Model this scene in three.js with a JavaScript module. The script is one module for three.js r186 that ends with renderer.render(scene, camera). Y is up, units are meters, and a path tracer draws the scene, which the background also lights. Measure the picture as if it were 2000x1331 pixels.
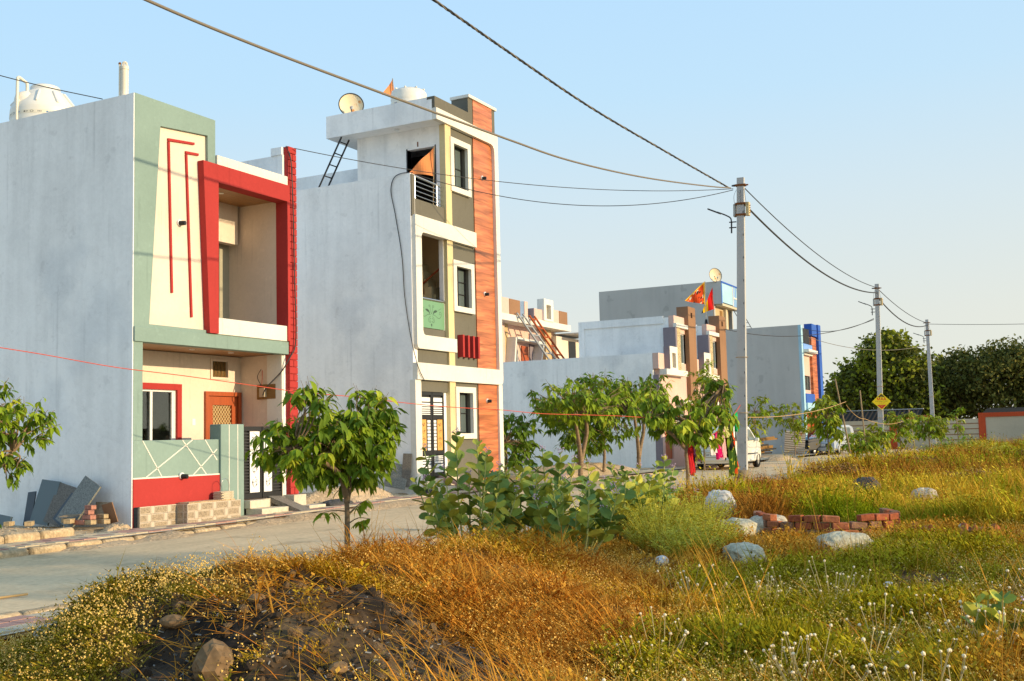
import * as THREE from 'three';
import { mergeGeometries } from 'three/addons/utils/BufferGeometryUtils.js';
import { RoundedBoxGeometry } from 'three/addons/geometries/RoundedBoxGeometry.js';

// ---------------------------------------------------------------- camera, sky, sun, exposure
const scene = new THREE.Scene();
const rad = (d) => d * Math.PI / 180;
const camera = new THREE.PerspectiveCamera(34.398, 1024 / 681, 0.1, 6000);
{
  const yaw = rad(27.495), pitch = rad(5.129), roll = rad(-1.45);
  const F = new THREE.Vector3(Math.cos(yaw) * Math.cos(pitch), Math.sin(pitch), -Math.sin(yaw) * Math.cos(pitch));
  const R0 = new THREE.Vector3(Math.sin(yaw), 0, Math.cos(yaw)), U0 = new THREE.Vector3().crossVectors(R0, F);
  const U = U0.clone().multiplyScalar(Math.cos(roll)).addScaledVector(R0, -Math.sin(roll));
  camera.position.set(0, 1.35, 0);
  camera.up.copy(U);
  camera.lookAt(camera.position.clone().add(F));
}
const SUN = new THREE.Vector3(Math.sin(rad(7)) * Math.cos(rad(13.5)), Math.sin(rad(13.5)), Math.cos(rad(7)) * Math.cos(rad(13.5)));
{ // clear evening sky: pale blue overhead, cream haze at the horizon, warmer towards the sun, with a glow added there to fill shaded walls
  const W = 1024, Hh = 512, d = new Float32Array(W * Hh * 4);
  const stops = [[-1, [0.48, 0.42, 0.32]], [-0.04, [0.54, 0.50, 0.42]], [0.0, [0.76, 0.80, 0.74]], [0.1, [0.735, 0.805, 0.79]], [0.2, [0.64, 0.80, 0.90]], [0.30, [0.52, 0.78, 1.0]], [0.40, [0.475, 0.745, 1.02]], [0.6, [0.42, 0.68, 1.0]], [1, [0.38, 0.62, 0.96]]];
  const dir = new THREE.Vector3();
  for (let j = 0; j < Hh; j++) for (let i = 0; i < W; i++) {
    const el = ((j + 0.5) / Hh - 0.5) * Math.PI, az = ((i + 0.5) / W - 0.5) * 2 * Math.PI;
    dir.set(Math.cos(el) * Math.cos(az), Math.sin(el), Math.cos(el) * Math.sin(az));
    const y = dir.y; let k = 0; while (k < stops.length - 2 && y > stops[k + 1][0]) k++;
    const t = Math.min(1, Math.max(0, (y - stops[k][0]) / (stops[k + 1][0] - stops[k][0])));
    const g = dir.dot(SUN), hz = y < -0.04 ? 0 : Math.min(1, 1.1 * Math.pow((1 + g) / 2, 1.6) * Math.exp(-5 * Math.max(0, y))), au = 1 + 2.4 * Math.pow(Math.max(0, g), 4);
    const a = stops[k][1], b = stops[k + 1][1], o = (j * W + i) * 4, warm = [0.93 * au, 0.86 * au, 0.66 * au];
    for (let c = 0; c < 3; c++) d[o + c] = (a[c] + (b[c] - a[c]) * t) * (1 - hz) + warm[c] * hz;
    d[o + 3] = 1;
  }
  const sky = new THREE.DataTexture(d, W, Hh, THREE.RGBAFormat, THREE.FloatType);
  sky.mapping = THREE.EquirectangularReflectionMapping; sky.magFilter = sky.minFilter = THREE.LinearFilter; sky.needsUpdate = true;
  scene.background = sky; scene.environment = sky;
}
const sun = new THREE.DirectionalLight(new THREE.Color().setRGB(1.0, 0.775, 0.475), 5.0);
sun.position.copy(SUN).multiplyScalar(120).add(new THREE.Vector3(30, 0, -8)); sun.target.position.set(30, 0, -8);
sun.castShadow = true; sun.shadow.mapSize.set(4096, 4096); sun.shadow.radius = 1.2;
Object.assign(sun.shadow.camera, { left: -75, right: 75, top: 60, bottom: -40, near: 1, far: 260 });
scene.add(sun, sun.target);
const renderer = new THREE.WebGLRenderer({ antialias: true });
renderer.toneMapping = THREE.LinearToneMapping; renderer.toneMappingExposure = 1.0; renderer.shadowMap.enabled = true;

// ---------------------------------------------------------------- random, noise, textures
function rng(seed) { let s = (seed * 2654435761 + 12345) >>> 0; return () => { s = (s + 0x6D2B79F5) >>> 0; let t = s; t = Math.imul(t ^ (t >>> 15), t | 1); t ^= t + Math.imul(t ^ (t >>> 7), t | 61); return ((t ^ (t >>> 14)) >>> 0) / 4294967296; }; }
const hash = (x, y, s) => { let h = (x * 374761393 + y * 668265263 + s * 1442695041) | 0; h = Math.imul(h ^ (h >>> 13), 1274126177); return ((h ^ (h >>> 16)) >>> 0) / 4294967296; };
function vn(x, y, p, q, s) { // value noise, repeats every p cells in x and q in y
  const x0 = Math.floor(x), y0 = Math.floor(y); let fx = x - x0, fy = y - y0; fx = fx * fx * (3 - 2 * fx); fy = fy * fy * (3 - 2 * fy);
  const m = (a, n) => ((a % n) + n) % n, X0 = m(x0, p), X1 = m(x0 + 1, p), Y0 = m(y0, q), Y1 = m(y0 + 1, q);
  const a = hash(X0, Y0, s), b = hash(X1, Y0, s), c = hash(X0, Y1, s), d = hash(X1, Y1, s);
  return a + (b - a) * fx + (c - a) * fy + (a - b - c + d) * fx * fy;
}
function fbm(u, v, f, oct, s, fy) { let r = 0, a = 0.5, n = 0; fy = fy || f; for (let o = 0; o < oct; o++) { r += a * vn(u * f, v * fy, f, fy, s + o); n += a; a *= 0.55; f *= 2; fy *= 2; } return r / n; }
const noise2 = (x, z, s) => { let r = 0, a = 0.5; for (let o = 0; o < 4; o++) { r += a * vn(x, z, 1 << 20, 1 << 20, s + o); x *= 2.03; z *= 2.03; a *= 0.5; } return r / 0.9375; };
const sm = (a, b, x) => { const t = Math.min(1, Math.max(0, (x - a) / (b - a))); return t * t * (3 - 2 * t); };
const lerp = (a, b, t) => a + (b - a) * t;
const toS = (v) => { v = Math.min(1, Math.max(0, v)); return Math.round(255 * (v <= 0.0031308 ? v * 12.92 : 1.055 * Math.pow(v, 1 / 2.4) - 0.055)); };
function tex(N, metres, fn, colour = true, M = N, mv = metres) {
  const d = new Uint8Array(N * M * 4);
  for (let j = 0; j < M; j++) for (let i = 0; i < N; i++) {
    const r = fn((i + 0.5) / N, (j + 0.5) / M), o = (j * N + i) * 4;
    if (colour) { d[o] = toS(r[0]); d[o + 1] = toS(r[1]); d[o + 2] = toS(r[2]); } else d[o] = d[o + 1] = d[o + 2] = Math.round(255 * Math.min(1, Math.max(0, r)));
    d[o + 3] = 255;
  }
  const t = new THREE.DataTexture(d, N, M); t.wrapS = t.wrapT = THREE.RepeatWrapping; t.magFilter = THREE.LinearFilter; t.minFilter = THREE.LinearMipmapLinearFilter; t.generateMipmaps = true;
  t.repeat.set(1 / metres, 1 / mv); if (colour) t.colorSpace = THREE.SRGBColorSpace; t.needsUpdate = true; return t;
}
const g3 = (v) => [v, v, v];
const T = {};
T.fineB = tex(512, 0.9, (u, v) => 0.6 * fbm(u, v, 24, 3, 5) + 0.4 * fbm(u, v, 90, 2, 9), false);
T.paint = tex(1024, 3.1, (u, v) => { // brushed wall paint: faint clouds, dust runs, small rubbed spots
  const run = sm(0.58, 0.8, fbm(u, v, 60, 3, 22, 3)) * sm(0.42, 0.62, fbm(u, v, 5, 3, 26)), spot = sm(0.74, 0.8, fbm(u, v, 30, 3, 28));
  const k = 0.90 + 0.22 * (fbm(u, v, 4, 6, 21) - 0.5) + 0.07 * (fbm(u, v, 90, 2, 25) - 0.5) - 0.09 * run; return [k + 0.06 * spot, k * 0.99 + 0.06 * spot, k * 0.97 + 0.06 * spot]; });
T.wall = tex(1024, 6.5, (u, v) => { // whitewashed render: trowel clouds, drip streaks, a few dark scuffs
  const cl = fbm(u, v, 5, 6, 31), st = fbm(u, v, 42, 4, 37, 3), pt = sm(0.58, 0.78, fbm(u, v, 3, 5, 41)), sc = sm(0.70, 0.80, fbm(u, v, 26, 4, 47)), fn = fbm(u, v, 120, 2, 44);
  const run = sm(0.60, 0.82, fbm(u, v, 70, 3, 39, 2)) * sm(0.4, 0.6, fbm(u, v, 6, 3, 43)), crk = 1 - sm(0.0, 0.006, Math.abs(fbm(u, v, 5, 6, 46) - 0.5)), rep = fbm(u, v, 3, 2, 48) > 0.56 ? 1 : 0;
  const k = 0.95 + 0.28 * (cl - 0.5) + 0.18 * (st - 0.5) - 0.13 * pt * (0.5 + st) - 0.08 * sc - 0.11 * run - 0.05 * crk + 0.035 * rep + 0.07 * (fn - 0.5);
  return [k * (1 - 0.02 * pt), k, k * (1 + 0.025 * pt)];
});
T.grey = tex(1024, 7.3, (u, v) => { const k = 0.74 + 0.20 * (fbm(u, v, 4, 6, 51) - 0.5) + 0.10 * (fbm(u, v, 30, 4, 55, 3) - 0.5) - 0.12 * sm(0.68, 0.8, fbm(u, v, 14, 4, 57)); return [k, k, k]; });
T.road = tex(1024, 7.7, (u, v) => {
  const c = fbm(u, v, 4, 5, 61), d = fbm(u, v, 9, 4, 65, 30), gr = fbm(u, v, 200, 2, 67), st = sm(0.66, 0.78, fbm(u, v, 11, 5, 69));
  const cr = 1 - sm(0.0, 0.005, Math.abs(fbm(u, v, 3, 6, 68) - 0.5)), k = 0.86 + 0.34 * (c - 0.5) + 0.22 * (d - 0.5) + 0.26 * (gr - 0.5) - 0.20 * st - 0.22 * cr; return [k, k * 0.985, k * 0.96];
});
T.soil = tex(1024, 2.9, (u, v) => {
  const c = fbm(u, v, 6, 6, 71), gr = fbm(u, v, 110, 3, 73), peb = sm(0.62, 0.74, fbm(u, v, 46, 3, 77)), k = 0.70 + 0.5 * (c - 0.5) + 0.55 * (gr - 0.5);
  return [k + 0.22 * peb, k * 0.97 + 0.22 * peb, k * 0.94 + 0.22 * peb];
});
T.soilB = tex(1024, 2.9, (u, v) => 0.45 * fbm(u, v, 6, 6, 71) + 0.35 * fbm(u, v, 60, 3, 73) + 0.35 * sm(0.58, 0.74, fbm(u, v, 46, 3, 77)), false);
T.wood = tex(512, 1.2, (u, v) => { const k = 0.8 + 0.35 * (fbm(u, v, 3, 5, 81, 48) - 0.5) + 0.2 * (fbm(u, v, 8, 3, 85, 150) - 0.5); return [k, k * 0.97, k * 0.93]; });
T.woodV = tex(512, 1.2, (u, v) => { const k = 0.8 + 0.35 * (fbm(u, v, 48, 5, 81, 3) - 0.5) + 0.2 * (fbm(u, v, 150, 3, 85, 8) - 0.5); return [k, k * 0.97, k * 0.93]; });
T.band = tex(1024, 2.08, (u, v) => { // orange marble tile with wavy horizontal bands
  const wv = v + 0.022 * (fbm(u, v, 3, 4, 91) - 0.5) + 0.006 * Math.sin(u * 6.283 * 2 + 3 * Math.sin(v * 12.566));
  const b = fbm(u, wv, 2, 6, 93, 28), ln = sm(0.60, 0.72, fbm(u, wv, 2, 4, 97, 40)), dk = sm(0.62, 0.8, fbm(u, wv, 4, 5, 99, 40));
  const k = 0.68 + 1.05 * (b - 0.5); return [Math.min(1, k + 0.25 * ln), k * (0.92 + 0.2 * ln) - 0.12 * dk + 0.1 * ln, k * (0.85 + 0.3 * ln) - 0.10 * dk + 0.14 * ln];
});
T.speck = tex(512, 0.5, (u, v) => { const a = fbm(u, v, 60, 3, 101), b = fbm(u, v, 34, 3, 105); const k = 0.62 + 0.9 * (a - 0.5) + 0.5 * (b - 0.5); return [k, k * 0.97, k * 0.92]; });
T.clad = tex(512, 0.8, (u, v) => { const a = fbm(u, v, 26, 2, 111, 14), e = Math.abs(a - 0.5); const k = 0.30 + 0.7 * sm(0.02, 0.10, e); return [k, k * 0.95, k * 0.85]; });
T.bark = tex(256, 0.5, (u, v) => { const k = 0.7 + 0.7 * (fbm(u, v, 18, 4, 121, 5) - 0.5); return [k, k * 0.97, k * 0.92]; });
T.rust = tex(512, 1.3, (u, v) => { const r = sm(0.70, 0.80, fbm(u, v, 7, 5, 131)); return [1 - 0.15 * r, 1 - 0.55 * r, 1 - 0.8 * r]; });

const M = {};
function mat(name, rgb, o = {}) {
  const m = new THREE.MeshPhysicalMaterial(); m.specularIntensity = o.spec ?? ((o.rough ?? 0.85) > 0.7 ? 0.25 : 1);
  m.name = name; m.color.setRGB(...rgb); m.roughness = o.rough ?? 0.85; m.metalness = o.metal ?? 0;
  if (o.map) m.map = o.map; if (o.bump) { m.bumpMap = o.bump; m.bumpScale = o.bs ?? 0.004; }
  if (o.vc) m.vertexColors = true; if (o.side) m.side = THREE.DoubleSide;
  if (o.trans) { m.transmission = o.trans; m.thickness = 0; }
  if (o.clear) { m.clearcoat = o.clear; m.clearcoatRoughness = 0.12; }
  return M[name] = m;
}
const paint = (n, c, o = {}) => mat(n, c, { map: T.paint, bump: T.fineB, bs: 0.002, ...o });
paint('teal', [0.255, 0.36, 0.33]); paint('cream', [0.82, 0.70, 0.58]); paint('white', [0.84, 0.81, 0.73]); paint('red', [0.45, 0.050, 0.046]); paint('taupe', [0.168, 0.160, 0.130]); paint('yellow', [0.76, 0.63, 0.36]);
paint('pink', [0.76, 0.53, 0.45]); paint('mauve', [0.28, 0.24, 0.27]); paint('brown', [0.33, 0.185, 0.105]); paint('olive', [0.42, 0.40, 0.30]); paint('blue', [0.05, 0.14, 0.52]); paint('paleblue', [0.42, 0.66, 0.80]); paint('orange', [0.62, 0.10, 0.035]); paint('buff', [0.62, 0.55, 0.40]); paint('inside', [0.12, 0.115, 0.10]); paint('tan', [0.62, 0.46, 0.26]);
mat('wash', [0.99, 0.97, 0.93], { map: T.wall, bump: T.fineB, bs: 0.004 });
mat('washblue', [0.98, 0.98, 0.95], { map: T.wall, bump: T.fineB, bs: 0.003 });
mat('grey', [0.66, 0.65, 0.61], { map: T.grey, bump: T.fineB, bs: 0.004 });
mat('dark', [0.02, 0.02, 0.022], { rough: 0.5 }); mat('black', [0.012, 0.012, 0.013], { rough: 0.42 }); mat('steel', [0.62, 0.62, 0.62], { rough: 0.28, metal: 1 });
mat('whitepaint', [0.82, 0.82, 0.80], { rough: 0.45 }); mat('gatewood', [0.72, 0.42, 0.12], { rough: 0.5 });
mat('doorwood', [0.48, 0.10, 0.024], { map: T.woodV, rough: 0.45 }); mat('ceiling', [0.40, 0.20, 0.07], { map: T.wood, rough: 0.45 }); mat('board', [0.33, 0.19, 0.07], { map: T.wood });
mat('band', [0.72, 0.25, 0.10], { map: T.band, rough: 0.4 }); mat('speck', [0.52, 0.42, 0.30], { map: T.speck, rough: 0.45 }); mat('speckframe', [0.62, 0.53, 0.42], { map: T.paint, rough: 0.5 }); mat('clad', [0.62, 0.52, 0.34], { map: T.clad, bump: T.clad, bs: 0.01 });
mat('marble', [0.68, 0.60, 0.47], { map: T.road, rough: 0.5 }); mat('granite', [0.30, 0.27, 0.23], { map: T.speck, rough: 0.6 });
mat('road', [0.74, 0.56, 0.34], { map: T.road, bump: T.fineB, bs: 0.003, rough: 0.9 }); mat('kerb', [0.62, 0.48, 0.30], { map: T.soil, bump: T.fineB, bs: 0.006 });
mat('paverpink', [0.50, 0.30, 0.25], { map: T.road, bump: T.fineB }); mat('pavergrey', [0.62, 0.52, 0.37], { map: T.road, bump: T.fineB });
mat('soil', [0.66, 0.50, 0.32], { map: T.soil, bump: T.soilB, bs: 0.03, rough: 1 }); mat('terrain', [1, 1, 1], { map: T.soil, bump: T.soilB, bs: 0.02, rough: 1, vc: true });
mat('glass', [0.85, 0.92, 0.92], { physical: true, rough: 0.03, trans: 1 }); mat('tint', [0.10, 0.13, 0.13], { rough: 0.05 });
mat('pole', [0.70, 0.69, 0.66], { map: T.grey, bump: T.fineB, bs: 0.006 }); mat('concrete', [0.36, 0.30, 0.22], { map: T.soil, bump: T.fineB, bs: 0.01 });
mat('rust', [0.24, 0.09, 0.03], { map: T.paint }); mat('tank', [0.82, 0.79, 0.70], { rough: 0.4, map: T.paint }); mat('pvc', [0.76, 0.69, 0.54], { rough: 0.45 });
mat('wire', [0.03, 0.03, 0.03], { rough: 0.6 }); mat('wirelight', [0.20, 0.17, 0.13], { rough: 0.7 }); mat('string', [0.62, 0.10, 0.06], { rough: 0.8 }); mat('rope', [0.50, 0.33, 0.15]); mat('tyre', [0.02, 0.02, 0.02]);
mat('bark', [0.36, 0.26, 0.17], { map: T.bark, bump: T.bark, bs: 0.01 }); mat('stick', [0.46, 0.36, 0.24], { map: T.bark }); mat('saffron', [0.95, 0.34, 0.12], { physical: true, side: true, trans: 0.3, rough: 1 });
mat('stone', [0.24, 0.155, 0.08], { map: T.soil, bump: T.soilB, bs: 0.02, rough: 1 }); mat('darkstone', [0.10, 0.10, 0.10], { map: T.soil, bump: T.soilB, bs: 0.02 }); mat('palestone', [0.66, 0.60, 0.46], { map: T.soil, bump: T.soilB, bs: 0.012 });
const brickMats = [[0.42, 0.13, 0.06], [0.36, 0.105, 0.05], [0.30, 0.16, 0.10], [0.48, 0.17, 0.08]].map((c, i) => mat('brick' + i, c.map((v) => v * 1.25), { map: T.soil, bump: T.soilB, bs: 0.008 }));

// ---------------------------------------------------------------- building helpers
const used = {};
const numbered = (n) => { used[n] = (used[n] || 0) + 1; return used[n] === 1 ? n : n + '_' + String(used[n] - 1).padStart(3, '0'); };
function tag(o, label, category, group) { o.userData.label = label; o.userData.category = category; if (group) o.userData.group = group; return o; }
function thing(name, label, category, pos = [0, 0, 0], group) { const g = new THREE.Group(); g.name = numbered(name); g.position.set(...pos); scene.add(g); return tag(g, label, category, group); }
function add(parent, name, geo, m) { const o = new THREE.Mesh(geo, typeof m === 'string' ? M[m] : m); o.name = parent === scene ? numbered(name) : name; o.castShadow = o.receiveShadow = true; parent.add(o); return o; }
function solo(name, geo, m, label, category, group) { return tag(add(scene, name, geo, m), label, category, group); }
const struct = (o) => { o.userData.kind = 'structure'; return o; };
const stuff = (o) => { o.userData.kind = 'stuff'; return o; };
function origin(p) { const v = new THREE.Vector3(); while (p && p !== scene) { v.add(p.position); p = p.parent; } return v; }
function metreUV(g, off = [0, 0, 0]) { // uv in metres by the way each face points
  g = g.index ? g.toNonIndexed() : g; const p = g.attributes.position, uv = new Float32Array(p.count * 2), a = new THREE.Vector3(), b = new THREE.Vector3(), c = new THREE.Vector3();
  for (let i = 0; i < p.count; i += 3) {
    a.fromBufferAttribute(p, i); b.fromBufferAttribute(p, i + 1); c.fromBufferAttribute(p, i + 2); const n = b.clone().sub(a).cross(c.clone().sub(a));
    const ax = Math.abs(n.x), ay = Math.abs(n.y), az = Math.abs(n.z);
    [a, b, c].forEach((v, k) => { const X = v.x + off[0], Y = v.y + off[1], Z = v.z + off[2]; const o = (i + k) * 2;
      if (ax >= ay && ax >= az) { uv[o] = Z; uv[o + 1] = Y; } else if (ay >= az) { uv[o] = X; uv[o + 1] = Z; } else { uv[o] = X; uv[o + 1] = Y; } });
  }
  g.setAttribute('uv', new THREE.BufferAttribute(uv, 2)); return g;
}
function B(parent, name, x0, x1, y0, y1, z0, z1, m, bevel = 0) { // a box given by its world extents
  const c = [(x0 + x1) / 2, (y0 + y1) / 2, (z0 + z1) / 2], w = [Math.abs(x1 - x0), Math.abs(y1 - y0), Math.abs(z1 - z0)];
  const g = metreUV(bevel ? new RoundedBoxGeometry(...w, 1, bevel) : new THREE.BoxGeometry(...w), c);
  const o = add(parent, name, g, m), q = origin(parent); o.position.set(c[0] - q.x, c[1] - q.y, c[2] - q.z); return o;
}
function shapeOf(pts, holes = []) { const s = new THREE.Shape(pts.map((p) => new THREE.Vector2(...p))); for (const h of holes) s.holes.push(new THREE.Path(h.map((p) => new THREE.Vector2(...p)))); return s; }
const rect = (x0, x1, y0, y1) => [[x0, y0], [x1, y0], [x1, y1], [x0, y1]];
function rounded(x0, x1, y0, y1, r, n = 4) { // rectangle with its corners rounded; r = [bl, br, tr, tl]
  const p = [], cs = [[x0, y0, 180], [x1, y0, 270], [x1, y1, 0], [x0, y1, 90]];
  cs.forEach(([x, y, a], i) => { const k = r[i]; if (!k) { p.push([x, y]); return; } const cx = x + (i === 0 || i === 3 ? k : -k), cy = y + (i < 2 ? k : -k); for (let j = 0; j <= n; j++) { const t = rad(a + 90 * j / n); p.push([cx + k * Math.cos(t), cy + k * Math.sin(t)]); } });
  return p;
}
function PZ(parent, name, shape, z0, z1, m) { // a prism in the XY plane, from z0 to z1
  const g = metreUV(new THREE.ExtrudeGeometry(shape, { depth: z1 - z0, bevelEnabled: false, curveSegments: 8 })); const o = add(parent, name, g, m), q = origin(parent);
  o.position.set(-q.x, -q.y, z0 - q.z); return o;
}
function PX(parent, name, shapeZY, x0, x1, m) { // a prism in the ZY plane, from x0 to x1
  const g = new THREE.ExtrudeGeometry(shapeZY, { depth: x1 - x0, bevelEnabled: false }); g.rotateY(Math.PI / 2); g.scale(1, 1, -1);
  const ix = g.index, p = g.attributes.position; // mirrored: turn the faces round again
  const ng = g.toNonIndexed(), a = ng.attributes.position.array; for (let i = 0; i < a.length; i += 9) for (let k = 0; k < 3; k++) { const t = a[i + 3 + k]; a[i + 3 + k] = a[i + 6 + k]; a[i + 6 + k] = t; }
  ng.computeVertexNormals(); const o = add(parent, name, metreUV(ng), m), q = origin(parent); o.position.set(x0 - q.x, -q.y, -q.z); return o;
}
const V = (x, y, z) => new THREE.Vector3(x, y, z);
function tube(pts, r, seg = 24, rs = 6, closed = false) { return new THREE.TubeGeometry(new THREE.CatmullRomCurve3(pts.map((p) => p.isVector3 ? p : V(...p)), closed, 'centripetal'), seg, r, rs, closed); }
function rod(a, b, r0, r1 = r0, n = 8) { a = a.isVector3 ? a : V(...a); b = b.isVector3 ? b : V(...b); const d = b.clone().sub(a), g = new THREE.CylinderGeometry(r1, r0, d.length(), n); g.translate(0, d.length() / 2, 0); g.applyQuaternion(new THREE.Quaternion().setFromUnitVectors(V(0, 1, 0), d.normalize())); g.translate(a.x, a.y, a.z); return g; }
function bar(a, b, w, h) { a = a.isVector3 ? a : V(...a); b = b.isVector3 ? b : V(...b); const d = b.clone().sub(a), g = new THREE.BoxGeometry(w, d.length(), h); g.translate(0, d.length() / 2, 0); g.applyQuaternion(new THREE.Quaternion().setFromUnitVectors(V(0, 1, 0), d.normalize())); g.translate(a.x, a.y, a.z); return g; }
const merge = (l) => mergeGeometries(l.map((g) => { const n = g.index ? g.toNonIndexed() : g; for (const k of Object.keys(n.attributes)) if (!['position', 'normal', 'uv'].includes(k)) n.deleteAttribute(k); return n; }));
const at = (g, p, rx = 0, ry = 0, rz = 0, s = 1) => { const c = g.clone(); c.applyMatrix4(new THREE.Matrix4().compose(V(...p), new THREE.Quaternion().setFromEuler(new THREE.Euler(rx, ry, rz, 'YXZ')), Array.isArray(s) ? V(...s) : V(s, s, s))); return c; };
function place(parent, name, geoWorld, m) { const o = add(parent, name, geoWorld, m), q = origin(parent); o.position.set(-q.x, -q.y, -q.z); return o; } // geometry already in world coordinates
function rock(r, seed, sx = 1, sy = 0.7, sz = 1, det = 2) { const g = new THREE.IcosahedronGeometry(r, det), p = g.attributes.position; for (let i = 0; i < p.count; i++) { const x = p.getX(i) / r, y = p.getY(i) / r, z = p.getZ(i) / r; let k = 0.72 + 0.5 * noise2(x * 1.5 + seed * 7.1 + 40, z * 1.5 + y * 1.9 + 60, seed); k = Math.round(k * 7) / 7 * 0.5 + k * 0.5; p.setXYZ(i, p.getX(i) * k * sx, p.getY(i) * k * sy, p.getZ(i) * k * sz); } g.computeVertexNormals(); return metreUV(g); }

// height of the place: the road rises a little along the street; a spoil heap lies between the camera and the road
const rise = (x) => 0.12 * sm(9, 24, x);
const ridge = [[2.2, 0.0], [3.4, 0.01], [3.85, 0.13], [4.24, 0.32], [4.7, 0.53], [5.2, 0.60], [5.6, 0.55], [6.0, 0.47], [6.4, 0.50], [7.0, 0.52], [7.7, 0.49], [8.6, 0.38], [9.4, 0.22], [10.2, 0.08], [11.5, 0]];
function ridgeH(x) { if (x <= ridge[0][0] || x >= ridge[ridge.length - 1][0]) return 0; let k = 0; while (x > ridge[k + 1][0]) k++; const t = (x - ridge[k][0]) / (ridge[k + 1][0] - ridge[k][0]); return lerp(ridge[k][1], ridge[k + 1][1], t * t * (3 - 2 * t)); }
function mound(x, z) { const zr = -4.6 - 0.02 * (x - 5), d = z - zr, w = d < 0 ? 1.75 : 3.1 - 0.12 * (x - 4); const t = Math.abs(d) / Math.max(1.2, w); if (t >= 1) return 0; const xs = x + (d > 0 ? d * 0.42 : d * -0.1); return ridgeH(xs) * (0.5 + 0.5 * Math.cos(Math.PI * t)); }
function field(x, z) { // natural ground on the near side of the road
  const n = noise2(x * 0.35 + 20, z * 0.35 + 30, 3) - 0.5, f = noise2(x * 1.9 + 5, z * 1.9 + 9, 11) - 0.5, mo = mound(x, z);
  const far = 0.25 * sm(28, 48, x) * sm(-6.5, -2, z);
  return rise(x) * 0.8 + far + 0.10 * n * sm(-6.9, -5.5, z) + 0.05 * f + mo + 0.20 * f * sm(0.05, 0.4, mo) + 0.13 * (noise2(x * 4.5, z * 4.5, 17) - 0.5) * sm(0.1, 0.4, mo) + 0.05 * (noise2(x * 13, z * 13, 19) - 0.5) * sm(0.1, 0.3, mo);
}
function groundY(x, z) {
  if (z > -6.95) return field(x, z);
  if (z > -13.3) return rise(x) - 0.06;
  return rise(x) + 0.10 * sm(-13.3, -13.6, z) * 1.0 + 0.05 * (noise2(x * 1.3, z * 1.3, 23) - 0.5);
}

// ---------------------------------------------------------------- ground, road, pavements
{ // one sheet to the horizon, finest near the camera
  const axis = (c0, c1, step, grow, lo, hi) => { const a = []; for (let v = c0; v <= c1 + 1e-6; v += step) a.push(v); let s = step, v = c1; while (v < hi) { s *= grow; v += s; a.push(Math.min(v, hi)); } s = step; v = c0; const l = []; while (v > lo) { s *= grow; v -= s; l.push(Math.max(v, lo)); } return l.reverse().concat(a); };
  const xs = axis(1.5, 14, 0.07, 1.06, -2500, 4000), zs = axis(-7.4, -0.8, 0.07, 1.06, -3000, 3000).flatMap((z) => z);
  zs.push(-6.951, -6.949, -13.31); zs.sort((a, b) => a - b);
  const nx = xs.length, nz = zs.length, pos = new Float32Array(nx * nz * 3), col = new Float32Array(nx * nz * 3), uv = new Float32Array(nx * nz * 2), idx = [];
  for (let j = 0; j < nz; j++) for (let i = 0; i < nx; i++) {
    const x = xs[i], z = zs[j], o = j * nx + i; let y = groundY(x, z);
    if (Math.abs(x) > 200 || Math.abs(z) > 200) y = lerp(y, -0.3, sm(200, 400, Math.max(Math.abs(x), Math.abs(z))));
    pos.set([x, y, z], o * 3); uv.set([x, z], o * 2);
    // earth, dry litter, and the burnt patch on the heap: ash and char where the weeds were set alight
    const mo = mound(x, z), n = noise2(x * 1.1, z * 1.1, 29), m = noise2(x * 5.2, z * 5.2, 33);
    let c = [0.16, 0.095, 0.04]; c = c.map((v, k) => lerp(v, [0.30, 0.19, 0.085][k], sm(0.45, 0.7, n))); if (z < -13.2) c = c.map((v, k) => [0.66, 0.52, 0.34][k] * (0.8 + 0.35 * n));
    const bx = (x - 4.4) / 1.5, bz = (z + 3.6) / 1.3, bd = 1 - Math.hypot(bx, bz) + 0.9 * (n - 0.5) + 0.7 * (m - 0.5), bu = sm(0.0, 0.35, bd) * (mo > 0.05 ? 1 : 0);
    const ash = lerp(0.02, 0.075, sm(0.5, 0.75, noise2(x * 9, z * 9, 37)));
    const b2 = sm(0.62, 0.72, noise2(x * 0.8 + 3, z * 0.8 + 8, 41)) * (z > -6 ? 1 : 0) * 0.7, bb = Math.max(bu * (0.55 + 0.45 * sm(0.35, 0.6, m)), b2 * sm(0.4, 0.6, m));
    c = c.map((v, k) => lerp(v, ash * [1.35, 1.0, 0.72][k], bb));
    col.set(c, o * 3);
  }
  for (let j = 0; j < nz - 1; j++) for (let i = 0; i < nx - 1; i++) { const a = j * nx + i, b = a + 1, c = a + nx, d = c + 1; idx.push(a, c, b, b, c, d); }
  const g = new THREE.BufferGeometry(); g.setAttribute('position', new THREE.BufferAttribute(pos, 3)); g.setAttribute('uv', new THREE.BufferAttribute(uv, 2)); g.setAttribute('color', new THREE.BufferAttribute(col, 3)); g.setIndex(idx); g.computeVertexNormals();
  struct(add(scene, 'ground', g, 'terrain'));
}
function strip(name, x0, x1, z0, z1, dy, m, parent, nx = 120, nz = 4) { // a sheet that follows the rise of the street
  const g = new THREE.PlaneGeometry(1, 1, nx, nz); g.rotateX(-Math.PI / 2); const p = g.attributes.position, uv = g.attributes.uv;
  for (let i = 0; i < p.count; i++) { const u = p.getX(i) + 0.5, x = lerp(x0, x1, u), z = lerp(z0, z1, p.getZ(i) + 0.5); p.setXYZ(i, x, rise(x) + dy, z); uv.setXY(i, x, z); }
  g.computeVertexNormals(); return struct(add(parent || scene, name, g, m));
}
strip('road', -60, 72.4, -12.42, -7.55, 0.0, 'road', null, 260, 6);
{ const r = strip('road', 68.2, 72.4, -7.55, 60, 0.004, 'road', null, 8, 40); }
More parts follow.
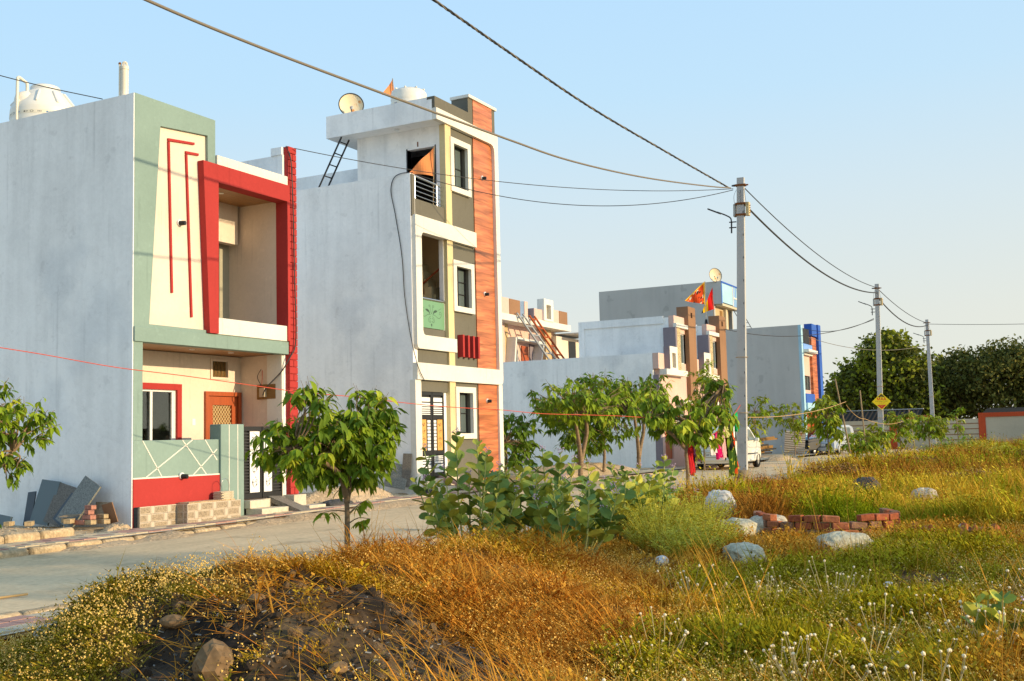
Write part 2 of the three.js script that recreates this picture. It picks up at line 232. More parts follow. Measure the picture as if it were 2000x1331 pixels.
{ // far footpath: bed, kerb stones, pavers laid in a pink and grey zigzag
  const R = rng(5);
  const path = new THREE.Group(); path.name = numbered('footpath'); scene.add(path); struct(path);
  strip('footpath_bed', -60, 68, -13.4, -12.44, 0.085, 'pavergrey', null, 160, 2);
  const kg = [0, 1, 2].map((k) => { const g = metreUV(new RoundedBoxGeometry(0.596, 0.16, 0.17, 3, 0.055), [k * 1.7, 0, k]); const p = g.attributes.position; for (let i = 0; i < p.count; i++) p.setXYZ(i, p.getX(i) + 0.008 * (hash(i % 7, k, 3) - 0.5), p.getY(i), p.getZ(i)); return g; });
  for (let x = 7.6, i = 0; x < 44; x += 0.6, i++) { const o = add(path, 'kerb_stone', kg[i % 3], 'kerb'); o.position.set(x + 0.3, rise(x) + 0.008 - 0.035 * sm(10.5, 13, x) + 0.016 * (R() - 0.5), -12.47 + 0.02 * (R() - 0.5)); o.rotation.y = 0.03 * (R() - 0.5); o.rotation.z = 0.02 * (R() - 0.5); }
  const pg = [0, 1].map((k) => metreUV(new THREE.BoxGeometry(0.232, 0.05, 0.176), [k * 2.3, 0, k]));
  for (let x = 8.0, i = 0; x < 25.3; x += 0.24, i++) for (let r = 0; r < 4; r++) {
    const zig = ((i + (r < 2 ? r : 3 - r)) % 6) < 2 || (r === 1 && i % 6 === 3); if (x > 12.6 && x < 15.3 && r === 3) continue;
    const o = add(path, 'paver', pg[(i + r) % 2], zig ? 'paverpink' : 'pavergrey'); o.position.set(x, rise(x) + 0.075 + 0.008 * (R() - 0.5), -12.645 - r * 0.182); o.rotation.set(0.02 * (R() - 0.5), 0.02 * (R() - 0.5), 0.02 * (R() - 0.5));
  }
  // raised inner kerb before the empty plot, the last stone knocked out of line
  for (let i = 0; i < 9; i++) { const x = 7.3 + i * 0.6; if (x > 11.4) break; const o = add(path, 'kerb_stone', kg[(i + 1) % 3], 'kerb'); o.scale.set(1, 1.2, 1); o.position.set(x + 0.3, 0.12 + 0.02 * (R() - 0.5), -13.36 + 0.03 * (R() - 0.5)); o.rotation.set(0.12 * (R() - 0.5), 0.06 * (R() - 0.5), 0.05 * (R() - 0.5)); }
  // wind-blown dust and grit banked unevenly against the kerb
  { const g = new THREE.PlaneGeometry(1, 1, 420, 14); g.rotateX(-Math.PI / 2); const p = g.attributes.position, uv = g.attributes.uv; for (let i = 0; i < p.count; i++) { const x = lerp(7.2, 30, p.getX(i) + 0.5), k = p.getZ(i) + 0.5, z = lerp(-12.85, -11.95, k), n = noise2(x * 1.3, 4, 201), m = noise2(x * 5, z * 7, 203), w = Math.sin(Math.PI * k) ** 1.2; p.setXYZ(i, x, rise(x) - 0.03 + (k < 0.45 ? 0.085 * sm(0, 0.45, 0.45 - k) : 0) + w * (0.035 + 0.085 * sm(0.35, 0.7, n)) * sm(8.6, 11.5, x) + 0.02 * w * (m - 0.5), z); uv.setXY(i, x, z); } g.computeVertexNormals(); struct(add(scene, 'dust_verge', g, 'soil')); }
  // near footpath, seen at the lower left before the heap
  const near = new THREE.Group(); near.name = numbered('footpath'); scene.add(near); struct(near);
  strip('footpath_bed', -20, 68, -7.52, -6.9, 0.06, 'pavergrey', null, 160, 2);
  for (let x = 3.2, i = 0; x < 11; x += 0.24, i++) for (let r = 0; r < 3; r++) {
    const o = add(near, 'paver', pg[(i + r) % 2], ((i + r * 2) % 5) < 2 || r === 1 && i % 3 ? 'paverpink' : 'pavergrey'); o.position.set(x, rise(x) + 0.05 + 0.01 * (R() - 0.5), -7.40 + r * 0.182); o.rotation.set(0.03 * (R() - 0.5), 0.02 * (R() - 0.5), 0.03 * (R() - 0.5));
  }
  for (let x = 3, i = 0; x < 44; x += 0.6, i++) { const o = add(near, 'kerb_stone', kg[i % 3], 'kerb'); o.position.set(x + 0.3, rise(x) + 0.02 + 0.012 * (R() - 0.5), -7.56 + 0.02 * (R() - 0.5)); o.rotation.y = 0.03 * (R() - 0.5); }
}

// ---------------------------------------------------------------- small fittings
function bulkhead(parent, x, y, z) { // round outdoor spot lamp on a wall
  const g = new THREE.Group(); g.name = 'wall_lamp'; parent.add(g); const q = origin(parent); g.position.set(x - q.x, y - q.y, z - q.z);
  add(g, 'ring', at(new THREE.CylinderGeometry(0.055, 0.055, 0.03, 16), [0, 0, 0.015], Math.PI / 2), 'whitepaint');
  add(g, 'lamp_body', at(new THREE.CylinderGeometry(0.038, 0.045, 0.10, 14), [0.015, -0.012, 0.07], Math.PI / 2, 0.3), 'black'); return g;
}
function windowGrid(parent, x0, x1, y0, y1, zf, cols, rows, frameMat, backDepth, glassMat = 'tint') { // window: frame with mullions, panes behind
  const w = new THREE.Group(); w.name = 'window'; parent.add(w); const q = origin(parent); w.position.set((x0 + x1) / 2 - q.x, y0 - q.y, zf - q.z);
  const t = 0.035, d = 0.05; B(w, 'frame', x0, x0 + t, y0, y1, zf - d, zf, frameMat); B(w, 'frame', x1 - t, x1, y0, y1, zf - d, zf, frameMat); B(w, 'frame', x0 + t, x1 - t, y0, y0 + t, zf - d, zf, frameMat); B(w, 'frame', x0 + t, x1 - t, y1 - t, y1, zf - d, zf, frameMat);
  const cw = (x1 - x0 - 2 * t) / cols, rh = (y1 - y0 - 2 * t) / rows;
  for (let c = 1; c < cols; c++) B(w, 'mullion', x0 + t + c * cw - 0.014, x0 + t + c * cw + 0.014, y0 + t, y1 - t, zf - d + 0.004, zf - 0.006, frameMat);
  for (let r = 1; r < rows; r++) B(w, 'mullion', x0 + t, x1 - t, y0 + t + r * rh - 0.012, y0 + t + r * rh + 0.012, zf - d + 0.006, zf - 0.009, frameMat);
  for (let c = 0; c < cols; c++) for (let r = 0; r < rows; r++) { const p = B(w, 'pane', x0 + t + c * cw, x0 + t + (c + 1) * cw, y0 + t + r * rh, y0 + t + (r + 1) * rh, zf - 0.034, zf - 0.028, glassMat); p.rotation.set(0.006 * ((c * 7 + r * 3) % 5 - 2), 0.006 * ((c * 3 + r * 5) % 5 - 2), 0); }
  return w;
}
function canvasTex(w, h, draw) { const c = document.createElement('canvas'); c.width = w; c.height = h; draw(c.getContext('2d'), w, h); const t = new THREE.CanvasTexture(c); t.colorSpace = THREE.SRGBColorSpace; return t; }
function scroll(x, cx, cy, s, flip) { // one curled vine stroke for cut metal panels
  x.beginPath(); x.moveTo(cx, cy + s); x.bezierCurveTo(cx + flip * s, cy + s * 0.6, cx + flip * s * 0.9, cy - s * 0.3, cx + flip * 0.2 * s, cy - s * 0.2); x.bezierCurveTo(cx + flip * 0.1 * s, cy, cx + flip * 0.4 * s, cy + s * 0.2, cx + flip * 0.45 * s, cy); x.stroke();
}
const filigree = (bg, fg, seed, dense) => canvasTex(128, 512, (x, w, h) => { x.fillStyle = bg; x.fillRect(0, 0, w, h); x.strokeStyle = x.fillStyle = fg; x.lineWidth = dense ? 5 : 4; const R = rng(seed); for (let i = 0; i < 4; i++) { const cy = 70 + i * 118; scroll(x, 64, cy, 38, 1); scroll(x, 64, cy + 8, 38, -1); for (let k = 0; k < (dense ? 6 : 7); k++) { const a = R() * 6.28, r = 14 + R() * 32; x.beginPath(); x.ellipse(64 + Math.cos(a) * r, cy + Math.sin(a) * r, 3 + R() * 4, 7 + R() * 4, a, 0, 6.3); x.fill(); } } });
mat('filwhite', [0.9, 0.9, 0.9], { rough: 0.5, map: filigree('#f0f0f0', '#5a5550', 3, false) });
mat('filwood', [0.9, 0.9, 0.9], { rough: 0.5, map: filigree('#e2aa58', '#43300f', 8, true) });
const fit01 = (o) => { const g = o.geometry, p = g.attributes.position, uv = g.attributes.uv; g.computeBoundingBox(); const b = g.boundingBox; for (let i = 0; i < p.count; i++) uv.setXY(i, (p.getX(i) - b.min.x) / (b.max.x - b.min.x), (p.getY(i) - b.min.y) / (b.max.y - b.min.y)); return o; };

// ---------------------------------------------------------------- house with teal, cream and red front
{
  const h = thing('house', 'two storey house with teal, cream and red front and blank pale side wall', 'house', [12.68, 0, -13.4]);
  const Z = -13.4;
  B(h, 'side_wall', 12.672, 12.88, 0, 7.115, -23, Z - 0.006, 'washblue');
  B(h, 'party_wall', 16.45, 16.72, 0, 6.93, -23, Z - 0.05, 'wash'); B(h, 'parapet_end', 16.43, 16.70, 6.93, 7.08, -13.72, Z - 0.06, 'wash'); B(h, 'parapet_end', 16.40, 16.73, 6.4, 6.99, -16.6, -16.3, 'wash');
  B(h, 'rear_wall', 12.88, 16.45, 0, 6.5, -23, -22.8, 'wash');
  B(h, 'roof_slab', 12.88, 16.45, 6.06, 6.22, -22.8, Z - 0.2, 'grey'); B(h, 'floor_slab', 12.88, 16.45, 3.12, 3.36, -22.8, Z - 0.2, 'cream');
  // teal upper wall with the slanted cream recess
  PZ(h, 'front_wall', shapeOf(rect(12.69, 14.55, 3.3, 7.12), [[[13.02, 3.36], [14.4, 3.36], [14.36, 6.80], [13.25, 6.70]]]), Z - 0.2, Z, 'teal');
  const pn = PZ(h, 'cream_panel', shapeOf([[12.95, 3.32], [14.5, 3.32], [14.45, 6.9], [13.2, 6.8]]), Z - 0.18, Z - 0.055, 'cream');
  const st = (pts) => PZ(pn, 'red_moulding', shapeOf(pts), Z - 0.055, Z - 0.025, 'red');
  st([[13.45, 6.50], [14.07, 6.57], [14.07, 6.61], [13.45, 6.545]]); st([[13.45, 6.49], [13.49, 6.49], [13.575, 3.93], [13.535, 3.93]]); st([[13.86, 6.37], [14.17, 6.40], [14.17, 6.44], [13.86, 6.415]]); st([[13.86, 6.36], [13.90, 6.36], [14.03, 3.56], [13.99, 3.56]]);
  bulkhead(h, 13.73, 5.15, Z - 0.055);
  PZ(h, 'red_frame', shapeOf([[14.17, 6.31], [14.33, 3.31], [14.55, 3.31], [14.55, 5.99], [16.43, 5.99], [16.43, 3.31], [16.5, 3.31], [16.5, 6.31]]), Z - 0.2, Z + 0.08, 'red');
  B(h, 'coping', 14.56, 16.49, 6.315, 6.49, Z - 0.19, Z + 0.04, 'white');
  B(h, 'balcony_wall', 14.555, 16.47, 3.305, 3.595, Z - 0.14, Z + 0.05, 'white', 0.008);
  B(h, 'canopy_band', 12.685, 16.56, 3.06, 3.30, Z - 0.18, Z + 0.03, 'teal', 0.008);
  for (let i = 0; i < 9; i++) { const z = Z - 0.2 - i * 0.1; B(h, 'ceiling_plank', 14.56, 16.44, 6.02, 6.055, z - 0.094, z, 'ceiling'); B(h, 'ceiling_plank', 12.88, 16.44, 3.07, 3.105, z - 0.094, z, 'ceiling'); }
  const dl = (x, y, z) => { const g = new THREE.CylinderGeometry(0.05, 0.05, 0.012, 20); const o = add(h, 'downlight', g, 'whitepaint'); o.position.set(x - 12.68, y, z + 13.4); };
  dl(15.3, 6.016, -13.95); dl(13.3, 3.064, -13.9); dl(14.5, 3.064, -13.9); dl(15.5, 3.064, -13.9);
  // upper loggia: back wall with wide opening, room behind
  PZ(h, 'back_wall', shapeOf([[12.9, 3.36], [14.75, 3.36], [14.75, 5.26], [16.37, 5.26], [16.37, 6.02], [12.9, 6.02]]), -14.66, -14.5, 'cream');
  B(h, 'back_wall', 14.4, 14.55, 3.36, 6.02, -14.5, Z - 0.2, 'cream');
  B(h, 'inner_wall', 16.16, 16.45, 3.36, 6.02, -15.0, -14.78, 'olive'); B(h, 'inner_wall', 12.9, 16.45, 3.36, 6.02, -18, -17.8, 'olive'); B(h, 'loggia_side', 16.435, 16.452, 3.36, 6.02, -14.78, Z - 0.2, 'cream');
  // ground floor: porch wall with window, door and vent
  PZ(h, 'porch_wall', shapeOf(rect(12.88, 16.45, 0.3, 3.06), [rect(13.42, 14.73, 1.15, 2.38), rect(15.5, 16.35, 0.4, 2.33), rect(15.64, 16.07, 2.65, 2.96)]), -14.64, -14.5, 'cream');
  B(h, 'porch_side', 16.43, 16.452, 0.3, 3.06, -14.5, -13.82, 'cream'); B(h, 'front_pier', 16.40, 16.455, 0.1, 3.06, -13.82, Z - 0.06, 'white');
  B(h, 'inner_wall', 12.88, 16.45, 0.3, 3.1, -17.2, -17, 'inside');
  B(h, 'window_surround', 14.73, 14.84, 1.15, 2.49, -14.5, -14.46, 'red'); B(h, 'window_surround', 13.3, 14.73, 2.38, 2.49, -14.5, -14.46, 'red');
  { const w = windowGrid(h, 13.42, 14.73, 1.15, 2.38, -14.51, 1, 1, 'whitepaint', 1, 'glass'); B(w, 'sliding_frame', 14.12, 14.17, 1.19, 2.34, -14.53, -14.50, 'whitepaint'); B(w, 'sliding_frame', 14.63, 14.68, 1.19, 2.34, -14.53, -14.50, 'whitepaint'); B(w, 'curtain', 13.5, 14.12, 1.16, 2.36, -14.75, -14.73, mat('tealcloth', [0.03, 0.10, 0.11], {})); }
  { const d = new THREE.Group(); d.name = 'door'; h.add(d); d.position.set(15.5 - 12.68, 0.4, -1.1);
    for (const [a, b, c, e] of [[15.44, 15.52, 0.4, 2.38], [16.33, 16.41, 0.4, 2.38], [15.52, 16.33, 2.30, 2.38]]) B(d, 'door_frame', a, b, c, e, -14.6, -14.45, 'doorwood');
    PZ(d, 'leaf', shapeOf(rect(15.53, 16.32, 0.41, 2.29), [rect(15.66, 16.18, 1.62, 2.13), rect(15.66, 16.18, 0.7, 1.35)]), -14.53, -14.49, 'doorwood');
    B(d, 'panel', 15.66, 16.18, 0.7, 1.35, -14.525, -14.505, 'doorwood'); B(d, 'mesh_backing', 15.66, 16.18, 1.62, 2.13, -14.545, -14.535, mat('netting', [0.40, 0.22, 0.09], { map: T.paint }));
    const bars = []; for (let k = -6; k <= 8; k++) for (const s of [-1, 1]) { let x0 = 15.92 + k * 0.075 - 0.5, y0 = s > 0 ? 1.62 : 2.13; const p = [], x1 = x0 + 0.44; const cl = (t) => [lerp(x0, x1, t), lerp(y0, s > 0 ? 2.13 : 1.62, t)]; const t0 = Math.max(0, (15.66 - x0) / 0.44), t1 = Math.min(1, (16.18 - x0) / 0.44); if (t1 - t0 > 0.05) { const a = cl(t0), b = cl(t1); bars.push(bar([a[0], a[1], -14.515 - (s > 0 ? 0 : 0.006)], [b[0], b[1], -14.515 - (s > 0 ? 0 : 0.006)], 0.012, 0.006)); } }
    place(d, 'lattice', merge(bars), mat('brass', [0.60, 0.44, 0.22], { rough: 0.4 }));
    place(d, 'handle', merge([rod([15.58, 1.28, -14.45], [15.58, 1.46, -14.45], 0.012), rod([15.58, 1.30, -14.49], [15.58, 1.30, -14.45], 0.01), rod([15.58, 1.44, -14.49], [15.58, 1.44, -14.45], 0.01)]), 'steel'); }
  { const v = new THREE.Group(); v.name = 'vent_window'; h.add(v); v.position.set(15.64 - 12.68, 2.65, -1.1);
    for (const e of [[15.60, 15.645, 2.61, 3.0], [16.065, 16.11, 2.61, 3.0], [15.645, 16.065, 2.955, 3.0], [15.645, 16.065, 2.61, 2.655]]) B(v, 'frame', ...e, -14.53, -14.475, 'cream');
    B(v, 'mesh_panel', 15.645, 16.065, 2.655, 2.955, -14.55, -14.54, mat('ventmesh', [0.20, 0.14, 0.06], { map: T.speck }));
    const l = []; for (let k = 0; k < 5; k++) { l.push(bar([15.66 + k * 0.09, 2.66, -14.53], [15.75 + k * 0.075, 2.95, -14.53], 0.01, 0.005)); l.push(bar([15.75 + k * 0.075, 2.66, -14.534], [15.66 + k * 0.09, 2.95, -14.534], 0.01, 0.005)); } place(v, 'lattice', merge(l), 'board'); }
  B(h, 'switch_plate', 15.13, 15.21, 1.75, 1.87, -14.5, -14.49, 'whitepaint');
  B(h, 'porch_floor', 12.72, 16.44, 0.02, 0.385, -14.64, Z - 0.16, 'marble');
  // front boundary: corner post, low wall with painted lines, gate pillar
  B(h, 'corner_post', 12.69, 12.885, 1.48, 3.06, Z - 0.2, Z - 0.001, 'teal');
  { const w = B(h, 'low_wall', 12.69, 14.63, 0.1, 1.48, Z - 0.16, Z + 0.002, 'teal', 0.01); B(w, 'red_band', 12.69, 14.64, 0.1, 0.868, Z - 0.05, Z + 0.012, 'red'); B(w, 'white_line', 12.69, 14.638, 0.868, 0.89, Z - 0.03, Z + 0.010, 'white');
    for (const [a, b, c, d] of [[12.885, 1.475, 13.30, 0.89], [12.96, 0.89, 13.99, 1.475], [13.76, 1.475, 14.32, 0.89], [14.01, 0.89, 14.58, 1.31], [14.29, 1.475, 14.58, 1.12]]) place(w, 'white_line', bar([a, b, Z + 0.004], [c, d, Z + 0.004], 0.018, 0.006), 'white');
    bulkhead(h, 13.72, 0.885, Z + 0.012); }
  { const p = B(h, 'gate_pillar', 14.64, 15.23, 0.1, 1.74, Z - 0.22, Z + 0.04, 'teal', 0.012); for (const x of [14.835, 15.055]) B(p, 'white_line', x, x + 0.016, 0.3, 1.735, Z + 0.03, Z + 0.044, 'white'); }
  { const g = new THREE.Group(); g.name = 'gate'; h.add(g); g.position.set(15.28 - 12.68, 0.39, -0.06); const z0 = -13.50, z1 = -13.45;
    for (const [x0, x1, out] of [[15.27, 15.81, 0], [15.83, 16.39, 1]]) {
      const f = g;
      for (const e of [[x0, x0 + 0.04, 0.40, 1.70], [x1 - 0.04, x1, 0.40, 1.70], [x0 + 0.04, x1 - 0.04, 0.40, 0.50], [x0 + 0.04, x1 - 0.04, 1.62, 1.70]]) B(f, 'rail', ...e, z0, z1, 'black');
      const px = out ? [x0 + 0.05, x0 + 0.27] : [x0 + 0.22, x1 - 0.05]; const lx = out ? [px[1] + 0.02, x1 - 0.05] : [x0 + 0.05, px[0] - 0.02];
      fit01(B(f, 'cut_panel', px[0], px[1], 0.51, 1.61, z1 - 0.02, z1 - 0.008, 'filwhite')); B(f, 'rail', (out ? px[1] : px[0] - 0.02), (out ? px[1] + 0.02 : px[0]), 0.5, 1.62, z0, z1, 'black'); B(f, 'backing', lx[0], lx[1], 0.5, 1.62, z0 + 0.004, z0 + 0.012, 'black');
      for (let k = 0; k < 20; k++) { const y = 0.53 + k * 0.055; place(f, 'louvre', bar([lx[0], y, z1 - 0.02], [lx[1], y, z1 - 0.02], 0.03, 0.026), 'dark'); }
    }
    B(g, 'latch', 15.76, 15.80, 1.05, 1.28, -13.45, -13.41, 'dark'); }
  // steps, ramp, plinth under the red pillar
  { const s = B(h, 'step', 15.27, 16.0, 0.05, 0.24, -13.36, -12.99, 'marble', 0.01); B(h, 'step', 15.25, 15.78, 0.24, 0.385, -13.55, -13.24, 'marble', 0.01); B(h, 'step', 15.78, 16.44, 0.1, 0.385, -13.55, -13.40, 'marble'); B(h, 'step', 16.42, 16.78, 0.05, 0.42, -13.46, -13.20, 'marble', 0.008); B(h, 'step', 16.55, 17.05, 0.05, 0.22, -13.20, -12.95, 'marble', 0.008);
    place(h, 'ramp', metreUV((() => { const g = new THREE.BoxGeometry(0.36, 0.09, 0.95); return at(g, [16.2, 0.22, -13.05], 0.36, 0.10, 0); })()), 'granite'); }
  // red block pillar
  { const c = B(h, 'red_pillar', 16.505, 16.735, 0.42, 7.09, -13.52, Z + 0.03, 'red'); const v = [0, 1].map((k) => metreUV(new RoundedBoxGeometry(k ? 0.113 : 0.242, 0.122, 0.05, 1, 0.006)));
    const n = 50, ch = (7.10 - 0.42) / n; for (let i = 0; i < n; i++) { const y = 0.42 + (i + 0.5) * ch; const put = (k, x) => { const o = add(c, 'brick', v[k], 'red'); const q = origin(c); o.position.set(x - q.x, y - q.y, Z + 0.03 - q.z + 0.003 * (hash(i, k, 7) - 0.5)); o.rotation.y = 0.02 * (hash(i, k, 9) - 0.5); }; if (i % 2) put(0, 16.62); else { put(1, 16.558); put(1, 16.682); } } }
  // tiled planter in front of the low wall, stepped forward half way
  { const p = thing('planter', 'low planter clad in speckled tiles before the red and teal wall', 'planter', [13.7, 0.06, -13.2]); const a = 13.53, zf = [-13.30, -13.06];
    B(p, 'core', 12.74, a, 0.06, 0.43, Z + 0.012, zf[0] - 0.012, 'dark'); B(p, 'core', a + 0.012, 14.78, 0.06, 0.43, Z + 0.045, zf[1] - 0.012, 'kerb'); B(p, 'soil', 13.6, 14.7, 0.40, 0.455, -13.34, -13.1, 'soil');
    const faces = [[12.74, a, zf[0], 0], [a, 14.80, zf[1], 0]];
    for (let r = 0; r < 3; r++) { const y0 = 0.065 + r * 0.125, y1 = y0 + 0.119;
      for (const [x0, x1, z] of faces) { let x = x0 - (r % 2 ? 0.2 : 0.04), k = r; while (x < x1) { const w = k % 2 ? 0.085 : 0.27, u0 = Math.max(x, x0), u1 = Math.min(x + w, x1); if (u1 - u0 > 0.02) { const t = B(p, 'tile', u0 + 0.003, u1 - 0.003, y0, y1, z - 0.012, z, 'speckframe'); if (u1 - u0 > 0.06) B(t, 'tile_inset', u0 + 0.013, u1 - 0.013, y0 + 0.012, y1 - 0.012, z - 0.002, z + 0.003, k % 2 ? 'speckframe' : 'speck'); } x += w; k++; } }
      let z = zf[0]; for (const dz of [0.15, 0.088]) { const t = B(p, 'tile', a, a + 0.012, y0, y1, z + 0.002, z + dz - 0.002, 'speckframe'); B(t, 'tile_inset', a - 0.003, a + 0.004, y0 + 0.012, y1 - 0.012, z + 0.014, z + dz - 0.014, 'speck'); z += dz; } }
    B(p, 'end_slab', 12.70, 12.738, 0.05, 0.43, Z + 0.012, zf[0], 'darkstone'); }
  // meter board on the porch side wall, with its cables
  { const b = B(h, 'meter_board', 16.395, 16.43, 2.23, 2.51, -14.06, -13.61, 'board'); B(b, 'meter', 16.33, 16.395, 2.27, 2.44, -13.95, -13.83, mat('meter', [0.46, 0.38, 0.26], { rough: 0.4 }));
    place(b, 'cable', tube([[16.33, 2.30, -13.86], [16.28, 2.42, -13.75], [16.4, 2.75, -13.45], [16.50, 3.02, -13.33], [16.60, 3.2, -13.30], [16.60, 4.6, -13.30], [16.56, 6.2, -13.30], [16.52, 6.9, -13.32], [16.50, 7.10, -13.4]], 0.012, 60), 'wire');
    place(b, 'cable', tube([[16.36, 2.46, -13.9], [16.34, 2.62, -13.99], [16.38, 2.7, -14.02], [16.40, 2.8, -13.96]], 0.006, 20), 'wire'); place(b, 'cable', tube([[16.36, 2.46, -13.92], [16.36, 2.6, -13.9], [16.40, 2.78, -13.93]], 0.006, 20), 'string'); }
}
{ const g = []; for (let i = 0; i < 9; i++) g.push(at(metreUV(new THREE.BoxGeometry(0.30 - 0.01 * (i % 3), 0.012, 0.2)), [0, i * 0.015, 0], 0, 0.15 * Math.sin(i * 2.1), 0.02));
  const t = thing('tile_stack', 'small stack of pale tile offcuts with wire loop on tiled planter', 'tiles', [14.55, 0.46, -13.22]); g.forEach((q) => add(t, 'tile', q, 'palestone')); add(t, 'wire_loop', tube([[-0.08, 0.13, 0], [-0.06, 0.3, 0.02], [0.05, 0.34, 0.02], [0.12, 0.25, 0.01], [0.13, 0.12, 0]], 0.005, 24), 'steel'); }

// ---------------------------------------------------------------- three storey house with orange tile strip
{
  const h = thing('house', 'tall narrow house with orange tile strip, white bands and dark grey front', 'house', [20.93, 0, -13.4]);
  const Z = -13.4, zb = Z - 0.2;
  B(h, 'side_wall', 20.93, 21.12, 0, 7.49, -21, Z - 0.02, 'wash'); B(h, 'party_wall', 24.86, 25.0, 0, 9.0, -21, zb, 'wash'); B(h, 'rear_wall', 21.12, 24.86, 0, 6.9, -21, -20.8, 'wash');
  B(h, 'roof_slab', 21.12, 24.86, 6.55, 6.72, -20.8, zb + 0.03, 'grey'); B(h, 'floor_slab', 21.12, 24.86, 3.2, 3.4, -20.8, zb + 0.03, 'grey'); B(h, 'floor_slab', 21.12, 24.86, 0.02, 0.5, -20.8, zb + 0.03, 'marble');
  const win = [[22.79, 23.47, 7.53, 8.60], [22.81, 23.52, 4.59, 5.57], [22.81, 23.47, 1.52, 2.50]];
  PZ(h, 'front_wall', shapeOf(rect(22.5, 24.86, 0.02, 9.0), win.map((w) => rect(...w))), zb, Z - 0.015, 'taupe');
  PZ(h, 'front_wall', shapeOf(rect(21.12, 22.5, 2.49, 3.78)), zb, Z - 0.015, 'taupe'); B(h, 'front_wall', 21.12, 22.5, 3.78, 3.965, zb, Z - 0.06, 'taupe');
  B(h, 'terrace_wall', 21.12, 22.45, 6.16, 6.93, Z - 0.16, Z - 0.012, 'taupe'); B(h, 'terrace_post', 20.94, 21.06, 6.5, 7.47, Z - 0.14, Z + 0.01, 'taupe');
  for (const [i, w] of win.entries()) {
    PZ(h, 'window_surround', shapeOf(rect(w[0] - 0.15, w[1] + 0.15, w[2] - 0.13, w[3] + 0.14), [rect(...w)]), Z - 0.015, Z + 0.075, 'white');
    windowGrid(h, ...w, Z - 0.10, 2, i === 1 ? 3 : 2, 'black', 0.5); }
  // white bands
  { const s = shapeOf(rounded(21.95, 25.03, 2.75, 9.28, [0, 0.10, 0.0, 0])); s.holes.push(new THREE.Path(rounded(23.83, 24.83, 3.13, 8.98, [0, 0, 0.16, 0]).map((p) => new THREE.Vector2(...p))));
    PZ(h, 'white_band', shapeOf([[21.955, 9.0], [24.66, 9.0], [24.75, 8.97], [24.81, 8.9], [24.83, 8.8], [24.83, 3.13], [20.92, 3.13], [20.92, 2.75], [24.9, 2.75], [24.97, 2.77], [25.01, 2.82], [25.02, 2.9], [25.02, 9.28], [21.955, 9.28]]), Z - 0.03, Z + 0.10, 'white'); }
  B(h, 'white_band', 20.90, 21.15, 0.18, 2.748, Z - 0.1, Z + 0.05, 'white', 0.006); B(h, 'white_band', 24.82, 25.02, 0.3, 2.748, Z - 0.1, Z + 0.07, 'white', 0.006);
  { const o = rounded(20.96, 23.8, 3.455, 6.53, [0.1, 0, 0, 0.03]), c = [[22.73, 3.455], [22.73, 3.775], [21.32, 3.775], [21.25, 3.80], [21.215, 3.88], [21.215, 6.05], [21.24, 6.12], [21.31, 6.155], [23.8, 6.155], [23.8, 6.53], [20.99, 6.53], [20.96, 6.50], [20.96, 3.55], [20.99, 3.48], [21.06, 3.455]]; PZ(h, 'white_band', shapeOf(c), Z - 0.12, Z + 0.085, 'white'); }
  for (const [a, b] of [[0.5, 2.745], [3.135, 6.15], [6.535, 8.995]]) B(h, 'yellow_pilaster', 22.42, 22.69, a, b, Z - 0.12, Z + 0.045, 'yellow', 0.006);
  // orange tiles
  const tiles = []; for (let y = 0.3; y < 2.7; y += 0.61) tiles.push([y, Math.min(y + 0.605, 2.745)]); for (let y = 3.135; y < 8.9; y += 0.61) tiles.push([y, Math.min(y + 0.605, 8.995)]);
  tiles.forEach(([a, b], i) => { const t = B(h, 'facade_tile', 23.855, 24.825, a, b, Z - 0.015, Z + 0.012, 'band'); });
  for (const y of [8.04, 5.04, 2.33]) bulkhead(h, 24.27, y, Z + 0.012);
  // roof slab, parapet and tower over the stair room
  B(h, 'roof_canopy', 21.955, 25.0, 9.0, 9.5, -16.55, Z - 0.03, 'wash'); B(h, 'parapet', 21.96, 23.6, 9.28, 9.57, Z - 0.16, Z + 0.05, 'taupe'); B(h, 'parapet', 21.957, 22.1, 9.5, 9.565, -16.55, Z - 0.17, 'wash');
  { const t = B(h, 'tower', 23.6, 25.0, 9.28, 9.97, Z - 0.45, Z + 0.03, 'taupe'); B(t, 'cap', 23.57, 25.04, 9.97, 10.05, Z - 0.48, Z + 0.08, 'white', 0.01); B(t, 'facade_tile', 23.83, 24.82, 9.285, 9.965, Z + 0.02, Z + 0.045, 'band'); }
  PX(h, 'room_wall', shapeOf(rect(-15.95, Z - 0.12, 6.72, 9.0), [rect(-14.45, -13.66, 6.74, 8.5)]), 22.44, 22.60, 'wash'); B(h, 'room_wall', 22.6, 24.86, 6.72, 9.0, -15.95, -15.8, 'inside');
  B(h, 'room_lining', 24.70, 24.86, 6.72, 9.0, -15.8, zb, 'inside'); for (const e of [[-14.48, -14.45, 6.74, 8.53], [-13.66, -13.63, 6.74, 8.53]]) B(h, 'door_frame', 22.43, 22.61, e[2], e[3], e[0], e[1], 'dark');
  { const c = add(h, 'ceiling_lamp', new THREE.CylinderGeometry(0.07, 0.07, 0.03, 16), 'whitepaint'); c.position.set(22.2 - 20.93, 8.985, -1.2); }
  B(h, 'hook_mark', 22.43, 22.445, 8.55, 8.67, -14.16, -14.13, 'rust');
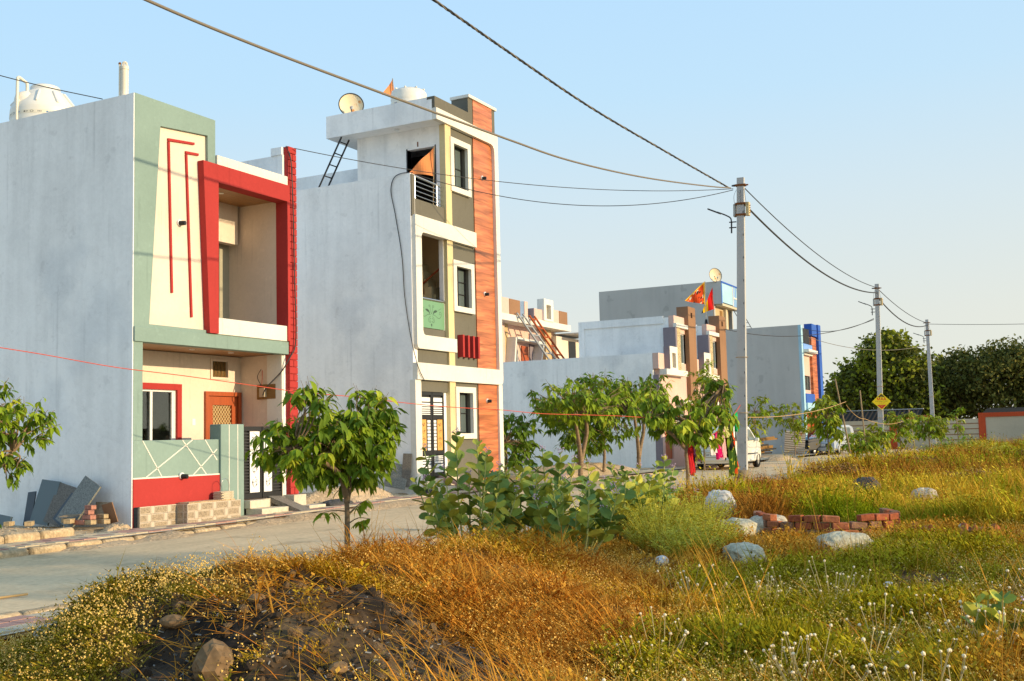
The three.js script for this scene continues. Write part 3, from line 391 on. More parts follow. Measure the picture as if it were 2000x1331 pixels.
  // steel rails on the terrace and at the stair opening
  { const r = new THREE.Group(); r.name = 'terrace_railing'; h.add(r); r.position.set(0.1, 6.93, 0); const z = Z - 0.06; place(r, 'top_rail', rod([21.04, 7.48, z], [22.36, 7.44, z], 0.028), 'steel'); for (const x of [21.18, 22.16]) place(r, 'post', rod([x, 6.93, z], [x, 7.47, z], 0.022), 'steel'); for (const y of [7.03, 7.14, 7.25, 7.36]) place(r, 'rail', rod([21.1, y, z], [22.4, y - 0.02, z], 0.011), 'steel'); }
  { const r = new THREE.Group(); r.name = 'glass_railing'; h.add(r); r.position.set(0.3, 3.97, 0); const z = Z - 0.05;
    mat('etched', [1, 1, 1], { rough: 0.35, map: canvasTex(512, 320, (x, w, h2) => { x.fillStyle = '#6d9a76'; x.fillRect(0, 0, w, h2); x.strokeStyle = x.fillStyle = '#2c4633'; x.lineWidth = 5; for (const s of [1, -1]) { const m = (a) => 256 + s * a; x.beginPath(); x.moveTo(m(0), 150); x.bezierCurveTo(m(40), 90, m(10), 60, m(30), 50); x.bezierCurveTo(m(55), 42, m(50), 75, m(32), 70); x.stroke(); x.beginPath(); x.moveTo(m(20), 160); x.bezierCurveTo(m(90), 150, m(110), 200, m(150), 190); x.bezierCurveTo(m(215), 175, m(200), 95, m(165), 115); x.bezierCurveTo(m(145), 130, m(165), 155, m(178), 138); x.stroke(); for (let k = 0; k < 4; k++) { x.beginPath(); x.ellipse(m(45 + k * 16), 130 - k * 14 + k * k * 3, 8, 28, s * (0.5 + k * 0.2), 0, 6.3); x.fill(); } x.beginPath(); x.moveTo(m(15), 180); x.bezierCurveTo(m(75), 200, m(70), 260, m(15), 250); x.stroke(); x.beginPath(); x.moveTo(m(10), 200); x.bezierCurveTo(m(45), 210, m(40), 240, m(8), 240); x.stroke(); for (let k = 0; k < 5; k++) { x.beginPath(); x.arc(m(190 - k * 12), 70 + k * 6, 4, 0, 6.3); x.fill(); } } x.beginPath(); x.arc(256, 275, 11, 0, 6.3); x.fill(); x.beginPath(); x.moveTo(240, 275); x.lineTo(256, 305); x.lineTo(272, 275); x.fill(); }) });
    fit01(B(r, 'etched_panel', 21.22, 22.38, 3.975, 4.615, z - 0.012, z, 'etched')); place(r, 'top_rail', rod([21.2, 4.65, z], [22.42, 4.65, z], 0.03), 'steel'); place(r, 'post', rod([22.33, 3.97, z - 0.02], [22.33, 4.65, z - 0.02], 0.02), 'steel'); }
  // stair behind the opening
  B(h, 'jamb', 22.40, 22.5, 3.97, 6.16, Z - 0.18, Z - 0.06, 'wash'); B(h, 'stair_hall_wall', 21.12, 24.0, 3.4, 6.55, -15.7, -15.55, 'brown'); B(h, 'stair_hall_wall', 23.9, 24.0, 3.4, 6.55, -15.55, zb, 'inside');
  B(h, 'stair_hall_wall', 23.05, 23.15, 3.4, 6.55, -15.55, zb, 'tan'); for (let i = 0; i < 9; i++) B(h, 'stair_tread', 22.66, 23.05, 6.06 - i * 0.2, 6.30 - i * 0.2, -14.75 + i * 0.11, -14.62 + i * 0.11, 'yellow'); for (let i = 0; i < 5; i++) B(h, 'stair_tread', 22.55, 22.66, 3.4, 4.4 + i * 0.17, -14.9 + i * 0.2, -14.7 + i * 0.2, 'yellow');
  place(h, 'stair_rail', rod([22.6, 4.9, -14.6], [22.6, 5.5, -13.7], 0.025), 'doorwood');
  // red fins
  for (let i = 0; i < 4; i++) B(h, 'red_fin', 22.92 + i * 0.25, 23.0 + i * 0.25, 3.36, 3.9, Z - 0.02, Z + 0.14, 'red', 0.004);
  // gate and steps
  { const g = new THREE.Group(); g.name = 'gate'; h.add(g); g.position.set(0.25, 0.53, -0.2); const zz = Z - 0.03;
    for (const [x0, x1, s] of [[21.17, 21.685, 0], [21.70, 22.215, 1]]) {
      for (const e of [[x0, x0 + 0.05, 0.54, 2.48], [x1 - 0.05, x1, 0.54, 2.48], [x0 + 0.05, x1 - 0.05, 0.54, 0.62], [x0 + 0.05, x1 - 0.05, 1.04, 1.13], [x0 + 0.05, x1 - 0.05, 1.86, 1.95], [x0 + 0.05, x1 - 0.05, 2.41, 2.48]]) B(g, 'rail', ...e, zz - 0.03, zz + 0.02, 'black');
      B(g, 'backing', x0 + 0.05, x1 - 0.05, 0.6, 2.42, zz - 0.03, zz - 0.02, 'dark');
      let y = 0.635; for (const hh of [0.10, 0.085, 0.05, 0.03, 0.03, 0.03]) { B(g, 'slat', x0 + 0.055, x1 - 0.055, y, y + hh * 0.85, zz - 0.018, zz + 0.004, 'whitepaint'); y += hh + 0.012; }
      y = 1.96; for (const hh of [0.025, 0.03, 0.03, 0.035, 0.09, 0.11]) { B(g, 'slat', x0 + 0.055, x1 - 0.055, y, y + hh * 0.88, zz - 0.018, zz + 0.004, 'whitepaint'); y += hh + 0.018; }
      const wx = s ? [x1 - 0.28, x1 - 0.055] : [x0 + 0.055, x0 + 0.28], sx = s ? [x0 + 0.055, x0 + 0.185] : [x1 - 0.185, x1 - 0.055];
      fit01(B(g, 'cut_panel', wx[0], wx[1], 1.14, 1.85, zz - 0.018, zz + 0.002, 'filwood')); for (let k = 0; k < 9; k++) B(g, 'slat', sx[0], sx[1], 1.145 + k * 0.079, 1.145 + k * 0.079 + 0.06, zz - 0.018, zz + 0.004, 'whitepaint');
    }
    B(h, 'gate_jamb', 22.225, 22.42, 0.5, 2.49, Z - 0.2, Z - 0.06, 'wash'); B(h, 'porch_lining', 21.12, 22.42, 0.5, 3.2, Z - 1.3, Z - 1.2, 'inside'); }
  B(h, 'step', 21.14, 22.7, 0.1, 0.5, Z - 0.2, Z + 0.1, 'marble', 0.01); B(h, 'step', 21.14, 22.4, 0.1, 0.32, Z + 0.1, Z + 0.42, 'marble', 0.01); place(h, 'ramp', metreUV(at(new THREE.BoxGeometry(0.34, 0.06, 1.0), [22.15, 0.36, -13.0], 0.36, 0.1, 0)), 'paverpink'); B(h, 'step', 21.0, 21.5, 0.1, 0.28, Z + 0.1, Z + 0.3, 'darkstone', 0.01);
}

// ---------------------------------------------------------------- twin pink houses
function pinkHouse(x, label) {
  const h = thing('house', label, 'house', [x, 0, -13.4], 'twin pink houses'); const Z = -13.4, X = (v) => x + v, r = 0.12;
  B(h, 'side_wall', x, X(0.15), 0, 4.28, -19.9, Z - 0.21, 'washblue'); B(h, 'party_wall', X(3.78), X(3.93), 0, 4.28, -19.9, Z - 0.21, 'washblue'); B(h, 'rear_wall', X(0.15), X(3.78), 0, 4.28, -19.9, -19.75, 'washblue'); B(h, 'roof_slab', X(0.15), X(3.78), 3.3, 3.45, -19.75, Z - 0.2, 'grey');
  PZ(h, 'front_wall', shapeOf([[X(0.16), 0], [X(3.1), 0], [X(3.1), 5.78], [X(1.84), 5.78], [X(1.84), 4.28], [X(0.16), 4.28]], [rect(X(2.37), X(3.06), 4.02, 5.15), rect(X(0.45), X(1.3), 0.5, 2.5), rect(X(1.75), X(2.7), 1.3, 2.45)]), Z - 0.2, Z, 'pink');
  B(h, 'corner_strip', x - 0.002, X(0.16), 0, 3.5, Z - 0.2, Z + 0.01, 'mauve'); B(h, 'corner_strip', x - 0.002, X(0.16), 3.72, 4.28, Z - 0.2, Z + 0.012, 'pink');
  B(h, 'white_band', X(0.10), X(2.42), 3.5, 3.71, Z, Z + 0.28, 'white', 0.01);
  { const b = PZ(h, 'niche_box', shapeOf(rect(X(0.67), X(1.5), 3.71, 4.55), [rect(X(0.9), X(1.3), 3.78, 4.32)]), Z, Z + 0.22, 'white'); B(b, 'niche_back', X(0.9), X(1.3), 3.78, 4.32, Z, Z + 0.03, 'clad'); B(b, 'niche_side', X(0.655), X(0.672), 3.71, 4.55, Z - 0.02, Z + 0.21, 'mauve'); }
  // upper block
  B(h, 'upper_side_wall', X(1.84), X(1.99), 4.28, 5.72, -17.25, Z - 0.21, 'washblue'); B(h, 'wall_band', X(1.80), X(1.84), 5.5, 5.78, -17.25, Z - 0.4, 'washblue'); B(h, 'upper_rear_wall', X(1.99), X(3.78), 3.4, 5.72, -17.25, -17.1, 'washblue'); B(h, 'upper_roof', X(1.99), X(3.78), 5.4, 5.55, -17.1, Z - 0.2, 'grey'); B(h, 'upper_party_wall', X(3.6), X(3.78), 3.4, 5.72, -17.1, Z - 0.2, 'washblue'); B(h, 'wall_pilaster', X(1.79), X(1.84), 4.28, 5.5, -17.25, -17.02, 'washblue');
  B(h, 'mauve_fin', X(1.70), X(1.86), 3.74, 5.33, Z - 0.38, Z + 0.10, 'mauve'); B(h, 'stone_strip', X(1.865), X(2.33), 3.72, 5.32, Z, Z + 0.07, 'clad'); B(h, 'white_band', X(1.72), X(3.3), 5.33, 5.48, Z, Z + 0.14, 'white', 0.008);
  windowGrid(h, X(2.37), X(3.06), 4.02, 5.15, Z - 0.06, 2, 1, 'whitepaint', 0.3); windowGrid(h, X(1.75), X(2.7), 1.3, 2.45, Z - 0.06, 2, 1, 'whitepaint', 0.3); B(h, 'window_hood', X(1.65), X(2.8), 2.5, 2.62, Z, Z + 0.35, 'white'); B(h, 'window_bars', X(1.9), X(2.55), 1.85, 1.87, Z - 0.05, Z - 0.03, 'whitepaint');
  { const d = B(h, 'door', X(0.45), X(1.3), 0.5, 2.5, Z - 0.12, Z - 0.06, 'doorwood'); B(d, 'handle', X(1.18), X(1.21), 1.4, 1.56, Z - 0.06, Z - 0.03, 'steel'); }
  { const c = PZ(h, 'brown_pillar', shapeOf([[X(3.06), 0], [X(3.93), 0], [X(3.93), 6.16], [X(3.86), 6.22], [X(3.06), 6.22]], [rect(X(3.36), X(3.56), 5.80, 6.0)]), Z - 0.3, Z + 0.16, 'brown'); B(c, 'niche_back', X(3.36), X(3.56), 5.80, 6.0, Z - 0.1, Z - 0.05, 'mauve'); bulkhead(h, X(3.5), 3.0, Z + 0.16); B(c, 'white_edge', X(3.932), X(3.99), 0.3, 5.4, Z - 0.25, Z + 0.05, 'white'); }
  return h;
}
pinkHouse(36.93, 'nearer twin pink house with brown pillar and long blank pale side wall');
pinkHouse(40.92, 'farther twin pink house with brown pillar, green cloth by its gate');
tag(add(scene, 'green_curtain', (() => { const g = new THREE.PlaneGeometry(0.75, 1.3, 24, 6), p = g.attributes.position; for (let i = 0; i < p.count; i++) p.setZ(i, 0.03 * Math.sin(p.getX(i) * 40)); g.computeVertexNormals(); g.translate(44.1, 1.75, -13.15); return g; })(), mat('greencloth', [0.02, 0.30, 0.17], { side: true })), 'bright green cloth hung on front of farther pink house', 'cloth');

// ---------------------------------------------------------------- pink house behind, over the low wall
{
  const Z = -21, h = thing('house', 'pink house behind the low wall with wide roof slab and brown parapet panels', 'house', [37.5, 0, Z]);
  B(h, 'front_wall', 37.0, 46.0, 0, 6.25, Z - 0.95, Z - 0.75, 'pink'); B(h, 'side_wall', 36.8, 37.0, 0, 6.3, -28, Z - 0.75, 'washblue'); B(h, 'side_wall', 46.0, 46.2, 0, 6.3, -28, Z - 0.75, 'washblue'); B(h, 'rear_wall', 37, 46, 0, 6.3, -28, -27.8, 'washblue');
  B(h, 'roof_slab', 36.6, 46.3, 6.25, 6.53, -28, Z, 'white', 0.01);
  const par = (a, b, y, m, z = Z - 0.06) => B(h, 'parapet_panel', a, b, 6.53, y, z - 0.15, z, m);
  par(38.2, 40.28, 7.2, 'pink'); par(40.285, 41.25, 7.19, 'brown', Z - 0.04); par(42.62, 43.42, 7.0, 'pink'); B(h, 'parapet_side', 42.55, 42.615, 6.53, 7.0, Z - 0.7, Z - 0.05, 'mauve'); par(44.36, 45.15, 7.12, 'pink'); par(45.155, 46.02, 7.12, 'brown', Z - 0.04);
  B(h, 'stair_block', 42.1, 42.4, 6.53, 7.28, -23.6, Z - 0.3, 'washblue'); B(h, 'stair_block', 42.1, 42.41, 6.53, 7.27, Z - 0.3, Z - 0.26, 'pink');
  { const b = PZ(h, 'niche_box', shapeOf(rect(43.42, 44.36, 6.53, 7.5), [rect(43.66, 44.12, 6.62, 7.25)]), Z - 0.3, Z + 0.04, 'white'); B(b, 'niche_back', 43.66, 44.12, 6.62, 7.25, Z - 0.28, Z - 0.2, 'clad'); }
  B(h, 'dark_bay', 38.6, 40.4, 3, 6.0, Z - 0.75, Z - 0.70, 'mauve'); B(h, 'pilaster', 40.45, 40.75, 3, 6.25, Z - 0.75, Z - 0.55, 'pink'); B(h, 'pilaster', 40.9, 41.3, 3, 6.25, Z - 0.75, Z - 0.68, 'tan'); B(h, 'dark_bay', 43.4, 44.55, 3, 6.0, Z - 0.75, Z - 0.70, 'mauve'); B(h, 'pilaster', 44.6, 45.2, 3, 6.25, Z - 0.75, Z - 0.5, 'tan');
  for (const [a, b] of [[41.2, 44.0], [37.6, 39.9]]) { PZ(h, 'window_hood', shapeOf([[a - 0.25, 4.2], [a, 5.75 - 0.08], [b, 5.62], [b - 0.5, 4.2], [b - 0.62, 4.2], [b - 0.15, 5.52], [a + 0.1, 5.57], [a - 0.12, 4.2]]), Z - 0.75, Z - 0.25, 'white'); }
  windowGrid(h, 41.35, 42.2, 4.3, 5.5, Z - 0.69, 2, 1, 'whitepaint', 0.2); { const d = B(h, 'door', 42.6, 43.25, 3.4, 5.4, Z - 0.75, Z - 0.70, 'doorwood'); }
  // pale rear wing with a flat black sheet painting the shade of its open door
  B(h, 'rear_wing', 45.3, 48.2, 0, 6.0, -26, Z - 0.3, 'cream'); B(h, 'painted_door_shade', 46.6, 47.4, 3.5, 5.85, Z - 0.31, Z - 0.28, 'black'); B(h, 'sheet_roof', 46.0, 48.3, 6.1, 6.16, Z - 0.8, Z + 0.7, 'grey');
}

// ---------------------------------------------------------------- grey house with blue roof screen, farther back
{
  const k = 1.38, Z = -18.5, h = thing('house', 'tall grey walled house with pale blue roof screen and cream front', 'house', [62.07, 0, Z]), Y = (y) => 1.35 + (y - 1.35) * k, X = (v) => v * k;
  B(h, 'side_wall', X(44.98), X(44.98) + 0.2, 0, Y(7.79), -26, Z - 0.45, 'grey'); B(h, 'side_wall', X(44.98), X(44.98) + 0.2, Y(6.83), Y(7.79), Z - 0.45, Z, 'grey'); B(h, 'rear_wall', X(44.98), X(47.6), 0, Y(7.79), -26.2, -26, 'grey'); B(h, 'side_wall', X(47.6), X(47.6) + 0.2, 0, Y(7.6), -26, Z - 0.45, 'grey');
  B(h, 'front_wall', X(44.98) + 0.2, X(47.0), 0, Y(6.8), Z - 0.7, Z - 0.45, 'tan'); B(h, 'pilaster', X(46.3), X(46.55), 0, Y(6.8), Z - 0.45, Z - 0.3, 'buff'); B(h, 'vent_window', X(45.75), X(46.1), Y(6.3), Y(6.62), Z - 0.45, Z - 0.42, 'board'); B(h, 'roof_slab', X(44.98) + 0.2, X(47.6), Y(6.76), Y(6.86), -26, Z, 'buff');
  B(h, 'screen_panel', X(45.05), X(46.62), Y(6.9), Y(7.72), Z - 0.1, Z + 0.02, 'paleblue'); B(h, 'screen_frame', X(44.985), X(47.5), Y(7.72), Y(7.79), Z - 0.12, Z + 0.05, 'blue'); B(h, 'screen_frame', X(44.985), X(45.05), Y(6.84), Y(7.72), Z - 0.12, Z + 0.05, mat('lightblue', [0.2, 0.36, 0.72], {})); B(h, 'screen_panel', X(46.62), X(46.7), Y(6.86), Y(7.72), Z - 0.1, Z + 0.04, 'white');
  for (let i = 0; i < 4; i++) B(h, 'screen_slat', X(46.72) + i * 0.2, X(46.72) + i * 0.2 + 0.16, Y(6.86), Y(7.72), Z - 0.1, Z + 0.03, i % 2 ? 'paleblue' : 'lightblue'); B(h, 'screen_band', X(46.7), X(47.3), Y(7.2), Y(7.26), Z + 0.03, Z + 0.06, 'white'); B(h, 'blue_post', X(47.3), X(47.62), Y(6.86), Y(7.66), Z - 0.1, Z + 0.1, 'blue');
}

// ---------------------------------------------------------------- grey house with blue and orange front at the end of the row
{
  const Z = -13.4, h = thing('house', 'grey sided house with bright blue pillar and orange tile front at row end', 'house', [59.14, 0, Z]);
  B(h, 'side_wall', 59.14, 59.34, 0, 7.07, -18.1, Z - 0.1, 'grey'); B(h, 'rear_wall', 59.34, 63.2, 0, 6.6, -18.1, -17.9, 'grey'); B(h, 'party_wall', 63.2, 63.4, 0, 6.8, -18.1, Z - 0.1, 'grey'); B(h, 'roof_slab', 59.34, 63.2, 6.2, 6.4, -17.9, Z - 0.1, 'grey');
  PZ(h, 'front_wall', shapeOf(rect(59.34, 63.2, 0, 6.3), [rect(59.9, 61.5, 3.62, 4.4)]), Z - 0.3, Z - 0.1, 'pink'); windowGrid(h, 59.9, 61.5, 3.62, 4.4, Z - 0.16, 3, 1, 'black', 0.2);
  B(h, 'corner_trim', 59.13, 59.5, 0, 7.07, Z - 0.1, Z + 0.06, 'paleblue'); B(h, 'blue_band', 59.5, 61.6, 2.9, 3.4, Z - 0.1, Z + 0.1, 'blue'); B(h, 'pale_band', 59.5, 63.3, 2.45, 2.9, Z - 0.1, Z + 0.16, 'paleblue'); B(h, 'white_slab', 59.5, 61.7, 5.62, 5.78, Z - 0.1, Z + 0.35, 'white'); B(h, 'blue_band', 59.5, 61.6, 5.79, 6.1, Z - 0.1, Z + 0.08, 'lightblue');
  for (let i = 0; i < 6; i++) B(h, 'terrace_slat', 59.6 + i * 0.3, 59.82 + i * 0.3, 6.12, 6.95, Z - 0.06, Z, 'dark'); B(h, 'pale_band', 59.5, 61.5, 5.5, 5.6, Z - 0.1, Z + 0.1, 'white');
  for (let y = 0.4; y < 6.6; y += 0.62) B(h, 'facade_tile', 61.6, 62.75, y, y + 0.61, Z - 0.1, Z + 0.05, 'band'); B(h, 'blue_pillar', 62.76, 63.42, 0, 7.35, Z - 0.3, Z + 0.2, 'blue'); B(h, 'blue_pillar', 61.5, 62.75, 6.65, 7.32, Z - 0.3, Z + 0.12, 'blue');
  B(h, 'door', 59.9, 60.8, 0.3, 2.4, Z - 0.1, Z - 0.05, 'doorwood'); B(h, 'orange_panel', 60.9, 61.5, 0.3, 2.4, Z - 0.1, Z, 'orange'); for (let i = 0; i < 4; i++) B(h, 'white_post', 61.7 + i * 0.35, 61.85 + i * 0.35, 0.12, 1.3, Z + 0.2, Z + 0.3, 'whitepaint'); B(h, 'blue_panel', 61.65, 63.1, 1.3, 2.0, Z + 0.2, Z + 0.28, 'blue');
}

// ---------------------------------------------------------------- compound wall across the end of the street, shed behind it
{
  const X = 73; const seg = (label) => thing('compound_wall', label, 'wall', [X, 0, -12], 'compound wall sections');
  const stripes = (w, z0, z1, top) => { B(w, 'panel', X, X + 0.2, 0, top, z0, z1, 'buff'); for (let i = 0; i < 5; i++) B(w, 'stripe', X - 0.012, X + 0.01, 0.28 + i * (top - 0.4) / 4.6, 0.335 + i * (top - 0.4) / 4.6, z0, z1, 'brown'); };
  let w = seg('cream wall with brown stripes behind the grey car'); stripes(w, -24, -11.21, 1.95);
  w = seg('plain cream wall section with orange pillar and orange coping'); B(w, 'panel', X, X + 0.2, 0, 2.0, -11.0, -8.6, 'buff'); B(w, 'pillar', X - 0.04, X + 0.24, 0, 2.2, -11.2, -10.78, 'orange'); B(w, 'coping', X - 0.03, X + 0.23, 2.0, 2.2, -10.78, -8.6, 'orange');
  w = seg('cream wall with brown stripes between the two orange framed sections'); stripes(w, -8.59, -5.99, 1.9);
  w = seg('plain cream wall with orange frame at right edge'); B(w, 'panel', X, X + 0.2, 0, 1.98, -5.6, 14, 'buff'); B(w, 'pillar', X - 0.05, X + 0.25, 0, 2.24, -5.98, -5.58, 'orange'); B(w, 'coping', X - 0.05, X + 0.25, 1.98, 2.24, -5.58, 14, 'orange');
  const s = thing('shed', 'low shed with dark corrugated sheet roof behind the cream wall', 'shed', [78, 0, -13]);
  B(s, 'wall', 77, 81, 0, 2.0, -17, -10.3, 'grey');
  { const g = new THREE.PlaneGeometry(7.4, 3.4, 148, 1), p = g.attributes.position; for (let i = 0; i < p.count; i++) p.setZ(i, 0.035 * Math.sin(p.getX(i) * 2 * Math.PI / 0.3)); g.computeVertexNormals(); g.rotateX(-Math.PI / 2); g.rotateY(-Math.PI / 2); g.rotateZ(rad(16)); g.translate(77.6, 2.2, -13.6); place(s, 'corrugated_roof', g, mat('sheet', [0.055, 0.048, 0.04], { side: true, rough: 1, spec: 0.1, map: T.grey })); }
  place(s, 'ridge_cap', bar([79.3, 2.72, -17.3], [79.3, 2.72, -9.9], 0.3, 0.06), 'grey');
  const s2 = thing('shed', 'dark low shed roof under the right hand tree', 'shed', [84, 0, -1]); B(s2, 'wall', 83, 87, 0, 2.3, -6, 10, 'mauve'); { const g = metreUV(at(new THREE.BoxGeometry(4.6, 0.08, 17), [85, 2.5, 2], 0, 0, 0.08)); place(s2, 'sheet_roof', g, 'sheet'); }
}

// ---------------------------------------------------------------- things on the roofs
function lathe(pts, n = 36) { return new THREE.LatheGeometry(pts.map((p) => new THREE.Vector2(...p)), n); }
const printTex = (draw) => canvasTex(1024, 64, (x, w, h) => { x.clearRect(0, 0, w, h); x.fillStyle = '#e9e3d3'; x.fillRect(0, 0, w, h); draw(x, w, h); });
{
  const t = thing('water_tank', 'white ribbed water tank with side pipe on roof of the teal fronted house', 'water tank', [14.15, 6.22, -17.3]);
  add(t, 'tank_body', lathe([[0, 0], [0.60, 0], [0.62, 0.05], [0.62, 0.5], [0.60, 0.53], [0.62, 0.56], [0.62, 1.05], [0.605, 1.09], [0.62, 1.13], [0.62, 1.52], [0.60, 1.62], [0.36, 1.92], [0.28, 1.96], [0.27, 2.0], [0, 2.02]], 48), 'tank');
  for (let i = 0; i < 10; i++) { const a = i / 10 * 6.283; add(t, 'rib', at(new THREE.CapsuleGeometry(0.028, 0.3, 3, 8), [Math.cos(a) * 0.49, 1.765, Math.sin(a) * 0.49], 0, -a, rad(38)), 'tank'); }
  add(t, 'lid', lathe([[0, 0.05], [0.24, 0.05], [0.27, 0.02], [0.27, -0.02]], 28).translate(0, 2.02, 0), 'tank');
  { const g = new THREE.CylinderGeometry(0.6235, 0.6235, 0.07, 48, 1, true, Math.PI * 1.1, Math.PI); add(t, 'printed_band', g.translate(0, 1.42, 0), mat('print', [0.9, 0.88, 0.82], { rough: 0.4, side: true, map: printTex((x) => { const R = rng(4); for (let i = 0; i < 13; i++) { const c = ['#33415c', '#2a6fb0', '#222', '#4a4a3c'][i % 4]; x.fillStyle = x.strokeStyle = c; x.lineWidth = 5; const X = 70 + i * 72; if (i % 3 === 1) { x.beginPath(); x.arc(X, 32, 15, 0, 6.3); x.stroke(); } else if (i % 3 === 2) { x.font = 'bold 30px sans-serif'; x.fillText('ISI', X - 18, 42); } else { x.beginPath(); x.arc(X, 32, 11, 0, 6.3); x.fill(); x.fillRect(X + 16, 24, 22, 5); x.fillRect(X + 16, 34, 16, 5); } } }) })); }
  const u = thing('side_tank', 'small white cylinder tank with bent pipe beside the roof water tank', 'water tank', [13.75, 6.22, -17.35]);
  add(u, 'cylinder', lathe([[0, 0], [0.19, 0], [0.2, 0.04], [0.2, 1.72], [0.17, 1.82], [0.06, 1.88], [0, 1.88]], 24), 'tank');
  add(u, 'bent_pipe', tube([[-0.22, 0.2, 0.05], [-0.22, 2.02, 0.05], [-0.215, 2.09, 0.05], [-0.19, 2.10, 0.05], [-0.02, 2.07, 0], [0.02, 2.06, 0], [0.03, 2.03, 0], [0.03, 1.85, 0]], 0.028, 80, 8), 'pvc');
}
{ const p = thing('vent_pipe', 'thick pale vent pipe with slotted cap on the teal house corner', 'pipe', [12.80, 7.12, -13.75]);
  add(p, 'pipe', at(new THREE.CylinderGeometry(0.06, 0.06, 0.52, 20), [0, 0.26, 0]), 'pvc'); add(p, 'collar', at(new THREE.CylinderGeometry(0.066, 0.066, 0.05, 20), [0, 0.50, 0]), 'pvc');
  for (let i = 0; i < 8; i++) { const a = i / 8 * 6.283; add(p, 'cap_rib', rod([Math.cos(a) * 0.052, 0.52, Math.sin(a) * 0.052], [Math.cos(a) * 0.03, 0.6, Math.sin(a) * 0.03], 0.009), 'pvc'); } add(p, 'cap_top', lathe([[0.04, 0], [0.03, 0.02], [0, 0.03]], 16).translate(0, 0.59, 0), 'pvc');
  add(p, 'thin_pipe', at(new THREE.CylinderGeometry(0.016, 0.016, 0.56, 10), [-0.05, 0.28, -0.06]), 'pvc'); add(p, 'thin_pipe_cap', at(new THREE.SphereGeometry(0.024, 10, 8), [-0.05, 0.575, -0.06]), 'rust'); }
{ const t = thing('water_tank', 'white water tank on roof slab of the tall orange tiled house', 'water tank', [23.95, 9.5, -15.35]);
  add(t, 'tank_body', lathe([[0, 0], [0.46, 0], [0.48, 0.04], [0.48, 0.72], [0.455, 0.76], [0.48, 0.80], [0.47, 0.98], [0.43, 1.04], [0.3, 1.06], [0.28, 1.1], [0, 1.12]], 44), 'tank'); for (let i = 0; i < 9; i++) { const a = i / 9 * 6.283; add(t, 'rib', at(new THREE.CapsuleGeometry(0.025, 0.12, 3, 8), [Math.cos(a) * 0.37, 1.06, Math.sin(a) * 0.37], 0, -a, Math.PI / 2), 'tank'); }
  { const g = new THREE.CylinderGeometry(0.4835, 0.4835, 0.09, 40, 1, true, Math.PI * 1.25, 1.2); add(t, 'printed_band', g.translate(0, 0.64, 0), mat('print2', [0.9, 0.88, 0.82], { side: true, rough: 0.4, map: printTex((x) => { x.fillStyle = '#2b3f86'; x.font = 'bold 56px sans-serif'; x.fillText('APTON', 380, 52); }) })); } }
function pennant(name, label, base, len, tri, m, lean = 0, stickMat = 'stick') { // flag: pole and a waved triangular cloth; tri = corners in the cloth's plane [along, up]
  const t = thing(name, label, 'flag', base); add(t, 'pole', rod([0, 0, 0], [lean, len, 0], 0.012), stickMat);
  const s = shapeOf(tri), g0 = new THREE.ShapeGeometry(s); const N = 10, pos = [], uv = []; const [a, b, c] = tri; const P = (i, j) => { const u = i / N, v = j / N; return [a[0] * (1 - u - v) + b[0] * u + c[0] * v, a[1] * (1 - u - v) + b[1] * u + c[1] * v]; };
  const pt = (i, j) => { const q = P(i, j); return [q[0] * 0.9, q[1], 0.05 * Math.sin(q[0] * 9 + q[1] * 4) - q[0] * 0.25]; };
  for (let i = 0; i < N; i++) for (let j = 0; j < N - i; j++) { const f = [[i, j], [i + 1, j], [i, j + 1]]; f.forEach((k) => pos.push(...pt(...k))); f.forEach((k) => uv.push(k[0] / N, k[1] / N)); if (j < N - i - 1) { const e = [[i + 1, j], [i + 1, j + 1], [i, j + 1]]; e.forEach((k) => pos.push(...pt(...k))); e.forEach((k) => uv.push(k[0] / N, k[1] / N)); } }
  const g = new THREE.BufferGeometry(); g.setAttribute('position', new THREE.Float32BufferAttribute(pos, 3)); g.setAttribute('uv', new THREE.Float32BufferAttribute(uv, 2)); g.computeVertexNormals(); add(t, 'cloth', g, m); t.rotation.y = -1.09; return t;
}
pennant('flag', 'small saffron pennant standing behind the roof tank of the tall house', [23.95, 9.5, -15.85], 1.5, [[0.0, 1.5], [-0.32, 1.02], [0.05, 1.05]], 'saffron', 0.0);
pennant('flag', 'saffron triangular flag on terrace rail of the tall house', [22.05, 6.93, -13.5], 1.45, [[0.04, 1.42], [-0.62, 0.78], [0.03, 0.72]], 'saffron', 0.05);
{ const t = pennant('flag', 'red and yellow printed pennant on tall pole over farther pink house', [44.3, 5.78, -13.9], 1.95, [[0, 1.95], [-1.0, 1.12], [0.0, 0.98]], mat('flagprint', [1, 1, 1], { side: true, map: canvasTex(128, 128, (x) => { x.fillStyle = '#c8481f'; x.fillRect(0, 0, 128, 128); const R = rng(6); for (let i = 0; i < 40; i++) { x.fillStyle = ['#e08a2a', '#b5301c', '#d9c9a8', '#3c2a28'][i % 4]; x.beginPath(); x.arc(R() * 128, R() * 128, 2 + R() * 7, 0, 6.3); x.fill(); } x.strokeStyle = '#e6b02a'; x.lineWidth = 14; x.strokeRect(0, 0, 128, 128); }) }), 0.03, 'palestone'); add(t, 'dark_wrap', rod([0, 0, 0], [0.01, 0.35, 0], 0.09, 0.05), 'dark');
  pennant('flag', 'red and yellow banded flag right of the printed pennant', [44.75, 5.9, -13.7], 1.3, [[0, 1.62], [0.05, 0.7], [-0.6, 0.5]], mat('flagband', [1, 1, 1], { side: true, map: canvasTex(64, 64, (x) => { x.fillStyle = '#c01818'; x.fillRect(0, 0, 64, 64); x.fillStyle = '#e8b81e'; x.fillRect(0, 0, 64, 34); x.fillStyle = '#1c1c1c'; x.fillRect(0, 0, 64, 10); }) }), 0.0); }
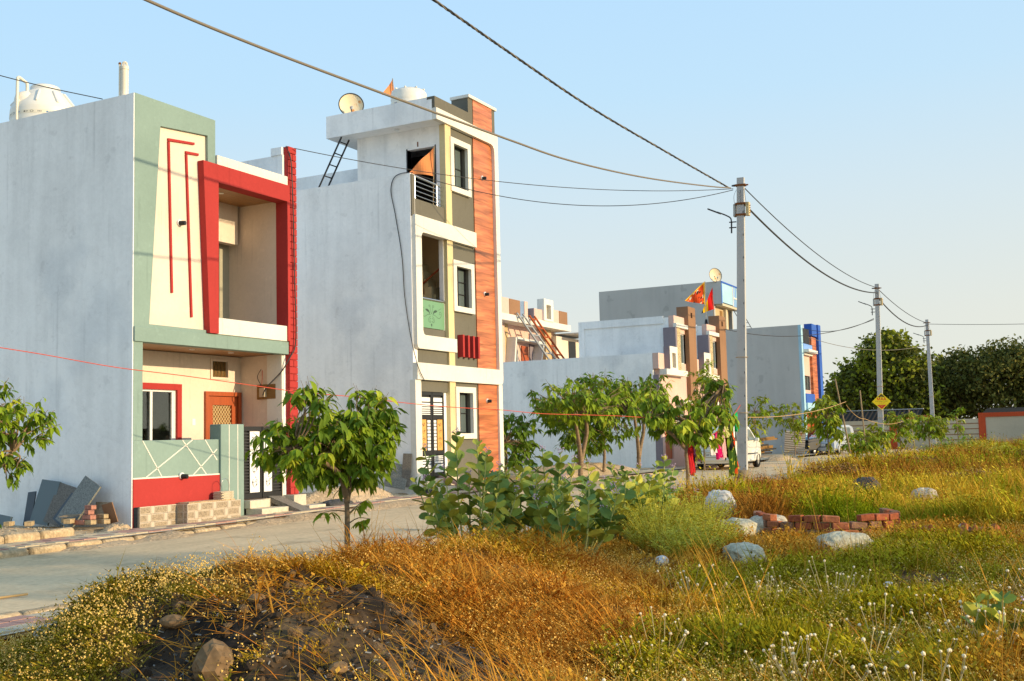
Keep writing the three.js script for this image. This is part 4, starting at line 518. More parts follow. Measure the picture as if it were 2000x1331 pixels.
function dish(name, label, pos, r, turn, m) { // satellite dish: bowl, rim, arm, receiver, stand
  const t = thing(name, label, 'satellite dish', pos); const g = new THREE.Group(); const pts = []; for (let i = 0; i <= 12; i++) { const q = i / 12; pts.push([q * r, q * q * r * 0.32]); } for (let i = 12; i >= 0; i--) { const q = i / 12; pts.push([q * r * 0.995, q * q * r * 0.32 - 0.012]); }
  const q = new THREE.Quaternion().setFromUnitVectors(V(0, 1, 0), V(Math.cos(turn) * 0.98, 0.12, Math.sin(turn) * 0.98).normalize()), f = (ge) => { ge.applyQuaternion(q); ge.translate(0, r * 1.05, 0); return ge; };
  add(t, 'bowl', f(lathe(pts, 40)), m); add(t, 'rim', f(new THREE.TorusGeometry(r, 0.014, 6, 48).rotateX(Math.PI / 2).translate(0, r * 0.32, 0)), 'dark'); const low = V(0, -1, 0).applyQuaternion(q.clone().invert()); low.y = 0; low.normalize(); add(t, 'arm', f(rod(low.clone().multiplyScalar(r * 0.98).setY(r * 0.3), low.clone().multiplyScalar(r * 0.45).setY(r * 0.75), 0.014)), 'dark'); add(t, 'receiver', f(rod(low.clone().multiplyScalar(r * 0.50).setY(r * 0.70), low.clone().multiplyScalar(r * 0.36).setY(r * 0.86), 0.045, 0.03)), 'grey'); add(t, 'stand', rod([0, -0.1, 0], [0, r * 1.0, 0], 0.025), 'rust'); return t;
}
mat('dishpaint', [0.80, 0.66, 0.42], { rough: 0.6, map: T.rust });
dish('satellite_dish', 'rusty cream satellite dish on roof slab of the tall house', [22.4, 9.55, -16.1], 0.31, rad(140), 'dishpaint');
dish('satellite_dish', 'cream satellite dish on the grey house with blue screen', [62.2, 10.15, -18.9], 0.42, rad(130), 'dishpaint');
function ladder(label, bl, br, tl, tr, rungs, m, r = 0.02) { const t = thing('ladder', label, 'ladder', bl); const q = (p) => V(p[0] - bl[0], p[1] - bl[1], p[2] - bl[2]); add(t, 'rail', rod(q(bl), q(tl), r), m); add(t, 'rail', rod(q(br), q(tr), r), m); for (let i = 0; i < rungs; i++) { const k = (i + 0.6) / rungs; add(t, 'rung', rod(q(bl).lerp(q(tl), k), q(br).lerp(q(tr), k), r * 0.75), m); } return t; }
ladder('black metal ladder leaning on the roof slab of the tall house', [21.6, 6.72, -17.1], [21.92, 6.72, -17.1], [21.98, 8.98, -16.1], [22.3, 8.98, -16.1], 8, 'black', 0.022);
ladder('grey metal ladder leaning on the slab of the pink house behind', [42.75, 4.0, -19.95], [43.5, 4.0, -19.95], [40.75, 6.62, -20.95], [41.3, 6.62, -20.95], 7, mat('galv', [0.30, 0.31, 0.31], { rough: 0.45 }), 0.045);
ladder('rusty red ladder leaning right of the grey ladder', [43.85, 4.0, -19.95], [44.5, 4.0, -19.95], [41.9, 6.62, -20.95], [42.4, 6.62, -20.95], 7, mat('redlead', [0.38, 0.09, 0.03], {}), 0.045);
ladder('thin dark ladder on roof of the house at row end', [61.6, 6.4, -16.6], [61.6, 6.4, -16.2], [58.9, 8.1, -16.9], [58.9, 8.1, -16.5], 9, 'dark', 0.02);

// ---------------------------------------------------------------- poles and wires
function utilityPole(label, pos, top, lean, full) {
  const t = thing('utility_pole', label, 'utility pole', pos, 'concrete poles along the road'); const hh = top - pos[1];
  const g = new THREE.BoxGeometry(0.12, hh, 0.215, 1, 12, 1), p = g.attributes.position; for (let i = 0; i < p.count; i++) { const k = (p.getY(i) + hh / 2) / hh; p.setX(i, p.getX(i) * (1.1 - 0.3 * k)); p.setZ(i, p.getZ(i) * (1.12 - 0.3 * k)); } g.translate(0, hh / 2, 0); const body = new THREE.Group(); body.name = 'shaft'; t.add(body); body.rotation.x = lean;
  add(body, 'post', metreUV(g), 'pole'); const R = rng(pos[0] | 0); for (let i = 0; i < 12; i++) add(body, 'step_hole', new THREE.BoxGeometry(0.02, 0.05, 0.014).translate(-0.055, hh * (0.06 + i * 0.075), 0.09 - 0.02 * i / 12), 'dark');
  add(t, 'concrete_footing', metreUV(lathe([[0, 0], [0.22, 0], [0.20, 0.1], [0.185, 0.35], [0.17, 0.38], [0, 0.385]], 18).translate(0, -0.02, 0)), 'concrete');
  const clamp = (y, m) => add(body, 'clamp', new THREE.BoxGeometry(0.13, 0.05, 0.26).translate(0, y, 0), m);
  clamp(hh - 0.19, 'rust'); add(body, 'insulator', rod([-0.03, hh - 0.19, -0.14], [-0.03, hh - 0.19, -0.22], 0.03, 0.02), 'dark'); add(body, 'insulator', rod([0, hh - 0.19, 0.13], [0, hh - 0.19, 0.19], 0.02), 'rust');
  clamp(hh - 0.66, 'rust'); clamp(hh - 0.94, 'rust'); add(body, 'junction_box', new RoundedBoxGeometry(0.14, 0.34, 0.09, 2, 0.012).translate(0.02, hh - 0.80, 0.175), mat('boxpaint', [0.62, 0.48, 0.24], { rough: 0.5 })); add(body, 'junction_box', new RoundedBoxGeometry(0.14, 0.32, 0.06, 2, 0.012).translate(0.02, hh - 0.82, -0.155), 'grey');
  for (let i = 0; i < 4; i++) add(body, 'gland', rod([0, hh - 0.90 + i * 0.06, 0.21], [0, hh - 0.90 + i * 0.06, 0.245], 0.012), 'rust'); for (let i = 0; i < 3; i++) add(body, 'loose_wire', tube([[-0.04, hh - 0.3, -0.1 + i * 0.1], [-0.12, hh - 0.48 - 0.1 * i, -0.14 + i * 0.16], [-0.06, hh - 0.7, -0.14 + i * 0.17]], 0.005, 14), 'wire');
  // street light: bracket, curved arm, lamp
  add(body, 'light_bracket', merge([rod([-0.07, hh - 1.12, -0.1], [-0.07, hh - 1.12, -0.28], 0.015), rod([-0.07, hh - 1.26, -0.1], [-0.07, hh - 1.26, -0.28], 0.015), rod([-0.07, hh - 1.4, -0.22], [-0.07, hh - 1.1, -0.22], 0.02)]), 'dark'); add(body, 'light_arm', tube([[-0.07, hh - 1.12, -0.22], [-0.08, hh - 1.02, -0.24], [-0.12, hh - 0.95, -0.34], [-0.2, hh - 0.86, -0.55]], 0.018, 20), 'dark'); add(body, 'street_lamp', at(new RoundedBoxGeometry(0.1, 0.035, 0.36, 2, 0.012), [-0.22, hh - 0.84, -0.62], 0.42, 0, 0), 'dark');
  for (const y of [0.06, 0.24]) add(body, 'twine', new THREE.TorusGeometry(0.16, 0.008, 5, 16).rotateX(Math.PI / 2).scale(0.6, 1, 0.95).translate(0, hh * (0.17 + y), 0), 'rope');
  return t;
}
utilityPole('nearest concrete utility pole with cream boxes, beside the washing line', [26.8, 0.10, -7.65], 7.75, 0.038);
const pole2 = utilityPole('concrete pole carrying the yellow diamond sign', [50.8, 0.10, -8.2], 7.85, 0.026);
utilityPole('farthest concrete pole standing before the dark trees', [69.2, 0.05, -8.16], 7.82, 0.0);
const line3 = (a, b, s, n = 24) => { const p = []; for (let i = 0; i <= n; i++) { const k = i / n; p.push([lerp(a[0], b[0], k), lerp(a[1], b[1], k) - s * 4 * k * (1 - k), lerp(a[2], b[2], k)]); } return p; };
function wire(label, pts, r, m, seg, name = 'cable', cat = 'cable') { return solo(name, tube(pts, r, seg || 90, 6), m, label, cat); }
{ // twisted bundle from the upper frame edge to the near pole
  const base = new THREE.CatmullRomCurve3([[2.5, 7.95], [7, 7.62], [12.72, 7.43], [14.95, 7.37], [17.94, 7.32], [22.03, 7.40], [26.7, 7.52]].map(([x, y]) => V(x, y, -7.66)), false, 'centripetal'), L = 420;
  const t = thing('overhead_cable', 'thick twisted overhead cable running from top centre to nearest pole', 'cable', [2.5, 7.95, -7.66]);
  for (let s = 0; s < 3; s++) { const p = []; for (let i = 0; i <= L; i++) { const q = base.getPoint(i / L), a = i / L * 190 + s * 2.094; p.push(V(q.x - 2.5, q.y - 7.95 + 0.011 * Math.cos(a), q.z + 7.66 + 0.011 * Math.sin(a))); } add(t, 'strand', new THREE.TubeGeometry(new THREE.CatmullRomCurve3(p), 620, 0.0115, 5), s ? 'wire' : 'wirelight'); }
}
wire('single brown overhead cable from upper left to nearest pole', [[2.5, 5.8, -7.65], [5, 5.62, -7.65], [7.44, 5.58, -7.65], [8.93, 5.62, -7.65], [12.53, 5.82, -7.65], [14.87, 5.96, -7.65], [16.76, 6.09, -7.65], [20.42, 6.52, -7.65], [25.68, 7.33, -7.65], [26.7, 7.5, -7.6]], 0.016, 'wirelight', 160, 'overhead_cable');
wire('thin service wire from red pillar top to nearest pole', line3([16.63, 7.07, -13.3], [26.75, 7.48, -7.55], 0.33), 0.008, 'wire', 90, 'overhead_cable');
wire('thin service wire from tall house terrace to nearest pole', line3([21.05, 7.47, -13.36], [26.75, 7.45, -7.55], 0.56), 0.009, 'wire', 90, 'overhead_cable');
wire('thin wire sagging to the roof edge at upper left', [[8, 9.0, -17.9], [10, 8.1, -16.8], [11.2, 7.62, -15.8], [12.0, 7.32, -14.9], [12.75, 7.16, -14.2]], 0.008, 'wire', 60, 'overhead_cable');
wire('thick cable between nearest pole and the pole with sign', line3([26.85, 7.25, -7.45], [50.75, 7.45, -8.0], 0.62), 0.026, 'wire', 120, 'overhead_cable');
wire('thin cable above the thick one between first two poles', line3([26.85, 7.56, -7.35], [50.75, 7.68, -8.0], 0.42), 0.014, 'wire', 120, 'overhead_cable');
wire('thick cable between the sign pole and farthest pole', line3([50.85, 7.25, -8.0], [69.15, 7.5, -8.1], 0.55), 0.028, 'wire', 90, 'overhead_cable');
wire('thin cable between the sign pole and farthest pole', line3([50.85, 7.66, -8.0], [69.15, 7.6, -8.1], 0.25), 0.016, 'wire', 90, 'overhead_cable');
wire('thin cable from farthest pole to the right frame edge', line3([69.2, 7.55, -8.1], [78, 8.2, 12], 0.45), 0.014, 'wire', 60, 'overhead_cable');
wire('upper service wire from sign pole to the house at row end', line3([50.7, 6.3, -8.2], [59.4, 6.9, -13.3], 0.35), 0.014, 'wire', 60, 'overhead_cable');
wire('lower service wire from sign pole to twin pink houses', line3([50.7, 6.25, -8.2], [44.6, 5.7, -13.2], 0.5), 0.014, 'wire', 60, 'overhead_cable');
wire('faint wire from farthest pole back to house at row end', line3([69.1, 6.3, -8.2], [60.5, 6.5, -13.3], 0.5), 0.014, 'wirelight', 60, 'overhead_cable');
wire('black cable hanging in loops down the tall house side wall', [[21.0, 7.5, -13.38], [20.90, 7.50, -13.6], [20.90, 7.44, -13.82], [20.905, 7.2, -13.93], [20.905, 6.55, -13.82], [20.905, 5.58, -13.66], [20.905, 4.64, -13.60], [20.89, 3.69, -13.44], [20.86, 3.2, -13.3], [20.95, 2.95, -13.27], [21.16, 2.72, -13.27]], 0.011, 'wire', 90, 'hanging_cable');
wire('red string stretched across the street before the houses', line3([8.9, 2.74, -12.4], [21.7, 1.72, -7.45], 0.24, 14).map((p, i) => [p[0], p[1] + 0.012 * Math.sin(i * 2.3), p[2]]), 0.006, 'string', 120, 'string', 'string');
wire('pale rope from nearest pole to the first bamboo stake', line3([26.85, 1.75, -7.55], [37.0, 2.3, -7.0], 0.15), 0.010, 'rope', 40, 'rope', 'rope');
wire('thin rope between the bamboo stakes', [...line3([37.0, 2.2, -7.0], [40.2, 1.75, -7.0], 0.12, 8), ...line3([40.3, 1.75, -7.0], [49.5, 1.9, -6.65], 0.25, 10)], 0.009, 'rope', 60, 'rope', 'rope');
{ // diamond sign tied to the second pole
  const t = thing('sign', 'yellow diamond MAA coaching sign tied to the second pole', 'sign', [50.62, 2.6, -8.05]);
  const S = 0.80, g = new THREE.BoxGeometry(0.012, S / Math.SQRT2, S / Math.SQRT2), pl = new THREE.Shape([V(-0.4, 0, 0), V(0, -0.38, 0), V(0.4, 0, 0), V(0, 0.38, 0)].map((v) => new THREE.Vector2(v.x, v.y)));
  const tx = canvasTex(512, 512, (x) => { x.fillStyle = '#f2d400'; x.fillRect(0, 0, 512, 512); const P = (l) => { x.beginPath(); l.forEach((p, i) => i ? x.lineTo(...p) : x.moveTo(...p)); x.closePath(); x.fill(); }; x.fillStyle = '#1c1a08'; P([[256, 30], [354, 128], [158, 128]]); x.fillStyle = '#e8c81a'; x.textAlign = 'center'; x.font = 'bold 30px sans-serif'; x.fillText('ॐ', 256, 84); x.fillRect(222, 96, 68, 10); x.fillStyle = '#c01313'; x.font = 'bold 118px sans-serif'; x.fillText('MAA', 256, 222); x.fillStyle = '#4a3a0a'; x.font = 'bold 36px sans-serif'; x.fillText('COACHING CLASSES', 256, 262); x.fillStyle = '#a5411a'; x.font = 'bold 26px sans-serif'; x.fillText('1st to 10th  CBSE', 256, 304); x.fillStyle = '#8a7a10'; x.fillText('all subjects', 256, 336); x.fillStyle = '#c2261a'; P([[130, 356], [382, 356], [256, 482]]); x.fillStyle = '#eeb020'; x.font = 'bold 22px sans-serif'; x.fillText('admission', 256, 384); x.fillText('open', 256, 412); });
  const sg = new THREE.ExtrudeGeometry(pl, { depth: 0.012, bevelEnabled: false }); { const p = sg.attributes.position, uv = sg.attributes.uv; for (let i = 0; i < p.count; i++) uv.setXY(i, (p.getX(i) + 0.4) / 0.8, (p.getY(i) + 0.38) / 0.76); } sg.rotateY(-Math.PI / 2 + 0.25); add(t, 'board', sg, mat('signprint', [0.95, 0.95, 0.95], { rough: 0.5, map: tx })); add(t, 'tie', rod([0.06, 0.1, -0.1], [0.06, 0.1, 0.1], 0.008), 'rope');
}

// ---------------------------------------------------------------- vehicles
function car(name, label, pos, turn, body, opt) {
  const t = thing(name, label, 'car', pos); t.rotation.y = turn;
  const m = mat(name + '_paint', body, { physical: true, rough: 0.35, clear: 0.7 }), W = 0.76;
  const prof = opt.prof, s = new THREE.Shape(); prof.forEach((p, i) => i ? s.lineTo(...p) : s.moveTo(...p)); const wb = opt.wheels; // underside with the two wheel arches
  for (const wx of [wb[1], wb[0]]) { s.lineTo(wx + 0.34, 0.26); s.absarc(wx, 0.28, 0.34, 0, Math.PI, false); } s.closePath();
  const hw = (y) => W * (y < 0.45 ? 0.96 + 0.04 * (y - 0.26) / 0.19 : y < 0.92 ? 1 : 1 - 0.17 * (y - 0.92) / 0.6);
  const g = new THREE.ExtrudeGeometry(s, { depth: 2 * W - 0.08, bevelEnabled: true, bevelSize: 0.035, bevelThickness: 0.04, bevelSegments: 3, curveSegments: 14, steps: 6 }); g.translate(0, 0, -W + 0.04);
  { const p = g.attributes.position; for (let i = 0; i < p.count; i++) { const x = p.getX(i), y = p.getY(i), z = p.getZ(i); const e = Math.abs(x) > 1.4 ? 1 - 0.09 * sm(1.4, 1.85, Math.abs(x)) : 1; p.setZ(i, z * hw(y) / W * e); p.setX(i, x * (1 - 0.05 * (z / W) ** 2 * sm(1.3, 1.8, Math.abs(x)))); } g.computeVertexNormals(); }
  add(t, 'body', g, m);
  const pane = (nm, pts, side, mm = 'tint', parent = t) => { const sh = shapeOf(pts), q = new THREE.ShapeGeometry(sh), p = q.attributes.position; for (let i = 0; i < p.count; i++) p.setZ(i, side * (hw(p.getY(i)) + 0.006)); q.computeVertexNormals(); const o = add(parent, nm, q, mm); return o; };
  M.tint.side = THREE.DoubleSide;
  for (const sd of [-1, 1]) { for (const w of opt.side) pane('side_window', w, sd); for (const dx of opt.doors) { pane('door_seam', [[dx, 0.36], [dx + 0.012, 0.36], [dx + 0.012, 0.95], [dx, 0.95]], sd, 'dark'); add(t, 'door_handle', new RoundedBoxGeometry(0.16, 0.03, 0.03, 2, 0.01).translate(dx + 0.12, 0.84, sd * (hw(0.84) + 0.012)), m); } pane('sill_strip', [[-1.0, 0.50], [1.0, 0.50], [1.0, 0.535], [-1.0, 0.535]], sd, 'dark'); add(t, 'mirror', new RoundedBoxGeometry(0.1, 0.12, 0.17, 2, 0.03).translate(opt.mirror, 1.0, sd * (W + 0.06)), m);
    for (const wx of wb) { const wl = new THREE.Group(); wl.name = 'wheel'; t.add(wl); wl.position.set(wx, 0.28, sd * (W - 0.1)); add(wl, 'tyre', lathe([[0.18, -0.085], [0.26, -0.085], [0.28, -0.06], [0.28, 0.06], [0.26, 0.085], [0.18, 0.085]], 28).rotateX(Math.PI / 2), 'tyre'); add(wl, 'rim', lathe([[0, 0.05], [0.05, 0.06], [0.08, 0.04], [0.16, 0.045], [0.19, 0.075], [0.19, -0.05]], 20).rotateX(sd * Math.PI / 2), mat('rimpaint', [0.5, 0.5, 0.48], { rough: 0.35, metal: 0.7 })); } }
  const quad = (nm, y0, x0, y1, x1, in0, in1, mm) => { const e = x0 < 0 ? -0.008 : 0.008, a = hw(y0) - in0, b = hw(y1) - in1, q = new THREE.BufferGeometry(); q.setAttribute('position', new THREE.Float32BufferAttribute([x0 + e, y0, -a, x0 + e, y0, a, x1 + e, y1, b, x0 + e, y0, -a, x1 + e, y1, b, x1 + e, y1, -b], 3)); q.setAttribute('uv', new THREE.Float32BufferAttribute([0, 0, 1, 0, 1, 1, 0, 0, 1, 1, 0, 1], 2)); q.computeVertexNormals(); return add(t, nm, q, mm); };
  quad('rear_window', opt.rear[0][1], opt.rear[0][0], opt.rear[1][1], opt.rear[1][0], 0.10, 0.10, 'tint'); quad('windscreen', opt.front[0][1], opt.front[0][0], opt.front[1][1], opt.front[1][0], 0.06, 0.08, 'tint');
  add(t, 'underbody', new THREE.BoxGeometry(3.2, 0.12, 1.2).translate(0, 0.24, 0), 'dark'); opt.extra(t, hw, m); return t;
}
const plateTex = (txt, bg = '#e9e9e4') => canvasTex(256, 64, (x) => { x.fillStyle = bg; x.fillRect(0, 0, 256, 64); x.fillStyle = '#20202a'; x.font = 'bold 40px sans-serif'; x.textAlign = 'center'; x.fillText(txt, 128, 46); });
car('white_car', 'white hatchback parked behind the washing line, seen from rear', [38.55, 0.12, -11.45], 0, [0.80, 0.78, 0.70], {
  prof: [[1.78, 0.26], [1.82, 0.46], [1.78, 0.68], [1.5, 0.86], [1.0, 0.97], [0.45, 1.42], [0.15, 1.49], [-1.0, 1.50], [-1.45, 1.44], [-1.58, 1.30], [-1.72, 0.92], [-1.76, 0.70], [-1.80, 0.60], [-1.82, 0.36], [-1.78, 0.26]], wheels: [-1.15, 1.17],
  side: [[[-1.52, 1.0], [-0.98, 0.99], [-0.98, 1.40], [-1.36, 1.37]], [[-0.90, 0.99], [-0.12, 0.98], [-0.12, 1.42], [-0.90, 1.41]], [[-0.04, 0.98], [0.85, 0.99], [0.42, 1.36], [-0.04, 1.42]]], doors: [-0.95, -0.09], mirror: 0.75, rear: [[-1.705, 0.96], [-1.55, 1.36]], front: [[0.95, 1.01], [0.48, 1.39]],
  extra: (t, hw, m) => { add(t, 'rear_bumper', new RoundedBoxGeometry(0.16, 0.30, 1.46, 3, 0.06).translate(-1.79, 0.45, 0), m); add(t, 'plate_recess', new THREE.BoxGeometry(0.02, 0.20, 0.66).translate(-1.866, 0.52, 0), 'buff'); add(t, 'number_plate', new THREE.PlaneGeometry(0.5, 0.12).rotateY(-Math.PI / 2).translate(-1.88, 0.52, 0), mat('plateA', [0.9, 0.9, 0.9], { map: plateTex('MP 09 G 2843') })); for (const s of [-1, 1]) { add(t, 'tail_light', new RoundedBoxGeometry(0.10, 0.34, 0.14, 2, 0.03).translate(-1.68, 0.92, s * 0.66), mat('tail' + s, [0.5, 0.03, 0.03], { rough: 0.2 })); } add(t, 'exhaust', rod([-1.84, 0.27, -0.45], [-1.7, 0.27, -0.45], 0.03), 'dark'); add(t, 'tailgate_seam', new THREE.BoxGeometry(0.02, 0.014, 1.3).translate(-1.80, 0.66, 0), 'dark'); add(t, 'wiper', rod([-1.70, 0.99, 0], [-1.64, 1.12, 0.3], 0.01), 'dark'); } });
car('silver_car', 'silver hatchback facing the street before the blue house, behind sapling', [60.2, 0.12, -12.2], Math.PI - 0.12, [0.42, 0.47, 0.54], {
  prof: [[1.78, 0.26], [1.83, 0.46], [1.78, 0.72], [1.45, 0.92], [0.95, 1.02], [0.35, 1.45], [0.05, 1.51], [-1.0, 1.51], [-1.5, 1.42], [-1.74, 0.98], [-1.8, 0.7], [-1.8, 0.36], [-1.76, 0.26]], wheels: [-1.15, 1.17],
  side: [[[-0.95, 1.0], [-0.12, 1.0], [-0.12, 1.42], [-0.95, 1.42]], [[-0.04, 1.0], [0.8, 1.02], [0.32, 1.38], [-0.04, 1.42]]], doors: [-0.95, -0.09], mirror: 0.72, rear: [[-1.70, 1.02], [-1.54, 1.34]], front: [[0.9, 1.06], [0.40, 1.42]],
  extra: (t, hw, m) => { add(t, 'front_bumper', new RoundedBoxGeometry(0.14, 0.36, 1.44, 3, 0.06).translate(1.78, 0.48, 0), m); add(t, 'grille', new RoundedBoxGeometry(0.06, 0.20, 0.92, 2, 0.03).translate(1.84, 0.50, 0), 'dark'); add(t, 'number_plate', new THREE.PlaneGeometry(0.5, 0.13).rotateY(Math.PI / 2).translate(1.88, 0.52, 0), mat('plateB', [0.9, 0.9, 0.9], { map: plateTex('MP09 CX 3514') })); add(t, 'badge', new THREE.TorusGeometry(0.05, 0.012, 6, 16).rotateY(Math.PI / 2).translate(1.80, 0.74, 0), 'steel'); for (const s of [-1, 1]) { const l = add(t, 'headlight', new RoundedBoxGeometry(0.26, 0.15, 0.30, 3, 0.05).translate(1.62, 0.76, s * 0.54), mat('headlamp' + s, [0.62, 0.66, 0.68], { rough: 0.1 })); } for (const z of [-0.3, 0.35]) add(t, 'wiper', rod([0.92, 1.06, z], [0.72, 1.22, z - 0.35], 0.01), 'dark'); } });
{ // black scooter standing before the last house
  const t = thing('scooter', 'black scooter parked left of the silver car', 'scooter', [57.6, 0.12, -13.0]); t.rotation.y = Math.PI - 0.5;
  for (const x of [-0.62, 0.62]) { const w = new THREE.Group(); w.name = 'wheel'; t.add(w); w.position.set(x, 0.22, 0); add(w, 'tyre', new THREE.TorusGeometry(0.17, 0.05, 10, 24), 'tyre'); add(w, 'rim', lathe([[0, 0.03], [0.12, 0.025], [0.13, -0.025], [0, -0.03]], 18).rotateX(Math.PI / 2), 'steel'); }
  const ex = (pts, w, b = 0.03) => new THREE.ExtrudeGeometry(shapeOf(pts), { depth: w - 2 * b, bevelEnabled: true, bevelSize: b, bevelThickness: b, bevelSegments: 2 }).translate(0, 0, -w / 2 + b);
  add(t, 'rear_body', ex([[-0.85, 0.5], [-0.5, 0.3], [0.0, 0.32], [0.02, 0.62], [-0.3, 0.7], [-0.9, 0.74]], 0.34, 0.05), 'black'); add(t, 'floorboard', ex([[0.0, 0.25], [0.42, 0.25], [0.42, 0.32], [0.0, 0.32]], 0.32), 'black'); add(t, 'front_shield', ex([[0.36, 0.3], [0.5, 0.28], [0.62, 0.7], [0.5, 0.98], [0.40, 0.95], [0.5, 0.7]], 0.4, 0.05), 'black'); add(t, 'seat', ex([[-0.88, 0.76], [-0.05, 0.72], [0.0, 0.78], [-0.4, 0.83], [-0.88, 0.88]], 0.28, 0.04), 'dark'); add(t, 'front_mudguard', ex([[0.4, 0.36], [0.5, 0.46], [0.7, 0.48], [0.86, 0.38], [0.84, 0.34], [0.66, 0.42]], 0.15), 'black');
  add(t, 'headlight', new THREE.SphereGeometry(0.09, 16, 10).scale(0.8, 0.7, 1.2).translate(0.52, 1.02, 0), 'glass'); add(t, 'handlebar', tube([[0.34, 1.06, -0.36], [0.42, 1.04, -0.18], [0.44, 1.03, 0], [0.42, 1.04, 0.18], [0.34, 1.06, 0.36]], 0.022, 24), 'dark'); for (const s of [-1, 1]) { const mi = add(t, 'mirror', new THREE.SphereGeometry(0.07, 14, 10).scale(0.35, 0.8, 1.1).translate(0.36, 1.30, s * 0.34), 'dark'); add(t, 'mirror_stalk', rod([0.38, 1.05, s * 0.26], [0.36, 1.26, s * 0.33], 0.008), 'dark'); } add(t, 'tail_light', new RoundedBoxGeometry(0.05, 0.08, 0.18, 2, 0.02).translate(-0.92, 0.66, 0), 'red');
  for (const y of [0.5, 0.62]) add(t, 'trim', rod([-0.7, y + 0.05, 0.175], [0.0, y - 0.1, 0.175], 0.012), 'steel');
}
{ // sheet and timber scrap by the scooter
  const g = new THREE.PlaneGeometry(1.3, 1.0, 60, 1), p = g.attributes.position; for (let i = 0; i < p.count; i++) p.setZ(i, 0.02 * Math.sin(p.getX(i) * 2 * Math.PI / 0.11)); g.computeVertexNormals(); g.rotateZ(Math.PI / 2); g.rotateY(-Math.PI / 2 + 0.3); g.rotateX(0.1); solo('tin_sheet', g.translate(55.5, 0.75, -13.1), mat('tin', [0.45, 0.38, 0.30], { rough: 0.5, side: true, map: T.rust }), 'rusty corrugated tin sheet standing left of scooter', 'tin sheet');
  const t = thing('timber_pile', 'low pile of dark poles and planks along the grey side wall', 'timber', [50, 0.2, -14.2]); const R = rng(9); for (let i = 0; i < 12; i++) add(t, 'timber', bar([-2.5 + R() * 1.5, 0.1 + i * 0.06, -0.6 + R() * 0.8], [4 + R() * 1.5, 0.15 + i * 0.07, -0.4 + R() * 0.7], 0.08, 0.07), i % 3 ? 'board' : 'darkstone');
}

